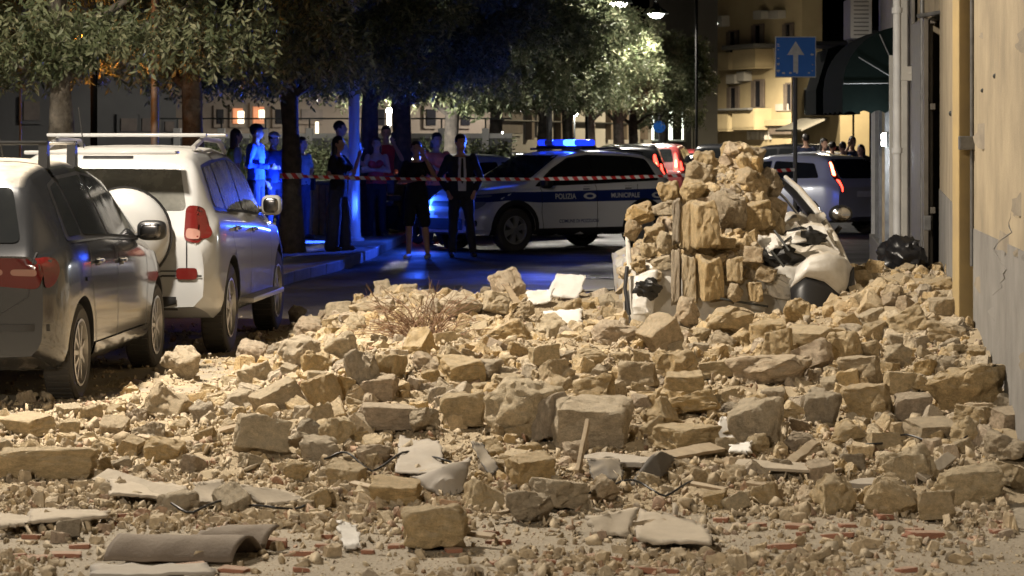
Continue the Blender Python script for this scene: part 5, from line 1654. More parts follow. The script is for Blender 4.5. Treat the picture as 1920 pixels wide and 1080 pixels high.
# stones of the pile on the crushed car: column, middle row, width, height, depth, shape, roll, label
PILE = [
 (1322, 420, 56, 106, 20.95, 'block', 2, 'tall flat-faced block at the centre of the pile on the crushed car'),
 (1332, 520, 48, 98, 20.92, 'block', 3, 'upright block directly under the tall flat-faced one'),
 (1291, 425, 30, 112, 21.1, 'block', 0, 'pitted upright slab left of the tall flat-faced block'),
 (1294, 525, 34, 110, 21.0, 'block', -2, 'rough upright slab below the pitted one'),
 (1268, 520, 20, 120, 21.0, 'slab', 0, 'thin pale upright slab at the left of the standing row'),
 (1268, 415, 18, 100, 21.1, 'slab', 0, 'narrow upright board-like slab above the thin pale one'),
 (1377, 507, 36, 58, 20.9, 'block', 0, 'small yellow squared block right of the standing slabs'),
 (1413, 478, 44, 36, 20.9, 'block', -4, 'yellow block topping the small stack'),
 (1380, 548, 38, 42, 20.85, 'lump', 0, 'rounded yellow block at the foot of the small stack'),
 (1416, 547, 32, 44, 20.85, 'block', 4, 'square-ended block beside the rounded yellow one'),
 (1436, 514, 44, 34, 20.9, 'block', -16, 'slanting pale block against the car panel'),
 (1356, 458, 46, 24, 21.1, 'slab', -3, 'flat stone bridging above the small stack'),
 (1376, 290, 56, 56, 22.2, 'lump', 0, 'topmost stone of the rubble peak'),
 (1405, 300, 56, 60, 22.1, 'lump', -20, 'stone right of the topmost one on the peak'),
 (1345, 325, 74, 72, 22.0, 'lump', 10, 'broad dusty boulder just below the peak'),
 (1400, 345, 70, 70, 21.8, 'wedge', -30, 'slanting slab on the right shoulder of the peak'),
 (1440, 350, 60, 76, 22.0, 'lump', -20, 'brown boulder on the right flank of the pile'),
 (1455, 395, 46, 60, 21.9, 'lump', 0, 'boulder at the lower right flank beside the bent frame'),
 (1370, 400, 74, 96, 21.4, 'lump', 12, 'deeply creased earthy boulder in the middle of the pile'),
 (1418, 405, 66, 64, 21.5, 'block', 0, 'shaded squared stone in the hollow of the pile'),
 (1300, 355, 56, 52, 21.6, 'lump', 5, 'pinkish stone above the pitted slab'),
 (1322, 300, 44, 40, 21.9, 'lump', 0, 'yellowish stone on the left shoulder of the peak'),
 (1310, 325, 60, 50, 21.8, 'lump', -10, 'rough stone left under the shoulder of the peak'),
 (1255, 360, 46, 46, 21.7, 'lump', 10, 'leaning pale stone at the upper left of the pile'),
 (1242, 392, 42, 34, 21.5, 'wedge', 14, 'ochre wedge under the leaning pale stone'),
 (1202, 402, 64, 50, 21.6, 'lump', 12, 'big rounded stone at the far left shoulder of the pile'),
 (1186, 432, 34, 46, 21.5, 'lump', 0, 'pale stone hanging at the left rim of the pile'),
 (1228, 436, 44, 40, 21.4, 'lump', 0, 'ochre stone inside the left flank'),
 (1250, 455, 42, 52, 21.3, 'lump', 0, 'rough brown stone beside the standing slabs'),
 (1216, 470, 36, 34, 21.3, 'lump', 0, 'small reddish stone in the left flank'),
 (1196, 500, 34, 34, 21.2, 'lump', 6, 'small ochre stone low in the left flank'),
 (1240, 495, 46, 30, 21.2, 'slab', 16, 'pale flat stone lying on the white car corner'),
 (1222, 518, 40, 22, 21.1, 'slab', 6, 'thin stone at the edge of the white car corner'),
 (1345, 380, 40, 60, 21.5, 'lump', 0, 'dusty stone behind the tall flat-faced block'),
 (1440, 440, 50, 40, 21.6, 'lump', 0, 'dark stone wedged in the hollow beside the crumpled panel'),
 (1395, 440, 50, 40, 21.5, 'lump', 0, 'shaded stone above the yellow stack'),
]
for (px, py, w, h, Y, kind, roll, lab) in PILE:
    put_stone(px, py, w * .93, h * .93, kind, Y + .05, yaw=rnd.uniform(-30, 30) if Y > 21.3 else rnd.uniform(-16, 16), roll=roll + (rnd.uniform(-15, 15) if Y > 21.3 else 0), label=lab, tilt=rnd.uniform(-8, 8), depth=max(.16, min(w, h) / F * Y * 1.1))

# room left for the sheets and panels laid on the heap
EXC = [(742, 808, 890, 932), (1098, 848, 1350, 905), (200, 890, 590, 950), (1085, 948, 1345, 1022), (168, 1040, 400, 1080), (1030, 510, 1165, 560), (985, 540, 1095, 612), (1375, 862, 1525, 885), (50, 955, 205, 985), (165, 985, 490, 1062), (636, 972, 680, 1030)]
def in_exc(px, py, m=0):
    return any(a - m < px < c + m and b - m < py < d + m for a, b, c, d in EXC)

# the rest of the larger stones, scattered where the heap is thick
taken = [(s[1], s[2], s[7] * .5) for s in stones]
rr = random.Random(77)
tries = 0
want = 296
while len(stones) < want and tries < 60000:
    tries += 1
    Y = 12.6 + (rr.random() ** .8) * 12.4
    px = rr.uniform(-20, 1900)
    x = (px - CX) / F * Y
    h0 = float(H(x, Y))
    dens = np.clip(h0 / .25, 0, 1) * .95 + .06
    if x < -2.0 and Y > 17: continue
    if rr.random() > dens or x > W(1800, Y).x - .05 and Y > 17 or x > 2.75 and Y < 17: continue
    size = min(.42, max(.13, rr.lognormvariate(-1.62, .42)))
    s = F / Y
    w, h = size * s, size * s * rr.uniform(.55, .95)
    py = HY + (CH - h0) * s - h * .30
    if 1180 < px < 1600 and py < 615 or in_exc(px, py + h * .3, 6): continue
    if any(abs(px - a) < (c + w * .5) * .72 and abs(py - b) < (c + h * .5) * .50 for a, b, c in taken): continue
    taken.append((px, py, w * .5))
    put_stone(px, py, w, h, rr.choices(['block', 'lump', 'wedge', 'slab'], [2, 5, 5, 1])[0], Y, yaw=rr.uniform(-180, 180), roll=rr.uniform(-25, 25), tilt=rr.uniform(-22, 22))

# ---- labels for the scattered ones: by size, shape and the nearest landmark
LM = [(470, 660, 'the rear wheel of the white SUV'), (570, 735, 'the long cracked slab'), (712, 725, 'the upright squared block'), (492, 815, 'the big squared block at left'),
      (730, 782, 'the flat grey slab'), (975, 760, 'the largest boulder'), (1110, 790, 'the broad grey-brown block'), (780, 600, 'the dry weeds'), (865, 570, 'the back edge of the heap'),
      (1080, 535, 'the white sheets'), (1200, 700, 'the pinkish squared stone'), (1440, 690, 'the long overhanging stone'), (1515, 635, 'the black car bumper'), (1600, 660, 'the car wheel near the wall'),
      (1420, 790, 'the tall ochre stone'), (1285, 815, 'the long flat-topped stone'), (1230, 590, 'the left foot of the buried car'), (1370, 600, 'the foot of the pile'), (1625, 755, 'the large square-faced stone'),
      (1745, 808, 'the golden jamb'), (1818, 905, 'the big wedge by the wall'), (1600, 865, 'the small yellow cube'), (815, 985, 'the large yellow foreground stone'), (835, 880, 'the torn felt'),
      (1000, 880, 'the hexagonal-looking stone'), (1170, 870, 'the broken boards'), (740, 922, 'the dusty grey block'), (305, 845, 'the tilted beige stone'), (90, 865, 'the stone beam'),
      (300, 1030, 'the curved roof sheet'), (340, 680, 'the front wheel of the grey hatchback'), (500, 920, 'the broken tile panels'), (1110, 735, 'the pyramid-shaped stone'), (640, 650, 'the big stone left of the weeds'),
      (1450, 950, 'the flat debris at lower right'), (1100, 640, 'the rubble slope before the buried car')]
used = set()
for s in stones:
    o, px, py, size, kind, Y, lab, w = s
    if lab is None:
        lx, ly, nm = min(LM, key=lambda l: (l[0] - px) ** 2 + ((l[1] - py) * 1.3) ** 2)
        dx, dy = px - lx, py - ly
        rel = ('left of' if dx < 0 else 'right of') if abs(dx) > 1.2 * abs(dy) else ('behind' if dy < 0 else 'in front of')
        rel = ('close ' if math.hypot(dx, dy) < 45 else '') + rel
        sz = 'tiny' if w < 32 else 'small' if w < 46 else 'middling' if w < 64 else 'large' if w < 85 else 'very large'
        sh = {'block': 'squarish', 'lump': 'rounded', 'wedge': 'angular', 'slab': 'flat'}[kind]
        base = lab = f'{sz} {sh} stone {rel} {nm}'
        if lab in used:
            for ex in (['lying lower', 'lying higher', 'turned edge-on', 'tipped over', 'half sunk in dust', 'leaning on its neighbour'] if True else []):
                lab = base.replace(' stone ', f' stone {ex}, ', 1)
                if lab not in used: break
    used.add(lab)
    tag(o, lab, 'stone', 'fallen tuff stones')

# ---- smaller rubble, past counting: one mesh each
def hull_variant(seed, npts, flat=1.0):
    rs = random.Random(seed)
    bm = bmesh.new()
    for _ in range(npts):
        v = Vector((rs.gauss(0, 1), rs.gauss(0, 1), rs.gauss(0, 1))).normalized() * rs.uniform(.4, .55)
        v = Vector([max(-.40, min(.40, a)) for a in v]) ; v.z *= flat
        bm.verts.new(v)
    r = bmesh.ops.convex_hull(bm, input=bm.verts)
    bmesh.ops.delete(bm, geom=list({g for g in r['geom_interior'] + r['geom_unused'] if isinstance(g, bmesh.types.BMVert)}), context='VERTS')
    bmesh.ops.triangulate(bm, faces=bm.faces)
    bm.verts.index_update()
    v = np.array([v.co[:] for v in bm.verts]); f = np.array([[q.index for q in f.verts] for f in bm.faces])
    bm.free()
    return v, f
def scatter_mesh(name, pos, size, variants, rs, m, smooth=False, squash=None):
    n = len(pos)
    which = rs.randint(0, len(variants), n)
    V, Fc, T = [], [], []
    base = 0
    ang = rs.uniform(0, 6.283, (n, 3)); ang[:, :2] *= .35
    for k, (v, f) in enumerate(variants):
        idx = np.nonzero(which == k)[0]
        if not len(idx): continue
        c, s = np.cos(ang[idx]), np.sin(ang[idx])
        q = v[None] * size[idx][:, None, None] * (1 if squash is None else squash[idx][:, None, :])
        x, y, z = q[..., 0], q[..., 1], q[..., 2]
        y, z = y * c[:, 0:1] - z * s[:, 0:1], y * s[:, 0:1] + z * c[:, 0:1]
        x, z = x * c[:, 1:2] + z * s[:, 1:2], -x * s[:, 1:2] + z * c[:, 1:2]
        x, y = x * c[:, 2:3] - y * s[:, 2:3], x * s[:, 2:3] + y * c[:, 2:3]
        q = np.stack([x, y, z], -1) + pos[idx][:, None, :]
        nv = v.shape[0]
        V.append(q.reshape(-1, 3))
        Fc.append((f[None] + (np.arange(len(idx)) * nv)[:, None, None] + base).reshape(-1, 3))
        T.append(np.repeat(rs.rand(len(idx)), nv))
        base += len(idx) * nv
    V, Fc, T = np.concatenate(V), np.concatenate(Fc), np.concatenate(T)
    me = bpy.data.meshes.new(name)
    me.vertices.add(len(V)); me.vertices.foreach_set('co', V.reshape(-1).astype(np.float32))
    me.loops.add(len(Fc) * 3); me.loops.foreach_set('vertex_index', Fc.reshape(-1).astype(np.int32))
    me.polygons.add(len(Fc)); me.polygons.foreach_set('loop_start', np.arange(len(Fc), dtype=np.int32) * 3); me.polygons.foreach_set('loop_total', np.full(len(Fc), 3, np.int32))
    at = me.attributes.new('tone', 'FLOAT', 'POINT'); at.data.foreach_set('value', T.astype(np.float32))
    me.update()
    if smooth: smooth_mesh(me, 30)
    return mesh_obj(name, me, m)
def mid_variant(seed):
    me = make_stone(['block', 'lump', 'wedge', 'lump'][seed % 4], 500 + seed, .30, 1.2)
    v = np.array([x.co[:] for x in me.vertices]); me.calc_loop_triangles()
    f = np.array([t.vertices[:] for t in me.loop_triangles])
    bpy.data.meshes.remove(me)
    return v, f
MIDV = [mid_variant(i) for i in range(16)]
PEBV = [hull_variant(i, 11, .8) for i in range(10)]
CHIPV = [hull_variant(40 + i, 9, .22) for i in range(8)]

def sample_field(n, rs, fn, ylo=10.2, yhi=27.5):
    out = []
    while sum(len(o) for o in out) < n:
        y = ylo + rs.rand(n * 3) ** .9 * (yhi - ylo)
        x = rs.uniform(-.215, .20, n * 3) * y
        wall = np.interp(y, [10, 18, 27, 30], [1.93, 2.99, 4.15, 4.3])
        ok = (rs.rand(n * 3) < fn(x, y)) & (x < wall)
        out.append(np.stack([x[ok], y[ok]], 1))
    return np.concatenate(out)[:n]
rs = np.random.RandomState(9)
d_mid = lambda x, y: np.clip(H(x, y) / .22, 0, 1) * .9 + .16 * sstep(12.2, 14.2, y) * (1 - sstep(17, 19, y)) + .10 * sstep(-2.6, -1.9, x) * sstep(17, 19, y) * (1 - sstep(23, 25, y))
p = sample_field(3000, rs, d_mid)
ppx = CX + F * p[:, 0] / p[:, 1]; ppy = HY + F * (CH - H(p[:, 0], p[:, 1])) / p[:, 1]
p = p[np.array([not in_exc(a, b) for a, b in zip(ppx, ppy)])]
sz = np.clip(rs.lognormal(-2.62, .42, len(p)), .04, .17)
pos = np.column_stack([p, H(p[:, 0], p[:, 1]) + sz * .10])
sq = np.stack([rs.uniform(.7, 1.2, len(p)), rs.uniform(.7, 1.2, len(p)), rs.uniform(.5, .95, len(p))], 1)
tag(scatter_mesh('rubble_fragments', pos, sz, MIDV, rs, M['stone'], True, sq), kind='stuff')
d_peb = lambda x, y: np.clip(.22 + np.clip(H(x, y) / .2, 0, 1) * .4 + .75 * sstep(11.4, 13.6, y) * (1 - sstep(24.5, 26.5, y)), 0, 1)
p = sample_field(60000, rs, d_peb)
sz = np.clip(rs.lognormal(-4.3, .55, len(p)), .007, .05)
pos = np.column_stack([p, H(p[:, 0], p[:, 1]) + sz * .08])
tag(scatter_mesh('rubble_gravel', pos, sz, PEBV, rs, M['fines']), kind='stuff')
p = sample_field(9000, rs, lambda x, y: np.clip(.25 + sstep(11.2, 12.6, y) * (1 - sstep(16, 19, y)), 0, 1) * .9, 10.2, 26)
sz = np.clip(rs.lognormal(-3.2, .5, len(p)), .02, .14)
pos = np.column_stack([p, H(p[:, 0], p[:, 1]) + .015 + sz * .06])
tag(scatter_mesh('plaster_flakes', pos, sz, CHIPV, rs, M['fines']), kind='stuff')

# clumped small debris on the paving in front
p = sample_field(5200, rs, lambda x, y: np.clip((_vn(x, y, 1.6, 21) - .38) * 3.2, 0.04, 1), 10.3, 14.2)
sz = np.clip(rs.lognormal(-3.55, .5, len(p)), .014, .085)
pos = np.column_stack([p, np.maximum(0, H(p[:, 0], p[:, 1])) + sz * .12])
sq = np.stack([rs.uniform(.6, 1.5, len(p)), rs.uniform(.6, 1.3, len(p)), rs.uniform(.3, .9, len(p))], 1)
tag(scatter_mesh('paving_debris', pos, sz, MIDV, rs, M['fines'], True, sq), kind='stuff')
p = sample_field(26000, rs, lambda x, y: np.ones_like(x) * .9, 10.2, 15.5)
sz = np.clip(rs.lognormal(-4.95, .45, len(p)), .004, .016)
pos = np.column_stack([p, np.maximum(0, H(p[:, 0], p[:, 1])) + sz * .15])
tag(scatter_mesh('grit', pos, sz, [hull_variant(70 + i, 7, .7) for i in range(5)], rs, M['fines']), kind='stuff')

# core of the pile over the crushed car: earthy mass of crumbled masonry, with grit on it
def pile_surface(n, rs):
    th = rs.uniform(0, 6.283, n); t = rs.rand(n) ** .6
    px = 1350 + 40 * (1 - t) + (150 * t + 8) * np.cos(th) * np.where(np.cos(th) > 0, .75, 1.1)
    Y = 22.03 + np.where(np.sin(th) < 0, .90, 1.2) * t * np.sin(th)
    z = 1.66 - .98 * t ** .9
    return np.stack([(px - CX) / F * Y, Y, z], 1)
core = MB()
vs = []
NT, NR = 56, 22
for j in range(NR + 1):
    t = j / NR
    for i in range(NT):
        th = 2 * math.pi * i / NT
        c = math.cos(th)
        px = 1350 + 32 * (1 - t) + (178 * t + 2) * c * (.66 if c > 0 else 1.0)
        Y = 22.06 + (.92 if math.sin(th) < 0 else 1.2) * t * math.sin(th)
        z = 1.62 - 1.12 * t ** .95
        q = Vector(((px - CX) / F * Y, Y, z))
        q += Vector((noise.noise(q * 4), noise.noise(q * 4 + Vector((9, 0, 0))), noise.noise(q * 4 + Vector((0, 9, 0))))) * .15
        q += Vector((noise.noise(q * 13), noise.noise(q * 13 + Vector((9, 0, 0))), noise.noise(q * 13 + Vector((0, 9, 0))))) * .035
        vs.append(q)
fs = [(j * NT + i, j * NT + (i + 1) % NT, (j + 1) * NT + (i + 1) % NT, (j + 1) * NT + i) for j in range(NR) for i in range(NT)]
core.add(vs, fs)
tag(core.build('crumbled_masonry', M['mound'], None, 40), kind='stuff')
p = pile_surface(3200, rs)
sz = np.clip(rs.lognormal(-2.75, .5, len(p)), .02, .19)
tag(scatter_mesh('pile_fragments', p + rs.normal(0, .03, p.shape), sz, MIDV, rs, M['stone'], True), kind='stuff')
# ---------------------------------------------------------------- crushed car under the pile
M['paint_crushed'] = mat('paint_scraped_white', (.70, .69, .66), .45, col2=(.52, .50, .46), scale=7, bump=.3, bscale=9, bdist=.03, dust=.75, wash=.12, coat=.3)
def crush(v):
    x, y, z = v
    side = max(0.0, min(1.0, (-y - .30) / .45))
    k = .16 + .62 * side * (1 if x > .5 else .75)
    if z > .72: z = .72 + (z - .72) * k
    if z > .5: x = x + (z - .5) * .30 * (1 - side)
    n = Vector((noise.noise(v * 2.3), noise.noise(v * 2.3 + Vector((5, 0, 0))), noise.noise(v * 2.3 + Vector((0, 5, 0)))))
    n2 = noise.noise(v * 7.0)
    a = .07 * max(0, min(1, (z - .35) / .4))
    return Vector((x, y, z)) + n * a + Vector((0, 0, n2 * a * .5))
PC = dict(PS)
mc, bc = body_mesh('crushed_body', PC, True, crush)
cY = 21.15
cc = Car('crushed_car', PC, (W(1387, cY).x, cY + PC['L'] / 2, 0), R(90), M['paint_crushed'], 'white car crushed flat under the pile of fallen masonry', mc, bc)
L2 = PC['L'] / 2
def cl(px, py, Y):
    """photo point at depth Y in the crushed car's own axes (x forward, y left)"""
    w = W(px, Y, ZY(py, Y)) - cc.t.location
    return Vector((w.y, -w.x, w.z))
for i, ax in enumerate(PC['axles']):
    for sd in (-1, 1):
        wh = empty('wheel', (ax - L2, sd * .73, PC['r'] - .05), 0 if sd < 0 else math.pi, cc.t)
        for nm, me_, _ in wheel_parts(PC['r'], 'seven'):
            link(bpy.data.objects.new(nm, me_), wh)
# bent roof frame on the right: black rail and white pillar
pts = [(1462, 338, 23.9), (1488, 362, 23.4), (1520, 402, 22.7), (1552, 452, 22.0), (1578, 512, 21.5), (1598, 580, 21.2), (1602, 630, 21.15)]
MB().tube([cl(*p) for p in pts], [.026, .032, .036, .040, .042, .042, .036], 10).build('roof_frame', M['black_clean'], cc.t, 50)
MB().tube([cl(p[0] + 11, p[1] - 6, p[2] + .05) for p in pts], [.018, .030, .034, .036, .038, .034, .03], 10).build('roof_frame', M['paint_crushed'], cc.t, 50)
MB().tube([cl(p[0] - 16, p[1] + 10, p[2]) for p in pts[:4]], .012, 8).build('window_seal', M['black'], cc.t, 50)
def sheet(name, corners, nu, nv, m, amp, freq, parent, thick=.012, seed=0, bulge=0.0, conv=cl, fine=0.0, sharp=24):
    """bent sheet between four photo-space corners (px, py, Y), crumpled"""
    c = [conv(*q) for q in corners]
    vs = []
    nrm = (c[1] - c[0]).cross(c[3] - c[0]).normalized()
    for j in range(nv + 1):
        for i in range(nu + 1):
            u, v = i / nu, j / nv
            p = c[0] * (1 - u) * (1 - v) + c[1] * u * (1 - v) + c[2] * u * v + c[3] * (1 - u) * v
            b = bulge * math.sin(u * math.pi) * math.sin(v * math.pi)
            d = noise.noise(p * freq + Vector((seed, 0, 0))) * amp + abs(noise.noise(p * freq * 2.2 + Vector((0, seed, 0)))) * amp * .8
            e = noise.noise(p * freq * 1.5 + Vector((0, 0, seed))) * fine
            ex = (c[1] - c[0]).normalized() * (e if 0 < i < nu or True else 0)
            if i in (0, nu) or j in (0, nv):      # ragged rim
                ex = ex + Vector((rnd.uniform(-1, 1), rnd.uniform(-1, 1), rnd.uniform(-.4, .4))) * fine * .38
            vs.append(p + nrm * (d + b) + ex)
    fs = [(j * (nu + 1) + i, j * (nu + 1) + i + 1, (j + 1) * (nu + 1) + i + 1, (j + 1) * (nu + 1) + i) for j in range(nv) for i in range(nu)]
    o = MB().add(vs, fs).build(name, m, parent, sharp)
    md = o.modifiers.new('s', 'SOLIDIFY'); md.thickness = thick; md.offset = 0
    return o
# crumpled white panels of the right rear
sheet('crumpled_wing', [(1432, 462, 21.3), (1560, 430, 21.9), (1596, 560, 21.3), (1470, 575, 21.0)], 22, 18, M['paint_crushed'], .055, 4, cc.t, seed=3, bulge=-.10, fine=.01, sharp=40)
sheet('crumpled_tailgate', [(1418, 408, 22.0), (1540, 398, 22.3), (1560, 470, 21.8), (1440, 480, 21.5)], 12, 8, M['paint_crushed'], .17, 7, cc.t, seed=9, bulge=-.05, fine=.06, sharp=12)
sheet('torn_panel', [(1424, 442, 21.25), (1496, 430, 21.2), (1500, 452, 21.15), (1440, 470, 21.2)], 9, 5, M['paint_crushed'], .11, 9, cc.t, seed=21, fine=.07, sharp=12)
for (q, r3) in [((1452, 492, 21.30), (.10, .20, .15)), ((1516, 442, 21.5), (.06, .15, .07))]:  # black lumps stand in for the shade in the wreck's gaps
    di = MB().ell((0, 0, 0), r3, 26, 18).build('shade_void', M['black_clean'], cc.t, None, cl(*q))
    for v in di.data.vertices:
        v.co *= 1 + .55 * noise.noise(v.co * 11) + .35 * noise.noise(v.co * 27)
sheet('torn_panel', [(1430, 500, 21.1), (1478, 520, 21.0), (1480, 560, 20.95), (1432, 548, 21.0)], 12, 12, M['paint_crushed'], .06, 8, cc.t, seed=33, fine=.04)
# rounded bumper half, white above, black below
def shell(name, poly_lo, poly_hi, m, seed=0):
    vs = []
    n = len(poly_lo)
    R_ = 8
    for j in range(R_ + 1):
        t = j / R_
        for a, b in zip(poly_lo, poly_hi):
            p = cl(*a).lerp(cl(*b), t)
            p.x -= .06 * math.sin(t * math.pi)
            p += Vector((1, 0, 0)) * noise.noise(p * 5 + Vector((seed, 0, 0))) * .02
            vs.append(p)
    fs = [(j * n + i, j * n + i + 1, (j + 1) * n + i + 1, (j + 1) * n + i) for j in range(R_) for i in range(n - 1)]
    o = MB().add(vs, fs).build(name, m, cc.t, 45)
    md = o.modifiers.new('s', 'SOLIDIFY'); md.thickness = .015; md.offset = 0
    return o
shell('bumper', [(1482, 540, 20.93), (1510, 520, 20.90), (1545, 528, 20.92), (1575, 560, 21.0), (1592, 585, 21.2)],
      [(1496, 500, 20.98), (1520, 480, 20.96), (1552, 472, 20.98), (1580, 482, 21.05), (1596, 500, 21.25)], M['paint_crushed'], 4)
shell('bumper_skirt', [(1486, 640, 20.86), (1515, 650, 20.83), (1550, 655, 20.85), (1582, 652, 20.95), (1600, 640, 21.2)],
      [(1482, 542, 20.92), (1510, 520, 20.89), (1545, 527, 20.91), (1577, 552, 20.99), (1600, 500, 21.2)], M['black_clean'], 8)
# left rear corner: white quarter with a torn lamp opening
sheet('quarter_panel', [(1176, 520, 21.2), (1232, 505, 21.0), (1222, 590, 20.98), (1186, 590, 21.05)], 14, 16, M['paint_crushed'], .05, 6, cc.t, seed=40, bulge=-.05)
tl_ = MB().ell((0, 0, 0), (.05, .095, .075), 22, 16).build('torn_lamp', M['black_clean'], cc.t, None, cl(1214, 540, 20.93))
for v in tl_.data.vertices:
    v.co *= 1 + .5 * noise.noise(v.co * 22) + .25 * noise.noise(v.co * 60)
sheet('side_rim', [(1172, 440, 21.7), (1179, 440, 21.7), (1186, 505, 21.3), (1176, 505, 21.3)], 4, 12, M['paint_crushed'], .03, 6, cc.t, seed=51)
MB().tube([cl(1176, 500, 21.15), cl(1172, 540, 21.1), cl(1180, 590, 21.05)], .016, 8).build('seal_strip', M['black'], cc.t, 50)
mr_ = empty('mirror', cl(1576, 401, 23.2), 0, cc.t)
MB().ell((0, 0, 0), (.07, .10, .075)).build('mirror_shell', M['black_clean'], mr_, 60)
MB().ell((-.052, 0, .002), (.025, .078, .056)).build('mirror_glass', M['chrome'], mr_)
MB().tube([cl(1576, 425, 23.2) - mr_.location, cl(1560, 445, 23.2) - mr_.location], .02, 8).build('mirror_arm', M['black'], mr_)
for (a, b) in [((1446, 470, 21.0), (1470, 500, 20.95)), ((1452, 432, 21.1), (1480, 470, 21.0)), ((1500, 430, 21.4), (1470, 455, 21.1)), ((1350, 560, 20.9), (1440, 575, 20.9))]:
    MB().tube([cl(*a), cl(*b)], .010, 6).build('bent_strut', M['dark_metal'], cc.t)

# ---------------------------------------------------------------- sheets, boards, tiles, bricks
def flat(conv): return conv
Wz = lambda px, py, Y: W(px, Y, ZY(py, Y))
def item(name, px, py, Y=None):
    Y = Y or depth_at(px, py)
    return empty(name, W(px, Y, max(0, float(H((px - CX) / F * Y, Y))))), Y
# curved fibre-cement roof sheet in the left foreground
t, Y = item('roof_sheet', 318, 1060)
s = F / Y
prof = []
for k in range(41):
    u = k / 40
    # a half-round hump at the front, a trough, and an up-curled rim at the back
    prof.append(u)
def sheet_z(u):
    if u < .5: return .115 * math.sin(math.pi * min(1, u / .5)) ** .75
    return .045 + .05 * math.sin((u - .5) * math.pi * 2.0 - 1.2) if u > .62 else .06 * (u - .5) / .12 * .0 + .02
vs, fs = [], []
NL = 24
for i in range(NL + 1):
    a = i / NL
    for k in range(41):
        u = k / 40
        cut = .30 * max(0, u - .45) * (1 if a < .5 else 0)
        x = (-.5 + a) * .64 + .12 * u * 1.2
        y = u * .58
        z = .012 + .10 * abs(math.sin(math.pi * u * 1.55 + .05)) ** .8
        x += .02 * noise.noise(Vector((u * 4, a * 3, 1)))
        vs.append((x, y - .05, z + .006 * noise.noise(Vector((a * 5, u * 5, 0)))))
for i in range(NL):
    for k in range(40):
        if k > 14 and i < (k - 14) * .55: continue
        fs.append((i * 41 + k, i * 41 + k + 1, (i + 1) * 41 + k + 1, (i + 1) * 41 + k))
o = MB().add(vs, fs).build('curved_sheet', M['fibre'], t, 50)
md = o.modifiers.new('s', 'SOLIDIFY'); md.thickness = .011
t.rotation_euler = (0, 0, R(-4)); t.scale = (.82, .82, .92)
tag(t, 'dark curved corrugated roof sheet lying in the left foreground', 'roof sheet')

def rest(corners, up):
    """corners (px, py, ...) laid on the debris bed, or stood up on their lowest row"""
    if up:
        lowc = max(corners, key=lambda c: c[1])
        Y0 = depth_at(lowc[0], lowc[1]) - .12
        return [(c[0], c[1], Y0 + (lowc[1] - c[1]) * .0035) for c in corners]
    return [(c[0], c[1], depth_at(c[0], c[1]) - .36) for c in corners]
def bent(name, corners, m, label, cat, amp=.03, freq=3, seed=0, bulge=0.0, nu=16, nv=14, thick=.005, fine=.02, up=False):
    corners = rest(corners, up)
    t = empty(name, Wz(*corners[3]))
    o = sheet(name + '_piece', corners, nu, nv, m, amp, freq, t, thick, seed, bulge, lambda *q: Wz(*q) - t.location, fine)
    tag(t, label, cat)
    return t
bent('felt_sheet', [(748, 812, 16.3), (822, 822, 16.2), (836, 884, 14.9), (742, 886, 15.0)], M['felt'], 'flat grey piece of roofing felt at the centre of the debris', 'roofing felt', .04, 3, 2)
bent('felt_sheet', [(776, 884, 14.7), (886, 852, 14.9), (868, 912, 14.3), (826, 930, 14.25)], M['felt'], 'torn grey felt piece curling up, below the flat one', 'roofing felt', .05, 4, 6, -.08, up=True)
bent('felt_sheet', [(882, 822, 15.6), (905, 825, 15.8), (940, 880, 15.1), (918, 896, 15.0)], M['dark_felt'], 'dark pointed felt shard leaning left of the hexagonal-looking stone', 'roofing felt', .03, 4, 9, up=True)
bent('felt_sheet', [(1176, 905, 14.3), (1212, 856, 14.9), (1268, 858, 14.9), (1240, 895, 14.4)], M['dark_felt'], 'dark rounded felt flap under the broken boards', 'roofing felt', .06, 4, 12, -.08, up=True)
bent('felt_sheet', [(1100, 858, 14.9), (1165, 862, 14.9), (1170, 905, 14.5), (1112, 902, 14.5)], M['dark_felt'], 'black felt piece in the hollow below the grey board', 'roofing felt', .03, 4, 15, up=True)

def board(name, p0, p1, width, thick, m, label, cat, roll=0.0):
    """plank between two photo points (px, py, Y)"""
    if 'rod' not in name:
        p0, p1 = (rest([p0, p1], True) if abs(p0[1] - p1[1]) > 60 else rest([p0, p1], False))
    a, b = Wz(*p0), Wz(*p1)
    t = empty(name, a)
    d = b - a
    q = d.to_track_quat('X', 'Z').to_matrix() @ Matrix.Rotation(R(roll), 3, 'X')
    o = MB().box(d / 2, (d.length, width, thick), q, bev=min(thick, width) * .15)
    ob = o.build(name + '_piece', m, t)
    bm = bmesh.new(); bm.from_mesh(ob.data)
    bmesh.ops.subdivide_edges(bm, edges=[e for e in bm.edges if e.calc_length() > d.length * .6], cuts=8)
    for v in bm.verts:
        v.co += Vector((noise.noise(v.co * 9), noise.noise(v.co * 9 + Vector((4, 0, 0))), noise.noise(v.co * 9 + Vector((0, 4, 0))))) * thick * .35
    bm.to_mesh(ob.data); bm.free()
    tag(t, label, cat)
def at_bed(px, py, up=0.0):
    Y = depth_at(px, py)
    return (px, py - up, Y)
board('wooden_stick', (1082, 888, 14.6), (1102, 792, 15.2), .045, .02, M['wood'], 'thin pale wooden stick leaning upright against the broad block', 'stick', 90)
board('wooden_board', (1104, 856, 14.95), (1222, 868, 14.8), .13, .025, M['felt'], 'grey broken board bridging the dark hollow', 'board', 8)
board('wooden_board', (1218, 860, 14.9), (1345, 838, 15.3), .10, .018, M['wood'], 'thin warped board right of the grey broken one', 'board', 14)
board('wooden_batten', (188, 890, 14.4), (356, 942, 13.5), .10, .012, M['plaster'], 'long pale batten lying diagonally in the left foreground', 'batten', 30)
board('wooden_batten', (1474, 872, 14.5), (1528, 830, 15.0), .05, .025, M['wood'], 'short reddish batten leaning right of centre', 'batten', 20)
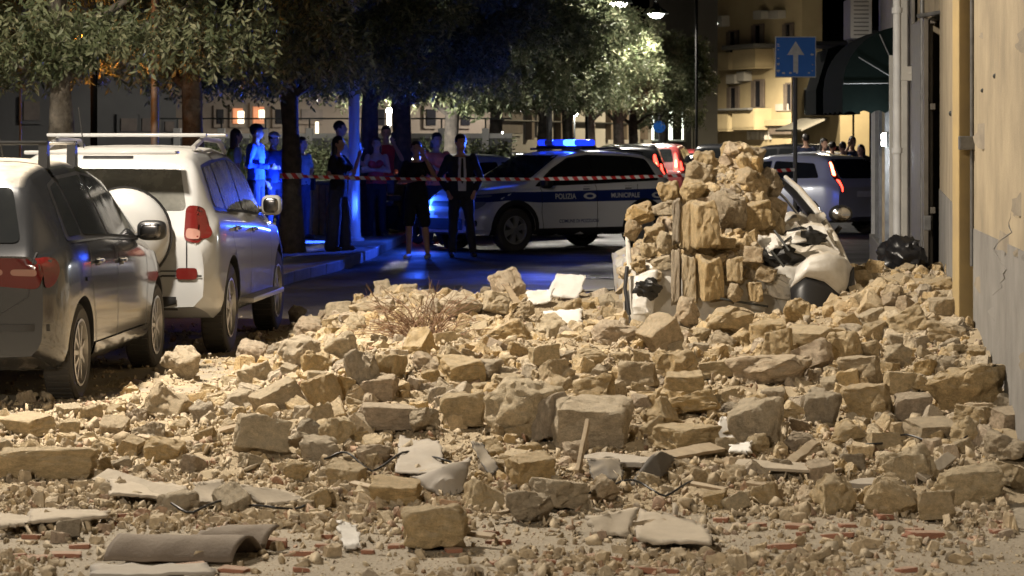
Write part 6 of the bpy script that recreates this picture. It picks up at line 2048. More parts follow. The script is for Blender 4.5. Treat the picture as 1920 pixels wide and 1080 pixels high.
board('wooden_batten', (1726, 896, 13.6), (1784, 856, 13.9), .06, .02, M['plaster'], 'grey batten leaning toward the wall behind the wedge stone', 'batten', 30)
board('wooden_batten', (1380, 868, 14.8), (1520, 878, 14.6), .12, .015, M['plaster'], 'flat broken panel strip across the lower right debris', 'panel', 10)
board('wooden_batten', (1600, 905, 14.0), (1690, 912, 13.9), .10, .03, M['felt'], 'dark grey strip left of the wedge stone', 'panel', 10)
PAN = [
 ([(205, 898, 14.3), (352, 912, 13.9), (350, 938, 13.5), (206, 925, 13.7)], 'plaster', 'broad pale panel under the diagonal batten'),
 ([(360, 898, 14.0), (420, 898, 14.0), (444, 948, 13.4), (352, 945, 13.4)], 'plaster', 'grey tile panel tipped toward the viewer, left foreground'),
 ([(420, 905, 13.9), (520, 915, 13.9), (580, 935, 13.4), (490, 948, 13.4)], 'plaster', 'mortar-smeared panel with black gap beneath it'),
 ([(1090, 968, 13.2), (1200, 950, 13.4), (1180, 1004, 12.7), (1110, 1000, 12.7)], 'plaster', 'yellowish tilted panel with black shadow, lower right of centre'),
 ([(1200, 950, 13.0), (1320, 985, 12.6), (1340, 1020, 12.2), (1190, 1008, 12.4)], 'plaster', 'large flat dusty slab in the foreground, right of centre'),
 ([(60, 955, 13.2), (205, 958, 13.2), (200, 972, 12.9), (50, 980, 12.8)], 'plaster', 'thin flat plaster strip at lower left'),
 ([(0, 962, 13.0), (55, 968, 13.0), (52, 985, 12.7), (0, 990, 12.6)], 'plaster', 'plaster piece at the left edge above the bricks'),
 ([(180, 1058, 11.6), (392, 1056, 11.6), (398, 1078, 11.2), (170, 1080, 11.1)], 'felt', 'flat grey sheet under the curved roof sheet'),
 ([(640, 975, 12.9), (672, 982, 12.85), (675, 1028, 12.2), (642, 1026, 12.2)], 'white_plaster', 'white plaster shard standing in the foreground'),
 ([(1352, 782, 16.0), (1372, 784, 16.0), (1378, 830, 15.4), (1340, 836, 15.3)], 'white_plaster', 'white broken plaster piece left of the tall ochre stone'),
 ([(1366, 830, 15.2), (1410, 828, 15.3), (1406, 845, 15.0), (1364, 846, 15.0)], 'white_plaster', 'small white plaster lump below the broken piece'),
 ([(1046, 512, 25.6), (1100, 516, 25.8), (1080, 560, 25.0), (1030, 555, 25.0)], 'white_plaster', 'white sheet standing at the back edge of the heap'),
 ([(1090, 522, 26.2), (1165, 524, 26.4), (1160, 542, 25.6), (1080, 545, 25.5)], 'white_plaster', 'flat white sheet behind the heap toward the buried car'),
 ([(985, 548, 25.0), (1040, 540, 25.4), (1030, 566, 24.6), (990, 572, 24.5)], 'white_plaster', 'crumpled white sheet left of the standing one'),
 ([(945, 532, 25.8), (956, 530, 25.8), (980, 570, 24.8), (968, 574, 24.8)], 'wood', 'narrow board poking up at the back edge of the heap'),
 ([(1020, 585, 24.2), (1090, 580, 24.4), (1090, 606, 23.8), (1030, 612, 23.6)], 'white_plaster', 'white plaster patch just below the standing sheet'),
]
for i, (c, m, lab) in enumerate(PAN):
    bent('broken_panel', c, M[m], lab, 'panel', .02, 4, 60 + i, 0, 12, 9, .013, .03, up=any(k in lab for k in ('standing', 'poking', 'tipped', 'tilted', 'broken plaster', 'mortar')))

# bricks and tile fragments
BR = [(1228, 1072, 90, 22, 4), (1468, 1028, 58, 16, 0), (1570, 1008, 62, 18, -4), (1498, 992, 56, 20, 12), (1735, 1008, 74, 26, 20), (1712, 998, 40, 18, -10), (1590, 990, 36, 14, 0), (1352, 980, 30, 14, 0), (1420, 990, 34, 12, 10),
      (850, 1036, 32, 16, 0), (742, 1030, 34, 20, 10), (355, 1066, 62, 22, 16), (440, 1072, 56, 18, -4), (566, 1074, 34, 18, 6), (512, 1030, 52, 40, -12), (572, 1042, 56, 18, 4), (76, 1050, 50, 16, -4), (30, 1048, 42, 16, 4),
      (120, 1044, 64, 18, 8), (22, 984, 58, 20, 10), (100, 954, 26, 14, 0), (366, 878, 46, 22, 2), (1112, 1048, 40, 16, 14), (1148, 1052, 36, 14, -6), (1190, 1016, 24, 14, 10), (420, 996, 36, 14, 0), (1880, 1000, 50, 18, 12), (1870, 985, 44, 16, 0),
      (500, 998, 30, 14, 0), (150, 1030, 40, 14, 14), (245, 1046, 30, 12, 0), (690, 1040, 26, 12, 0), (930, 1062, 24, 12, 4), (1030, 1058, 26, 14, 10), (1660, 975, 30, 14, 0), (1290, 1000, 28, 12, 8), (60, 1012, 36, 14, -8), (610, 1010, 28, 12, 0)]
rb = random.Random(21)
for k in range(16):
    w_ = rb.uniform(18, 50)
    BR.append((rb.uniform(10, 1890), rb.choice([rb.uniform(985, 1078), rb.uniform(930, 1000)]), w_, w_ * rb.uniform(.3, .5), rb.uniform(-40, 40)))
bm_v = []
for i in range(7):
    me = make_stone('slab', 900 + i, .22, .8); me.name = 'brick'; me.materials.clear(); me.materials.append(M['brick']); bm_v.append(me)
BL = ['far left', 'left', 'left of centre', 'centre', 'right of centre', 'right', 'far right']
seen = {}
for i, (px, pb, w, h, yaw) in enumerate(BR):
    Y = depth_at(px, pb); s = F / Y
    o = bpy.data.objects.new('brick_fragment', bm_v[i % 7]); COL.objects.link(o)
    o.scale = (w / s * 1.05, w / s * rnd.uniform(.55, .8), max(.028, h / s * .62))
    x, y = W(px, Y).x, Y
    o.location = (x, y, float(H(x, y)) + o.scale.z * .42 + .004)
    o.rotation_euler = (R(rnd.uniform(-6, 6)), R(rnd.uniform(-6, 6)), R(yaw + rnd.uniform(-20, 20)))
    zone = BL[min(6, int(px / 275))]
    sz_ = 'large' if w > 54 else 'middling' if w > 36 else 'small'
    row = 'lowest' if pb > 1060 else 'low' if pb > 1035 else 'second' if pb > 1005 else 'third' if pb > 985 else 'upper'
    lab = f'{sz_} red brick fragment, {row} row at the {zone} of the foreground'
    seen[lab] = seen.get(lab, 0) + 1
    if seen[lab] > 1: lab = lab.replace('red brick', ['', '', 'thin red brick', 'chipped red brick', 'dusty red brick', 'flat red brick', 'worn red brick', 'narrow red brick'][min(7, seen[lab])])
    tag(o, lab, 'brick', 'broken red bricks in the foreground')

# dry weeds torn down with the wall
t, Y = item('dry_weed', 800, 645)
M['straw'] = mat('dry_stalk', (.25, .16, .085), .8, col2=(.17, .09, .055), scale=20)
rw = random.Random(4)
for k in range(88):
    a = rw.uniform(-1, 1); L3 = rw.uniform(.15, .55)
    b = Vector((rw.gauss(0, .07), rw.gauss(0, .1), 0))
    dr = Vector((a * .9 - .25, rw.uniform(-.4, .3), rw.uniform(.15, .9))).normalized()
    p1 = b + dr * L3 * .5 + Vector((0, 0, .02)); p2 = b + dr * L3 + Vector((rw.uniform(-.06, .06), 0, -.12 * L3))
    MBs = MB() if k % 22 == 0 else MBs
    MBs.tube([b, p1, p2], [.004, .003, .0015], 4)
    for q in range(3):
        f_ = rw.uniform(.4, .95); s_ = b.lerp(p2, f_)
        e_ = s_ + Vector((rw.uniform(-.1, .1), rw.uniform(-.06, .06), rw.uniform(-.02, .10)))
        MBs.tube([s_, e_], [.002, .001], 4)
    if k % 22 == 21: MBs.build('stalks', M['straw'], t)
tag(t, 'tangle of dry weeds with thin reddish stalks on the heap', 'weeds')

# rods, cable, sack and dust by the wall
board('metal_rod', (1496, 582, 20.9), (1580, 604, 20.6), .02, .02, M['dark_metal'], 'thin bent metal rod sticking out before the black bumper', 'rod')
board('metal_rod', (1560, 620, 20.4), (1690, 606, 21.6), .025, .02, M['dark_metal'], 'black bar lying between the crushed car and the gate', 'rod')
board('metal_rod', (1590, 636, 20.3), (1640, 612, 21.2), .02, .02, M['dark_metal'], 'short black bar beside the pointed stone near the wall', 'rod')
sk = MB()
vs = []
for j in range(29):
    for i in range(48):
        th, ph = 2 * math.pi * i / 48, math.pi * (j + .2) / 29
        v = Vector((math.cos(th) * math.sin(ph), math.sin(th) * math.sin(ph), math.cos(ph)))
        k = 1 + .25 * noise.noise(v * 2.5) + .22 * abs(noise.noise(v * 5)) + .08 * abs(noise.noise(v * 13))
        vs.append((v.x * .19 * k, v.y * .22 * k, .15 + v.z * .17 * k))
sk.add(vs, [(j * 48 + i, j * 48 + (i + 1) % 48, (j + 1) * 48 + (i + 1) % 48, (j + 1) * 48 + i) for j in range(28) for i in range(48)])
sk_o = sk.build('plastic_sack', mat('black_sack', (.012, .012, .014), .35), None, 50)
sk_o.location = W(1692, 24.0, float(H(W(1692, 24).x, 24)) - .01)
tag(sk_o, 'crumpled black plastic sack at the foot of the pale pilaster', 'sack')
wd = MB()
vs = [(0, 0, .26)]
for j in range(1, 9):
    for i in range(28):
        th = 2 * math.pi * i / 28; r = j / 8
        z = .26 * (1 - r ** 1.4) + .03 * noise.noise(Vector((math.cos(th) * r * 3, math.sin(th) * r * 3, 2)))
        vs.append((math.cos(th) * r * .52, math.sin(th) * r * 1.6, max(-.02, z)))
fs = [(0, 1 + i, 1 + (i + 1) % 28) for i in range(28)]
for j in range(7):
    fs += [(1 + j * 28 + i, 1 + j * 28 + (i + 1) % 28, 1 + (j + 1) * 28 + (i + 1) % 28, 1 + (j + 1) * 28 + i) for i in range(28)]
wd.add(vs, fs)
wdo = wd.build('lime_dust', M['white_plaster'], None, 60); wdo.location = W(1645, 29.5)
tag(wdo, kind='stuff')
bt = empty('bottle', W(1616, 30.5))
MB().lathe([(.001, 0), (.033, 0), (.035, .02), (.035, .15), (.014, .21), (.013, .27), (.001, .27)], 14).build('glass', mat('brown_glass', (.05, .02, .008), .1), bt, 40)
tag(bt, 'dark bottle standing by the shop step', 'bottle')
bk = empty('masonry_block', W(1608, 31))
MB().box((0, 0, .09), (.32, .24, .18), bev=.03).build('block', M['wall_pale'], bk)
tag(bk, 'pale squared block in front of the shop step', 'block')

# splintered wood and lengths of cable among the stones
for (px, py, dx, dy, lab) in [(930, 962, 60, -10, 'below the hexagonal-looking stone'), (1290, 905, 70, 14, 'under the warped board'), (660, 905, 50, 12, 'above the dusty grey block'), (395, 812, 60, -16, 'on the fine debris by the grey hatchback'),
                              (1400, 905, 50, 8, 'in front of the tall ochre stone'), (250, 815, 54, 10, 'left of the tilted beige stone'), (1180, 985, 70, -8, 'beside the yellowish tilted panel'), (880, 1000, 46, 6, 'right of the large yellow foreground stone')]:
    board('wood_splinter', (px, py, 0), (px + dx, py + dy, 0), .035, .014, M['wood'], 'thin splinter of wood lying ' + lab, 'splinter', rnd.uniform(0, 40))
for (px, py, n_, lab) in [(1000, 925, 7, 'looping over the front row right of the torn felt'), (1560, 835, 7, 'snaking down toward the small yellow cube'), (610, 870, 6, 'lying below the ochre boulder'), (330, 960, 6, 'in the left foreground above the curved sheet')]:
    Y0 = depth_at(px, py); x0 = (px - CX) / F * Y0
    pts = []
    for k in range(n_ * 4):
        xx = x0 + k * .028; yy = Y0 - .15 + .16 * math.sin(k * .45 + px)
        pts.append((xx - x0, yy - Y0, max(0, float(H(xx, yy))) + .03 + .03 * abs(math.sin(k * .37 + py))))
    t = empty('cable', (x0, Y0, 0))
    MB().tube(pts, .0055, 6).build('cable_length', M['black_clean'], t, 60)
    tag(t, 'thin black cable ' + lab, 'cable')

# ---------------------------------------------------------------- barrier tape
m, nt, N, L, B = new_mat('barrier_tape')
tc = N.new('ShaderNodeTexCoord'); sp = N.new('ShaderNodeSeparateXYZ'); L.new(tc.outputs['Object'], sp.inputs[0])
mu = N.new('ShaderNodeMath'); mu.operation = 'MULTIPLY'; mu.inputs[1].default_value = 7.0; L.new(sp.outputs['X'], mu.inputs[0])
sk_ = N.new('ShaderNodeMath'); sk_.operation = 'MULTIPLY_ADD'; sk_.inputs[1].default_value = 5.0; L.new(sp.outputs['Z'], sk_.inputs[0]); L.new(mu.outputs[0], sk_.inputs[2])
fr = N.new('ShaderNodeMath'); fr.operation = 'FRACT'; L.new(sk_.outputs[0], fr.inputs[0])
gt_ = N.new('ShaderNodeMath'); gt_.operation = 'GREATER_THAN'; gt_.inputs[1].default_value = .5; L.new(fr.outputs[0], gt_.inputs[0])
mx = N.new('ShaderNodeMix'); mx.data_type = 'RGBA'; mx.inputs['A'].default_value = (.55, .03, .03, 1); mx.inputs['B'].default_value = (.8, .8, .8, 1)
L.new(gt_.outputs[0], mx.inputs['Factor']); L.new(mx.outputs['Result'], B.inputs['Base Color']); B.inputs['Roughness'].default_value = .35
M['tape'] = m
tp0, tp1 = W(548, 39.62, ZY(330, 39.6)), W(1490, 41.5, ZY(318, 41.5))
t = empty('barrier_tape', tp0)
vs = []
K = 90
for k in range(K + 1):
    f_ = k / K
    p_ = (tp1 - tp0) * f_
    p_.z -= .10 * 4 * f_ * (1 - f_) * .9
    tw = .5 * math.sin(f_ * 23) + .3 * math.sin(f_ * 51)
    up = Vector((0, math.sin(tw), math.cos(tw))) * .025
    vs += [p_ + up, p_ - up]
MB().add(vs, [(2 * k, 2 * k + 1, 2 * k + 3, 2 * k + 2) for k in range(K)]).build('tape_band', M['tape'], t, 60)
MB().lathe([(.17, -.04), (.172, .04)], 20, 'Z', (W(546, 39.8) - tp0 + Vector((0, 0, tp0.z))) ).build('tape_loop', M['tape'], t)
tag(t, 'red and white barrier tape stretched from a tree trunk to the sign pole', 'barrier tape')
# ---------------------------------------------------------------- people
M['skin'] = mat('skin', (.46, .27, .18), .55, col2=(.42, .24, .16), scale=12)
M['hair_dark'] = mat('dark_hair', (.018, .013, .010), .5, bump=.4, bscale=70)
M['hair_brown'] = mat('brown_hair', (.07, .04, .022), .5, bump=.4, bscale=70)
M['shoe_dark'] = mat('dark_shoe', (.02, .02, .022), .5)
M['shoe_light'] = mat('light_shoe', (.5, .5, .5), .6)
def cloth(name, c):
    return mat(name, c, .88, col2=tuple(a * .75 for a in c), scale=10, bump=.35, bscale=16, bdist=.02)
CL = {n: cloth('cloth_' + n, c) for n, c in dict(navy=(.02, .025, .06), black=(.012, .012, .014), white=(.62, .63, .66), pale_blue=(.30, .42, .60), blue=(.05, .12, .42), grey=(.18, .18, .19), red=(.45, .04, .04),
      orange=(.75, .16, .07), green=(.04, .14, .07), yellow=(.55, .62, .06), jeans=(.06, .09, .20), pink=(.55, .28, .27), suit=(.018, .020, .032)).items()}
M['phone_screen'] = mat('phone_screen', (.3, .35, .5), .2, emit=(.7, .8, 1), estr=1.2)

class Shape(MB):
    def loft(s, rings, n=22):
        """rings: (cx, cy, z, rx, ry)"""
        vs, fs = [], []
        for cx, cy, z, rx, ry in rings:
            for i in range(n):
                th = 2 * math.pi * i / n
                vs.append((cx + rx * math.cos(th), cy + ry * math.sin(th), z))
        for j in range(len(rings) - 1):
            for i in range(n):
                fs.append((j * n + i, j * n + (i + 1) % n, (j + 1) * n + (i + 1) % n, (j + 1) * n + i))
        fs.append(tuple(range(n))[::-1]); fs.append(tuple((len(rings) - 1) * n + i for i in range(n)))
        return s.add(vs, fs)
    def limb(s, pts, rad):
        s.tube(pts, rad, 12)
        for p, r in zip(pts, rad): s.ell(p, (r, r, r), 10, 6)
        return s
    def fuse(s, name, m, parent, voxel=.013, wrinkle=0.0, seed=0):
        me = bpy.data.meshes.new(name)
        me.from_pydata(s.v, [], s.f)
        bm = bmesh.new(); bm.from_mesh(me); bmesh.ops.recalc_face_normals(bm, faces=bm.faces); bm.to_mesh(me); bm.free()
        o = bpy.data.objects.new('tmp', me)
        md = o.modifiers.new('r', 'REMESH'); md.mode = 'VOXEL'; md.voxel_size = voxel
        m2 = o.modifiers.new('s', 'SMOOTH'); m2.factor = .5; m2.iterations = 3
        me2 = baked([o]); me2.name = name
        bpy.data.meshes.remove(me)
        if wrinkle:
            n = len(me2.vertices)
            co = np.empty(n * 3, np.float32); me2.vertices.foreach_get('co', co)
            nr = np.empty(n * 3, np.float32); me2.vertex_normals.foreach_get('vector', nr)
            co = co.reshape(-1, 3); nr = nr.reshape(-1, 3)
            d = np.array([noise.noise((x * 9, y * 9, zz * 5 + seed)) * wrinkle + noise.noise((x * 22, y * 22, zz * 14 + seed)) * wrinkle * .5 for x, y, zz in co.tolist()], np.float32)
            me2.vertices.foreach_set('co', (co + nr * d[:, None]).reshape(-1))
        smooth_mesh(me2)
        return mesh_obj(name, me2, m, parent)

ARM = {
    'down': lambda s: ((s * .25, .03, 1.14), (s * .265, -.04, .89)),
    'pocket': lambda s: ((s * .29, .09, 1.15), (s * .20, -.04, .95)),
    'crossed': lambda s: ((s * .235, -.07, 1.15), (-s * .09, -.21, 1.19)),
    'phone': lambda s: ((s * .26, -.14, 1.20), (s * .12, -.30, 1.45)),
    'bent': lambda s: ((s * .27, .02, 1.15), (s * .10, -.24, 1.12)),
    'hip': lambda s: ((s * .40, .07, 1.19), (s * .20, -.02, 1.02)),
    'back': lambda s: ((s * .27, .12, 1.17), (s * .08, .17, .98)),
    'ear': lambda s: ((s * .31, -.10, 1.22), (s * .13, -.09, 1.55)),
}
def person(px, Y, height, rz, label, top='navy', legs='jeans', arms=('down', 'down'), sleeves='short', hair='hair_dark', hair_len=0, bottom='long', shoes='shoe_dark',
           female=False, cap=None, z=0.0, stance=(.11, .11), step=(0, 0), inner=None, vest=None, head_turn=0.0, phone=False, bag=None, neck='round', tie=False):
    t = empty('person', W(px, Y, z), R(rz))
    k = height / 1.75
    t.scale = (k, k, k)
    sh = .165 if female else .19
    wst = .115 if female else .14
    hipw = .165 if female else .155
    A = [ARM[a](s) for a, s in zip(arms, (-1, 1))]
    feet = [(-stance[0], step[0], .08), (stance[1], step[1], .08)]
    # body
    b = Shape()
    tors = [(0, 0, .86, hipw * .9, .10), (0, 0, .95, hipw, .115), (0, 0, 1.05, (hipw + wst) / 2, .105), (0, 0, 1.13, wst, .095), (0, -.005, 1.27, sh * .83, .115), (0, 0, 1.37, sh * .86, .105), (0, .01, 1.44, sh * .60, .075), (0, .01, 1.47, .06, .06)]
    b.loft(tors)
    if female:
        for s in (-1, 1): b.ell((s * .07, -.085, 1.28), (.065, .06, .065))
    b.limb([(0, .012, 1.44), (0, .0, 1.56)], [.056, .052])
    ct, st = math.cos(R(head_turn)), math.sin(R(head_turn))
    def hp(x, y, zz): return (x * ct - y * st, x * st + y * ct - .012, zz)
    b.ell(hp(0, 0, 1.645), (.074, .092, .108)); b.ell(hp(0, -.025, 1.585), (.056, .066, .058))
    b.ell(hp(0, -.098, 1.625), (.013, .022, .022)); b.ell(hp(0, -.085, 1.585), (.026, .014, .010))
    for s in (-1, 1): b.ell(hp(s * .076, .008, 1.632), (.012, .022, .030))
    for (e, w), s in zip(A, (-1, 1)):
        S_ = Vector((s * (sh - .01), .005, 1.41)); E_ = Vector(e); W_ = Vector(w)
        b.limb([S_, S_.lerp(E_, .5), E_, E_.lerp(W_, .5), W_], [.052, .046, .039, .035, .025])
        d = (W_ - E_).normalized()
        sd = d.cross(Vector((0, 1, 0))); sd = sd.normalized() if sd.length > .1 else Vector((1, 0, 0))
        pc = W_ + d * .05
        b.limb([W_, pc, W_ + d * .085], [.026, .036, .032])
        for q in range(4):
            f0 = W_ + d * .085 + sd * (q - 1.5) * .019
            ln = (.062, .074, .070, .054)[q]
            cu = Vector((0, -.012, 0))
            b.limb([f0, f0 + d * ln * .55 + cu, f0 + d * ln + cu * 2.2], [.0105, .0095, .008])
        th0 = W_ + d * .03 + sd * .030 * (-s)
        b.limb([th0, th0 + d * .03 + sd * .022 * (-s), th0 + d * .058 + sd * .026 * (-s)], [.012, .0115, .009])
    for s, f in zip((-1, 1), feet):
        hp_ = Vector((s * hipw * .56, 0, .90)); fv = Vector(f)
        kn = hp_.lerp(fv, .5) + Vector((0, -.03, .03))
        b.limb([hp_, hp_.lerp(kn, .5), kn, kn.lerp(fv, .35), fv], [.088, .076, .055, .056, .036])
        b.limb([fv + Vector((0, .03, -.045)), fv + Vector((s * .015, -.13, -.05))], [.034, .03])
    b.fuse('body', M['skin'], t, .0115)
    # shirt, jacket or dress
    c = Shape()
    if top:
        g = .018 if sleeves != 'jacket' else .034
        zl = .90 if sleeves == 'jacket' else .93
        if bottom == 'dress': zl = .60
        rings = []
        if bottom == 'dress': rings += [(0, 0, .55, hipw + .10, .17), (0, 0, .75, hipw + .06, .145)]
        else: rings += [(0, 0, zl - (.06 if sleeves == 'jacket' else 0), hipw + g + .012, .115 + g)]
        rings += [(x, y, zz, rx + g, ry + g) for x, y, zz, rx, ry in tors[1:7]]
        if neck == 'strap': rings = rings[:-2]
        c.loft(rings)
        if female:
            for s in (-1, 1): c.ell((s * .07, -.088, 1.28), (.076, .07, .075))
        for (e, w), s in zip(A, (-1, 1)):
            if neck == 'strap': continue
            S_ = Vector((s * (sh - .015), .005, 1.41)); E_ = Vector(e); W_ = Vector(w)
            if sleeves == 'short': c.limb([S_, S_.lerp(E_, .62)], [.068, .064])
            else: c.limb([S_, S_.lerp(E_, .5), E_, E_.lerp(W_, .5), E_.lerp(W_, .92)], [.070, .062, .055, .048, .042])
        o = c.fuse('jacket' if sleeves == 'jacket' else 'dress' if bottom == 'dress' else 'shirt', CL[top], t, .0135, .012, px)
    if inner:
        MB().prism([(-.045, 1.43), (.045, 1.43), (.06, 1.2), (.055, .95), (-.055, .95), (-.06, 1.2)], -.168, -.12, 'Y').build('shirt_front', CL[inner], t, 50)
        for s in (-1, 1):
            MB().box((s * .062, -.158, 1.27), (.035, .02, .30), (R(4), R(s * 9), 0), bev=.006).build('lapel', CL[top], t)
    if tie: MB().prism([(-.014, 1.42), (.014, 1.42), (.024, 1.1), (0, 1.05), (-.024, 1.1)], -.178, -.166, 'Y').build('tie', CL['black'], t)
    if vest:
        v = Shape(); v.loft([(x, y, zz, rx + .036, ry + .036) for x, y, zz, rx, ry in [(0, 0, .98, hipw, .115)] + tors[3:7]])
        v.fuse('safety_vest', CL[vest], t, .014, .01, px)
    # trousers
    if bottom != 'dress':
        l = Shape()
        l.loft([(0, 0, .82, hipw + .01, .118), (0, 0, .90, hipw + .016, .128), (0, 0, 1.00, hipw + .010, .125)])
        for s, f in zip((-1, 1), feet):
            hp_ = Vector((s * hipw * .56, 0, .88)); fv = Vector(f)
            kn = hp_.lerp(fv, .5) + Vector((0, -.03, .03))
            if bottom == 'shorts': l.limb([hp_, hp_.lerp(kn, .5), hp_.lerp(kn, .9)], [.100, .094, .092])
            elif bottom == 'wide': l.limb([hp_, hp_.lerp(kn, .5), kn, kn.lerp(fv, .5), fv + Vector((0, 0, .0))], [.102, .100, .098, .105, .115])
            else: l.limb([hp_, hp_.lerp(kn, .5), kn, kn.lerp(fv, .5), fv + Vector((0, 0, .01))], [.100, .088, .070, .066, .058])
        l.fuse('shorts' if bottom == 'shorts' else 'trousers', CL[legs], t, .0135, .012, px + 9)
    for s, f in zip((-1, 1), feet):
        sh_ = Shape().limb([(f[0], f[1] + .045, .045), (f[0] + s * .006, f[1] - .05, .042), (f[0] + s * .015, f[1] - .15, .034)], [.044, .043, .036])
        sh_.fuse('shoe', M[shoes], t, .012)
    # hair / cap
    h = Shape()
    h.ell(hp(0, .014, 1.672), (.084, .098, .098))
    if hair_len:
        h.loft([(hp(0, .05, 0)[0], hp(0, .05, 0)[1], 1.66 - hair_len, .07, .035), (hp(0, .055, 0)[0], hp(0, .055, 0)[1], 1.60 - hair_len * .4, .095, .055), (hp(0, .04, 0)[0], hp(0, .04, 0)[1], 1.66, .088, .07)])
    hm = h.fuse('hair', M[hair], t, .011, .008, px)
    for v in hm.data.vertices:        # keep the face clear
        q = v.co
        y = q.x * -st * -1 * 0 + (-q.x * st + q.y * ct)
        if y < -.045 and q.z < 1.695: v.co = Vector((q.x - st * -.0, q.y, q.z)) + Vector((-st, ct, 0)) * min(.09, (-.045 - y))
    for s in (-1, 1):
        e_ = hp(s * .028, -.081, 1.652)
        Shape().ell(e_, (.010, .006, .007), 8, 5).build('eye', M['black'], t)
    if cap:
        cp_ = Shape(); cp_.ell(hp(0, .006, 1.70), (.09, .105, .07)); cp_.ell(hp(0, -.105, 1.692), (.065, .06, .010))
        cp_.fuse('cap', CL[cap], t, .011)
    if phone:
        w = Vector(A[1][1])
        MB().box(w + Vector((-.01, -.03, .13)), (.078, .010, .155), (R(-12), 0, 0), bev=.004).build('phone', M['black'], t)
    if bag:
        MB().box((.24, .0, .95), (.10, .22, .24), (0, 0, R(10)), bev=.05).build('bag', CL[bag], t, 50)
        MB().tube([(.22, 0, 1.05), (.10, -.10, 1.30), (-.10, -.02, 1.45), (0, .14, 1.35), (.2, .1, 1.05)], .010, 6).build('bag_strap', CL[bag], t)
    tag(t, label, 'person')
    return t

KZ = .132
person(442, 45.8, 1.79, 110, 'person with long hair and yellow safety vest at the left of the onlookers, facing away', 'white', 'navy', ('down', 'bent'), female=True, hair='hair_brown', hair_len=.38, z=KZ, vest='yellow')
person(480, 44.0, 1.86, 75, 'person in dark uniform and peaked cap beside the yellow safety vest', 'blue', 'navy', ('bent', 'hip'), sleeves='long', cap='navy', z=KZ, head_turn=20)
person(513, 45.0, 1.74, 40, 'person in blue T-shirt and pale cap standing left of the taped tree trunk', 'blue', 'navy', ('pocket', 'down'), cap='white', z=KZ, head_turn=10)
person(566, 45.4, 1.66, 60, 'person in pale shirt and jeans half hidden behind the taped tree trunk', 'pale_blue', 'jeans', ('down', 'hip'), z=KZ, bag='black')
person(634, 40.4, 1.66, 65, 'person with long black hair in black top and wide trousers, holding up a phone', 'black', 'navy', ('bent', 'phone'), female=True, hair_len=.42, bottom='wide', z=KZ, stance=(.22, .20), phone=True)
person(637, 46.6, 1.93, 80, 'tall person in white shirt behind the one in wide trousers', 'white', 'black', ('down', 'bent'), z=KZ)
person(706, 46.6, 1.66, -5, 'person in red strapless top with folded arms right of the blue-lit post', 'red', 'black', ('crossed', 'crossed'), female=True, hair='hair_brown', hair_len=.2, neck='strap', z=KZ)
person(724, 48.6, 1.86, 5, 'person in red shirt raising a phone behind the one with folded arms', 'red', 'jeans', ('down', 'phone'), z=KZ, phone=True)
person(690, 49.2, 1.80, -15, 'person in green shirt behind the one with folded arms', 'green', 'black', ('down', 'down'), hair='hair_brown', z=KZ)
person(781, 40.7, 1.72, -12, 'person in black top and shorts with pale shoes standing before the police car', 'black', 'black', ('crossed', 'ear'), female=True, bottom='shorts', shoes='shoe_light', hair_len=.12, stance=(.12, .17), head_turn=15)
person(818, 46.4, 1.86, 25, 'person in bright orange top behind the one in black shorts', 'orange', 'black', ('down', 'crossed'), hair_len=.15)
person(864, 41.3, 1.82, 8, 'person in dark suit, white shirt and tie standing at the police car bonnet', 'suit', 'suit', ('pocket', 'pocket'), sleeves='jacket', inner='white', tie=True, stance=(.13, .17), head_turn=18)
person(1511, 70, 1.92, 185, 'person in dark top above the roof of the silver hatchback', 'navy', 'jeans', ('down', 'down'))
person(1545, 66, 1.80, 30, 'person with long hair right of the one above the silver roof', 'white', 'jeans', ('bent', 'down'), female=True, hair_len=.3)
person(1561, 64, 1.72, 160, 'person in cream top at the corner of the awning', 'pink', 'black', ('down', 'hip'))
person(1580, 60, 1.72, 200, 'person in blue top under the awning', 'blue', 'jeans', ('down', 'crossed'))
person(1598, 62, 1.84, 20, 'tall person in dark top behind the one in blue under the awning', 'navy', 'black', ('ear', 'down'))
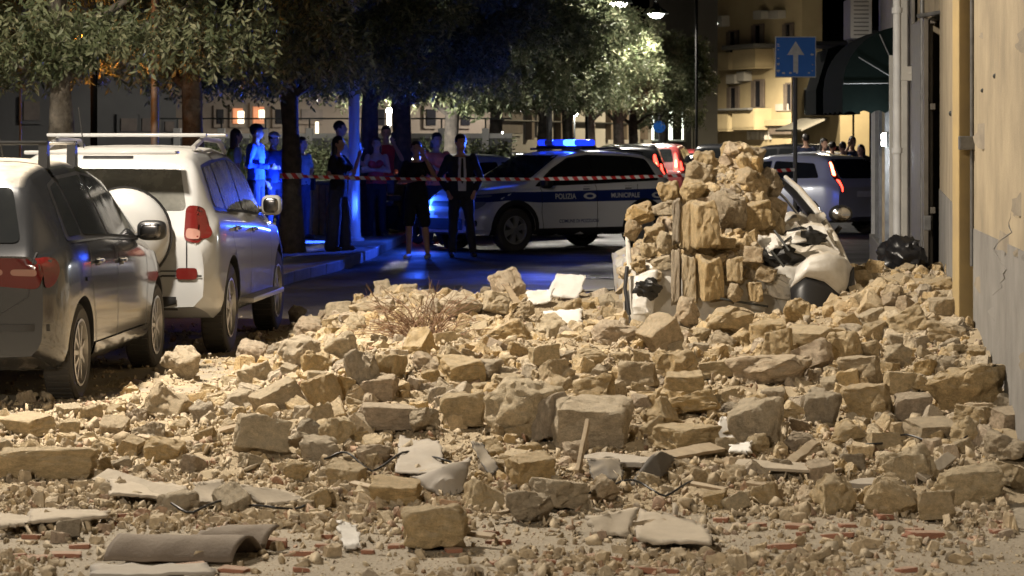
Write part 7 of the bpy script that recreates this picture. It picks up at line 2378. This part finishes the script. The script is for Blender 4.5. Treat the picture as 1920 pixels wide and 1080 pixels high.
person(1614, 57, 1.66, -30, 'person in dark clothes between the silver hatchback and the shop', 'black', 'black', ('crossed', 'down'), hair_len=.3, female=True)

# wooden-sided litter container behind the woman in wide trousers
bn = empty('litter_container', W(606, 47.4, KZ))
for k in range(9):
    MB().box((-.44 + k * .11, 0, .43), (.10, .55, .86), (0, 0, R(rnd.uniform(-1, 1))), bev=.008).build('slat', M['wood'], bn)
MB().box((0, 0, .89), (1.06, .62, .07), bev=.02).build('lid', M['pole'], bn)
MB().box((0, 0, .04), (1.0, .50, .07)).build('base', M['dark_metal'], bn)
tag(bn, 'slatted litter container behind the person in wide trousers', 'container')

# motor scooter in the dark left of the police car
sc_ = empty('motor_scooter', W(746, 47.2, .0), R(35))
for x in (-.1, .1):
    pass
whl = MB().lathe([(.13, -.045), (.20, -.05), (.225, -.02), (.225, .02), (.20, .05), (.13, .045)], 24, 'X')
for y in (-.62, .55):
    MB().lathe([(.13, -.045), (.20, -.05), (.225, -.02), (.225, .02), (.20, .05), (.13, .045)], 24, 'X', (0, y, .225)).build('wheel', M['rubber'], sc_, 40)
MB().prism([(-.42, .42), (-.50, .95), (-.40, .98), (-.28, .45), (.05, .30), (.20, .62), (.62, .70), (.66, .45), (.45, .28), (-.2, .22)], -.13, .13, 'X').build('fairing', M['paint_black'], sc_)
MB().box((0, .36, .76), (.26, .62, .10), bev=.04).build('seat', M['black'], sc_, 50)
MB().tube([(-.30, -.42, 1.02), (0, -.46, 1.0), (.30, -.42, 1.02)], .016, 8).build('handlebar', M['chrome'], sc_)
MB().lathe([(.001, -.02), (.07, -.01), (.075, .04), (.001, .06)], 14, 'Y', (0, -.52, .86)).build('headlight', M['head_lens'], sc_, 40)
for s in (-1, 1):
    MB().tube([(s * .24, -.43, 1.03), (s * .30, -.42, 1.18)], .007, 6).build('mirror_stem', M['dark_metal'], sc_)
    MB().lathe([(.001, 0), (.05, .005), (.05, .015), (.001, .02)], 12, 'Y', (s * .31, -.42, 1.21)).build('mirror', M['chrome'], sc_)
tag(sc_, 'dark motor scooter parked behind the one in black shorts', 'scooter')

bpy.data.scenes.remove(WS)
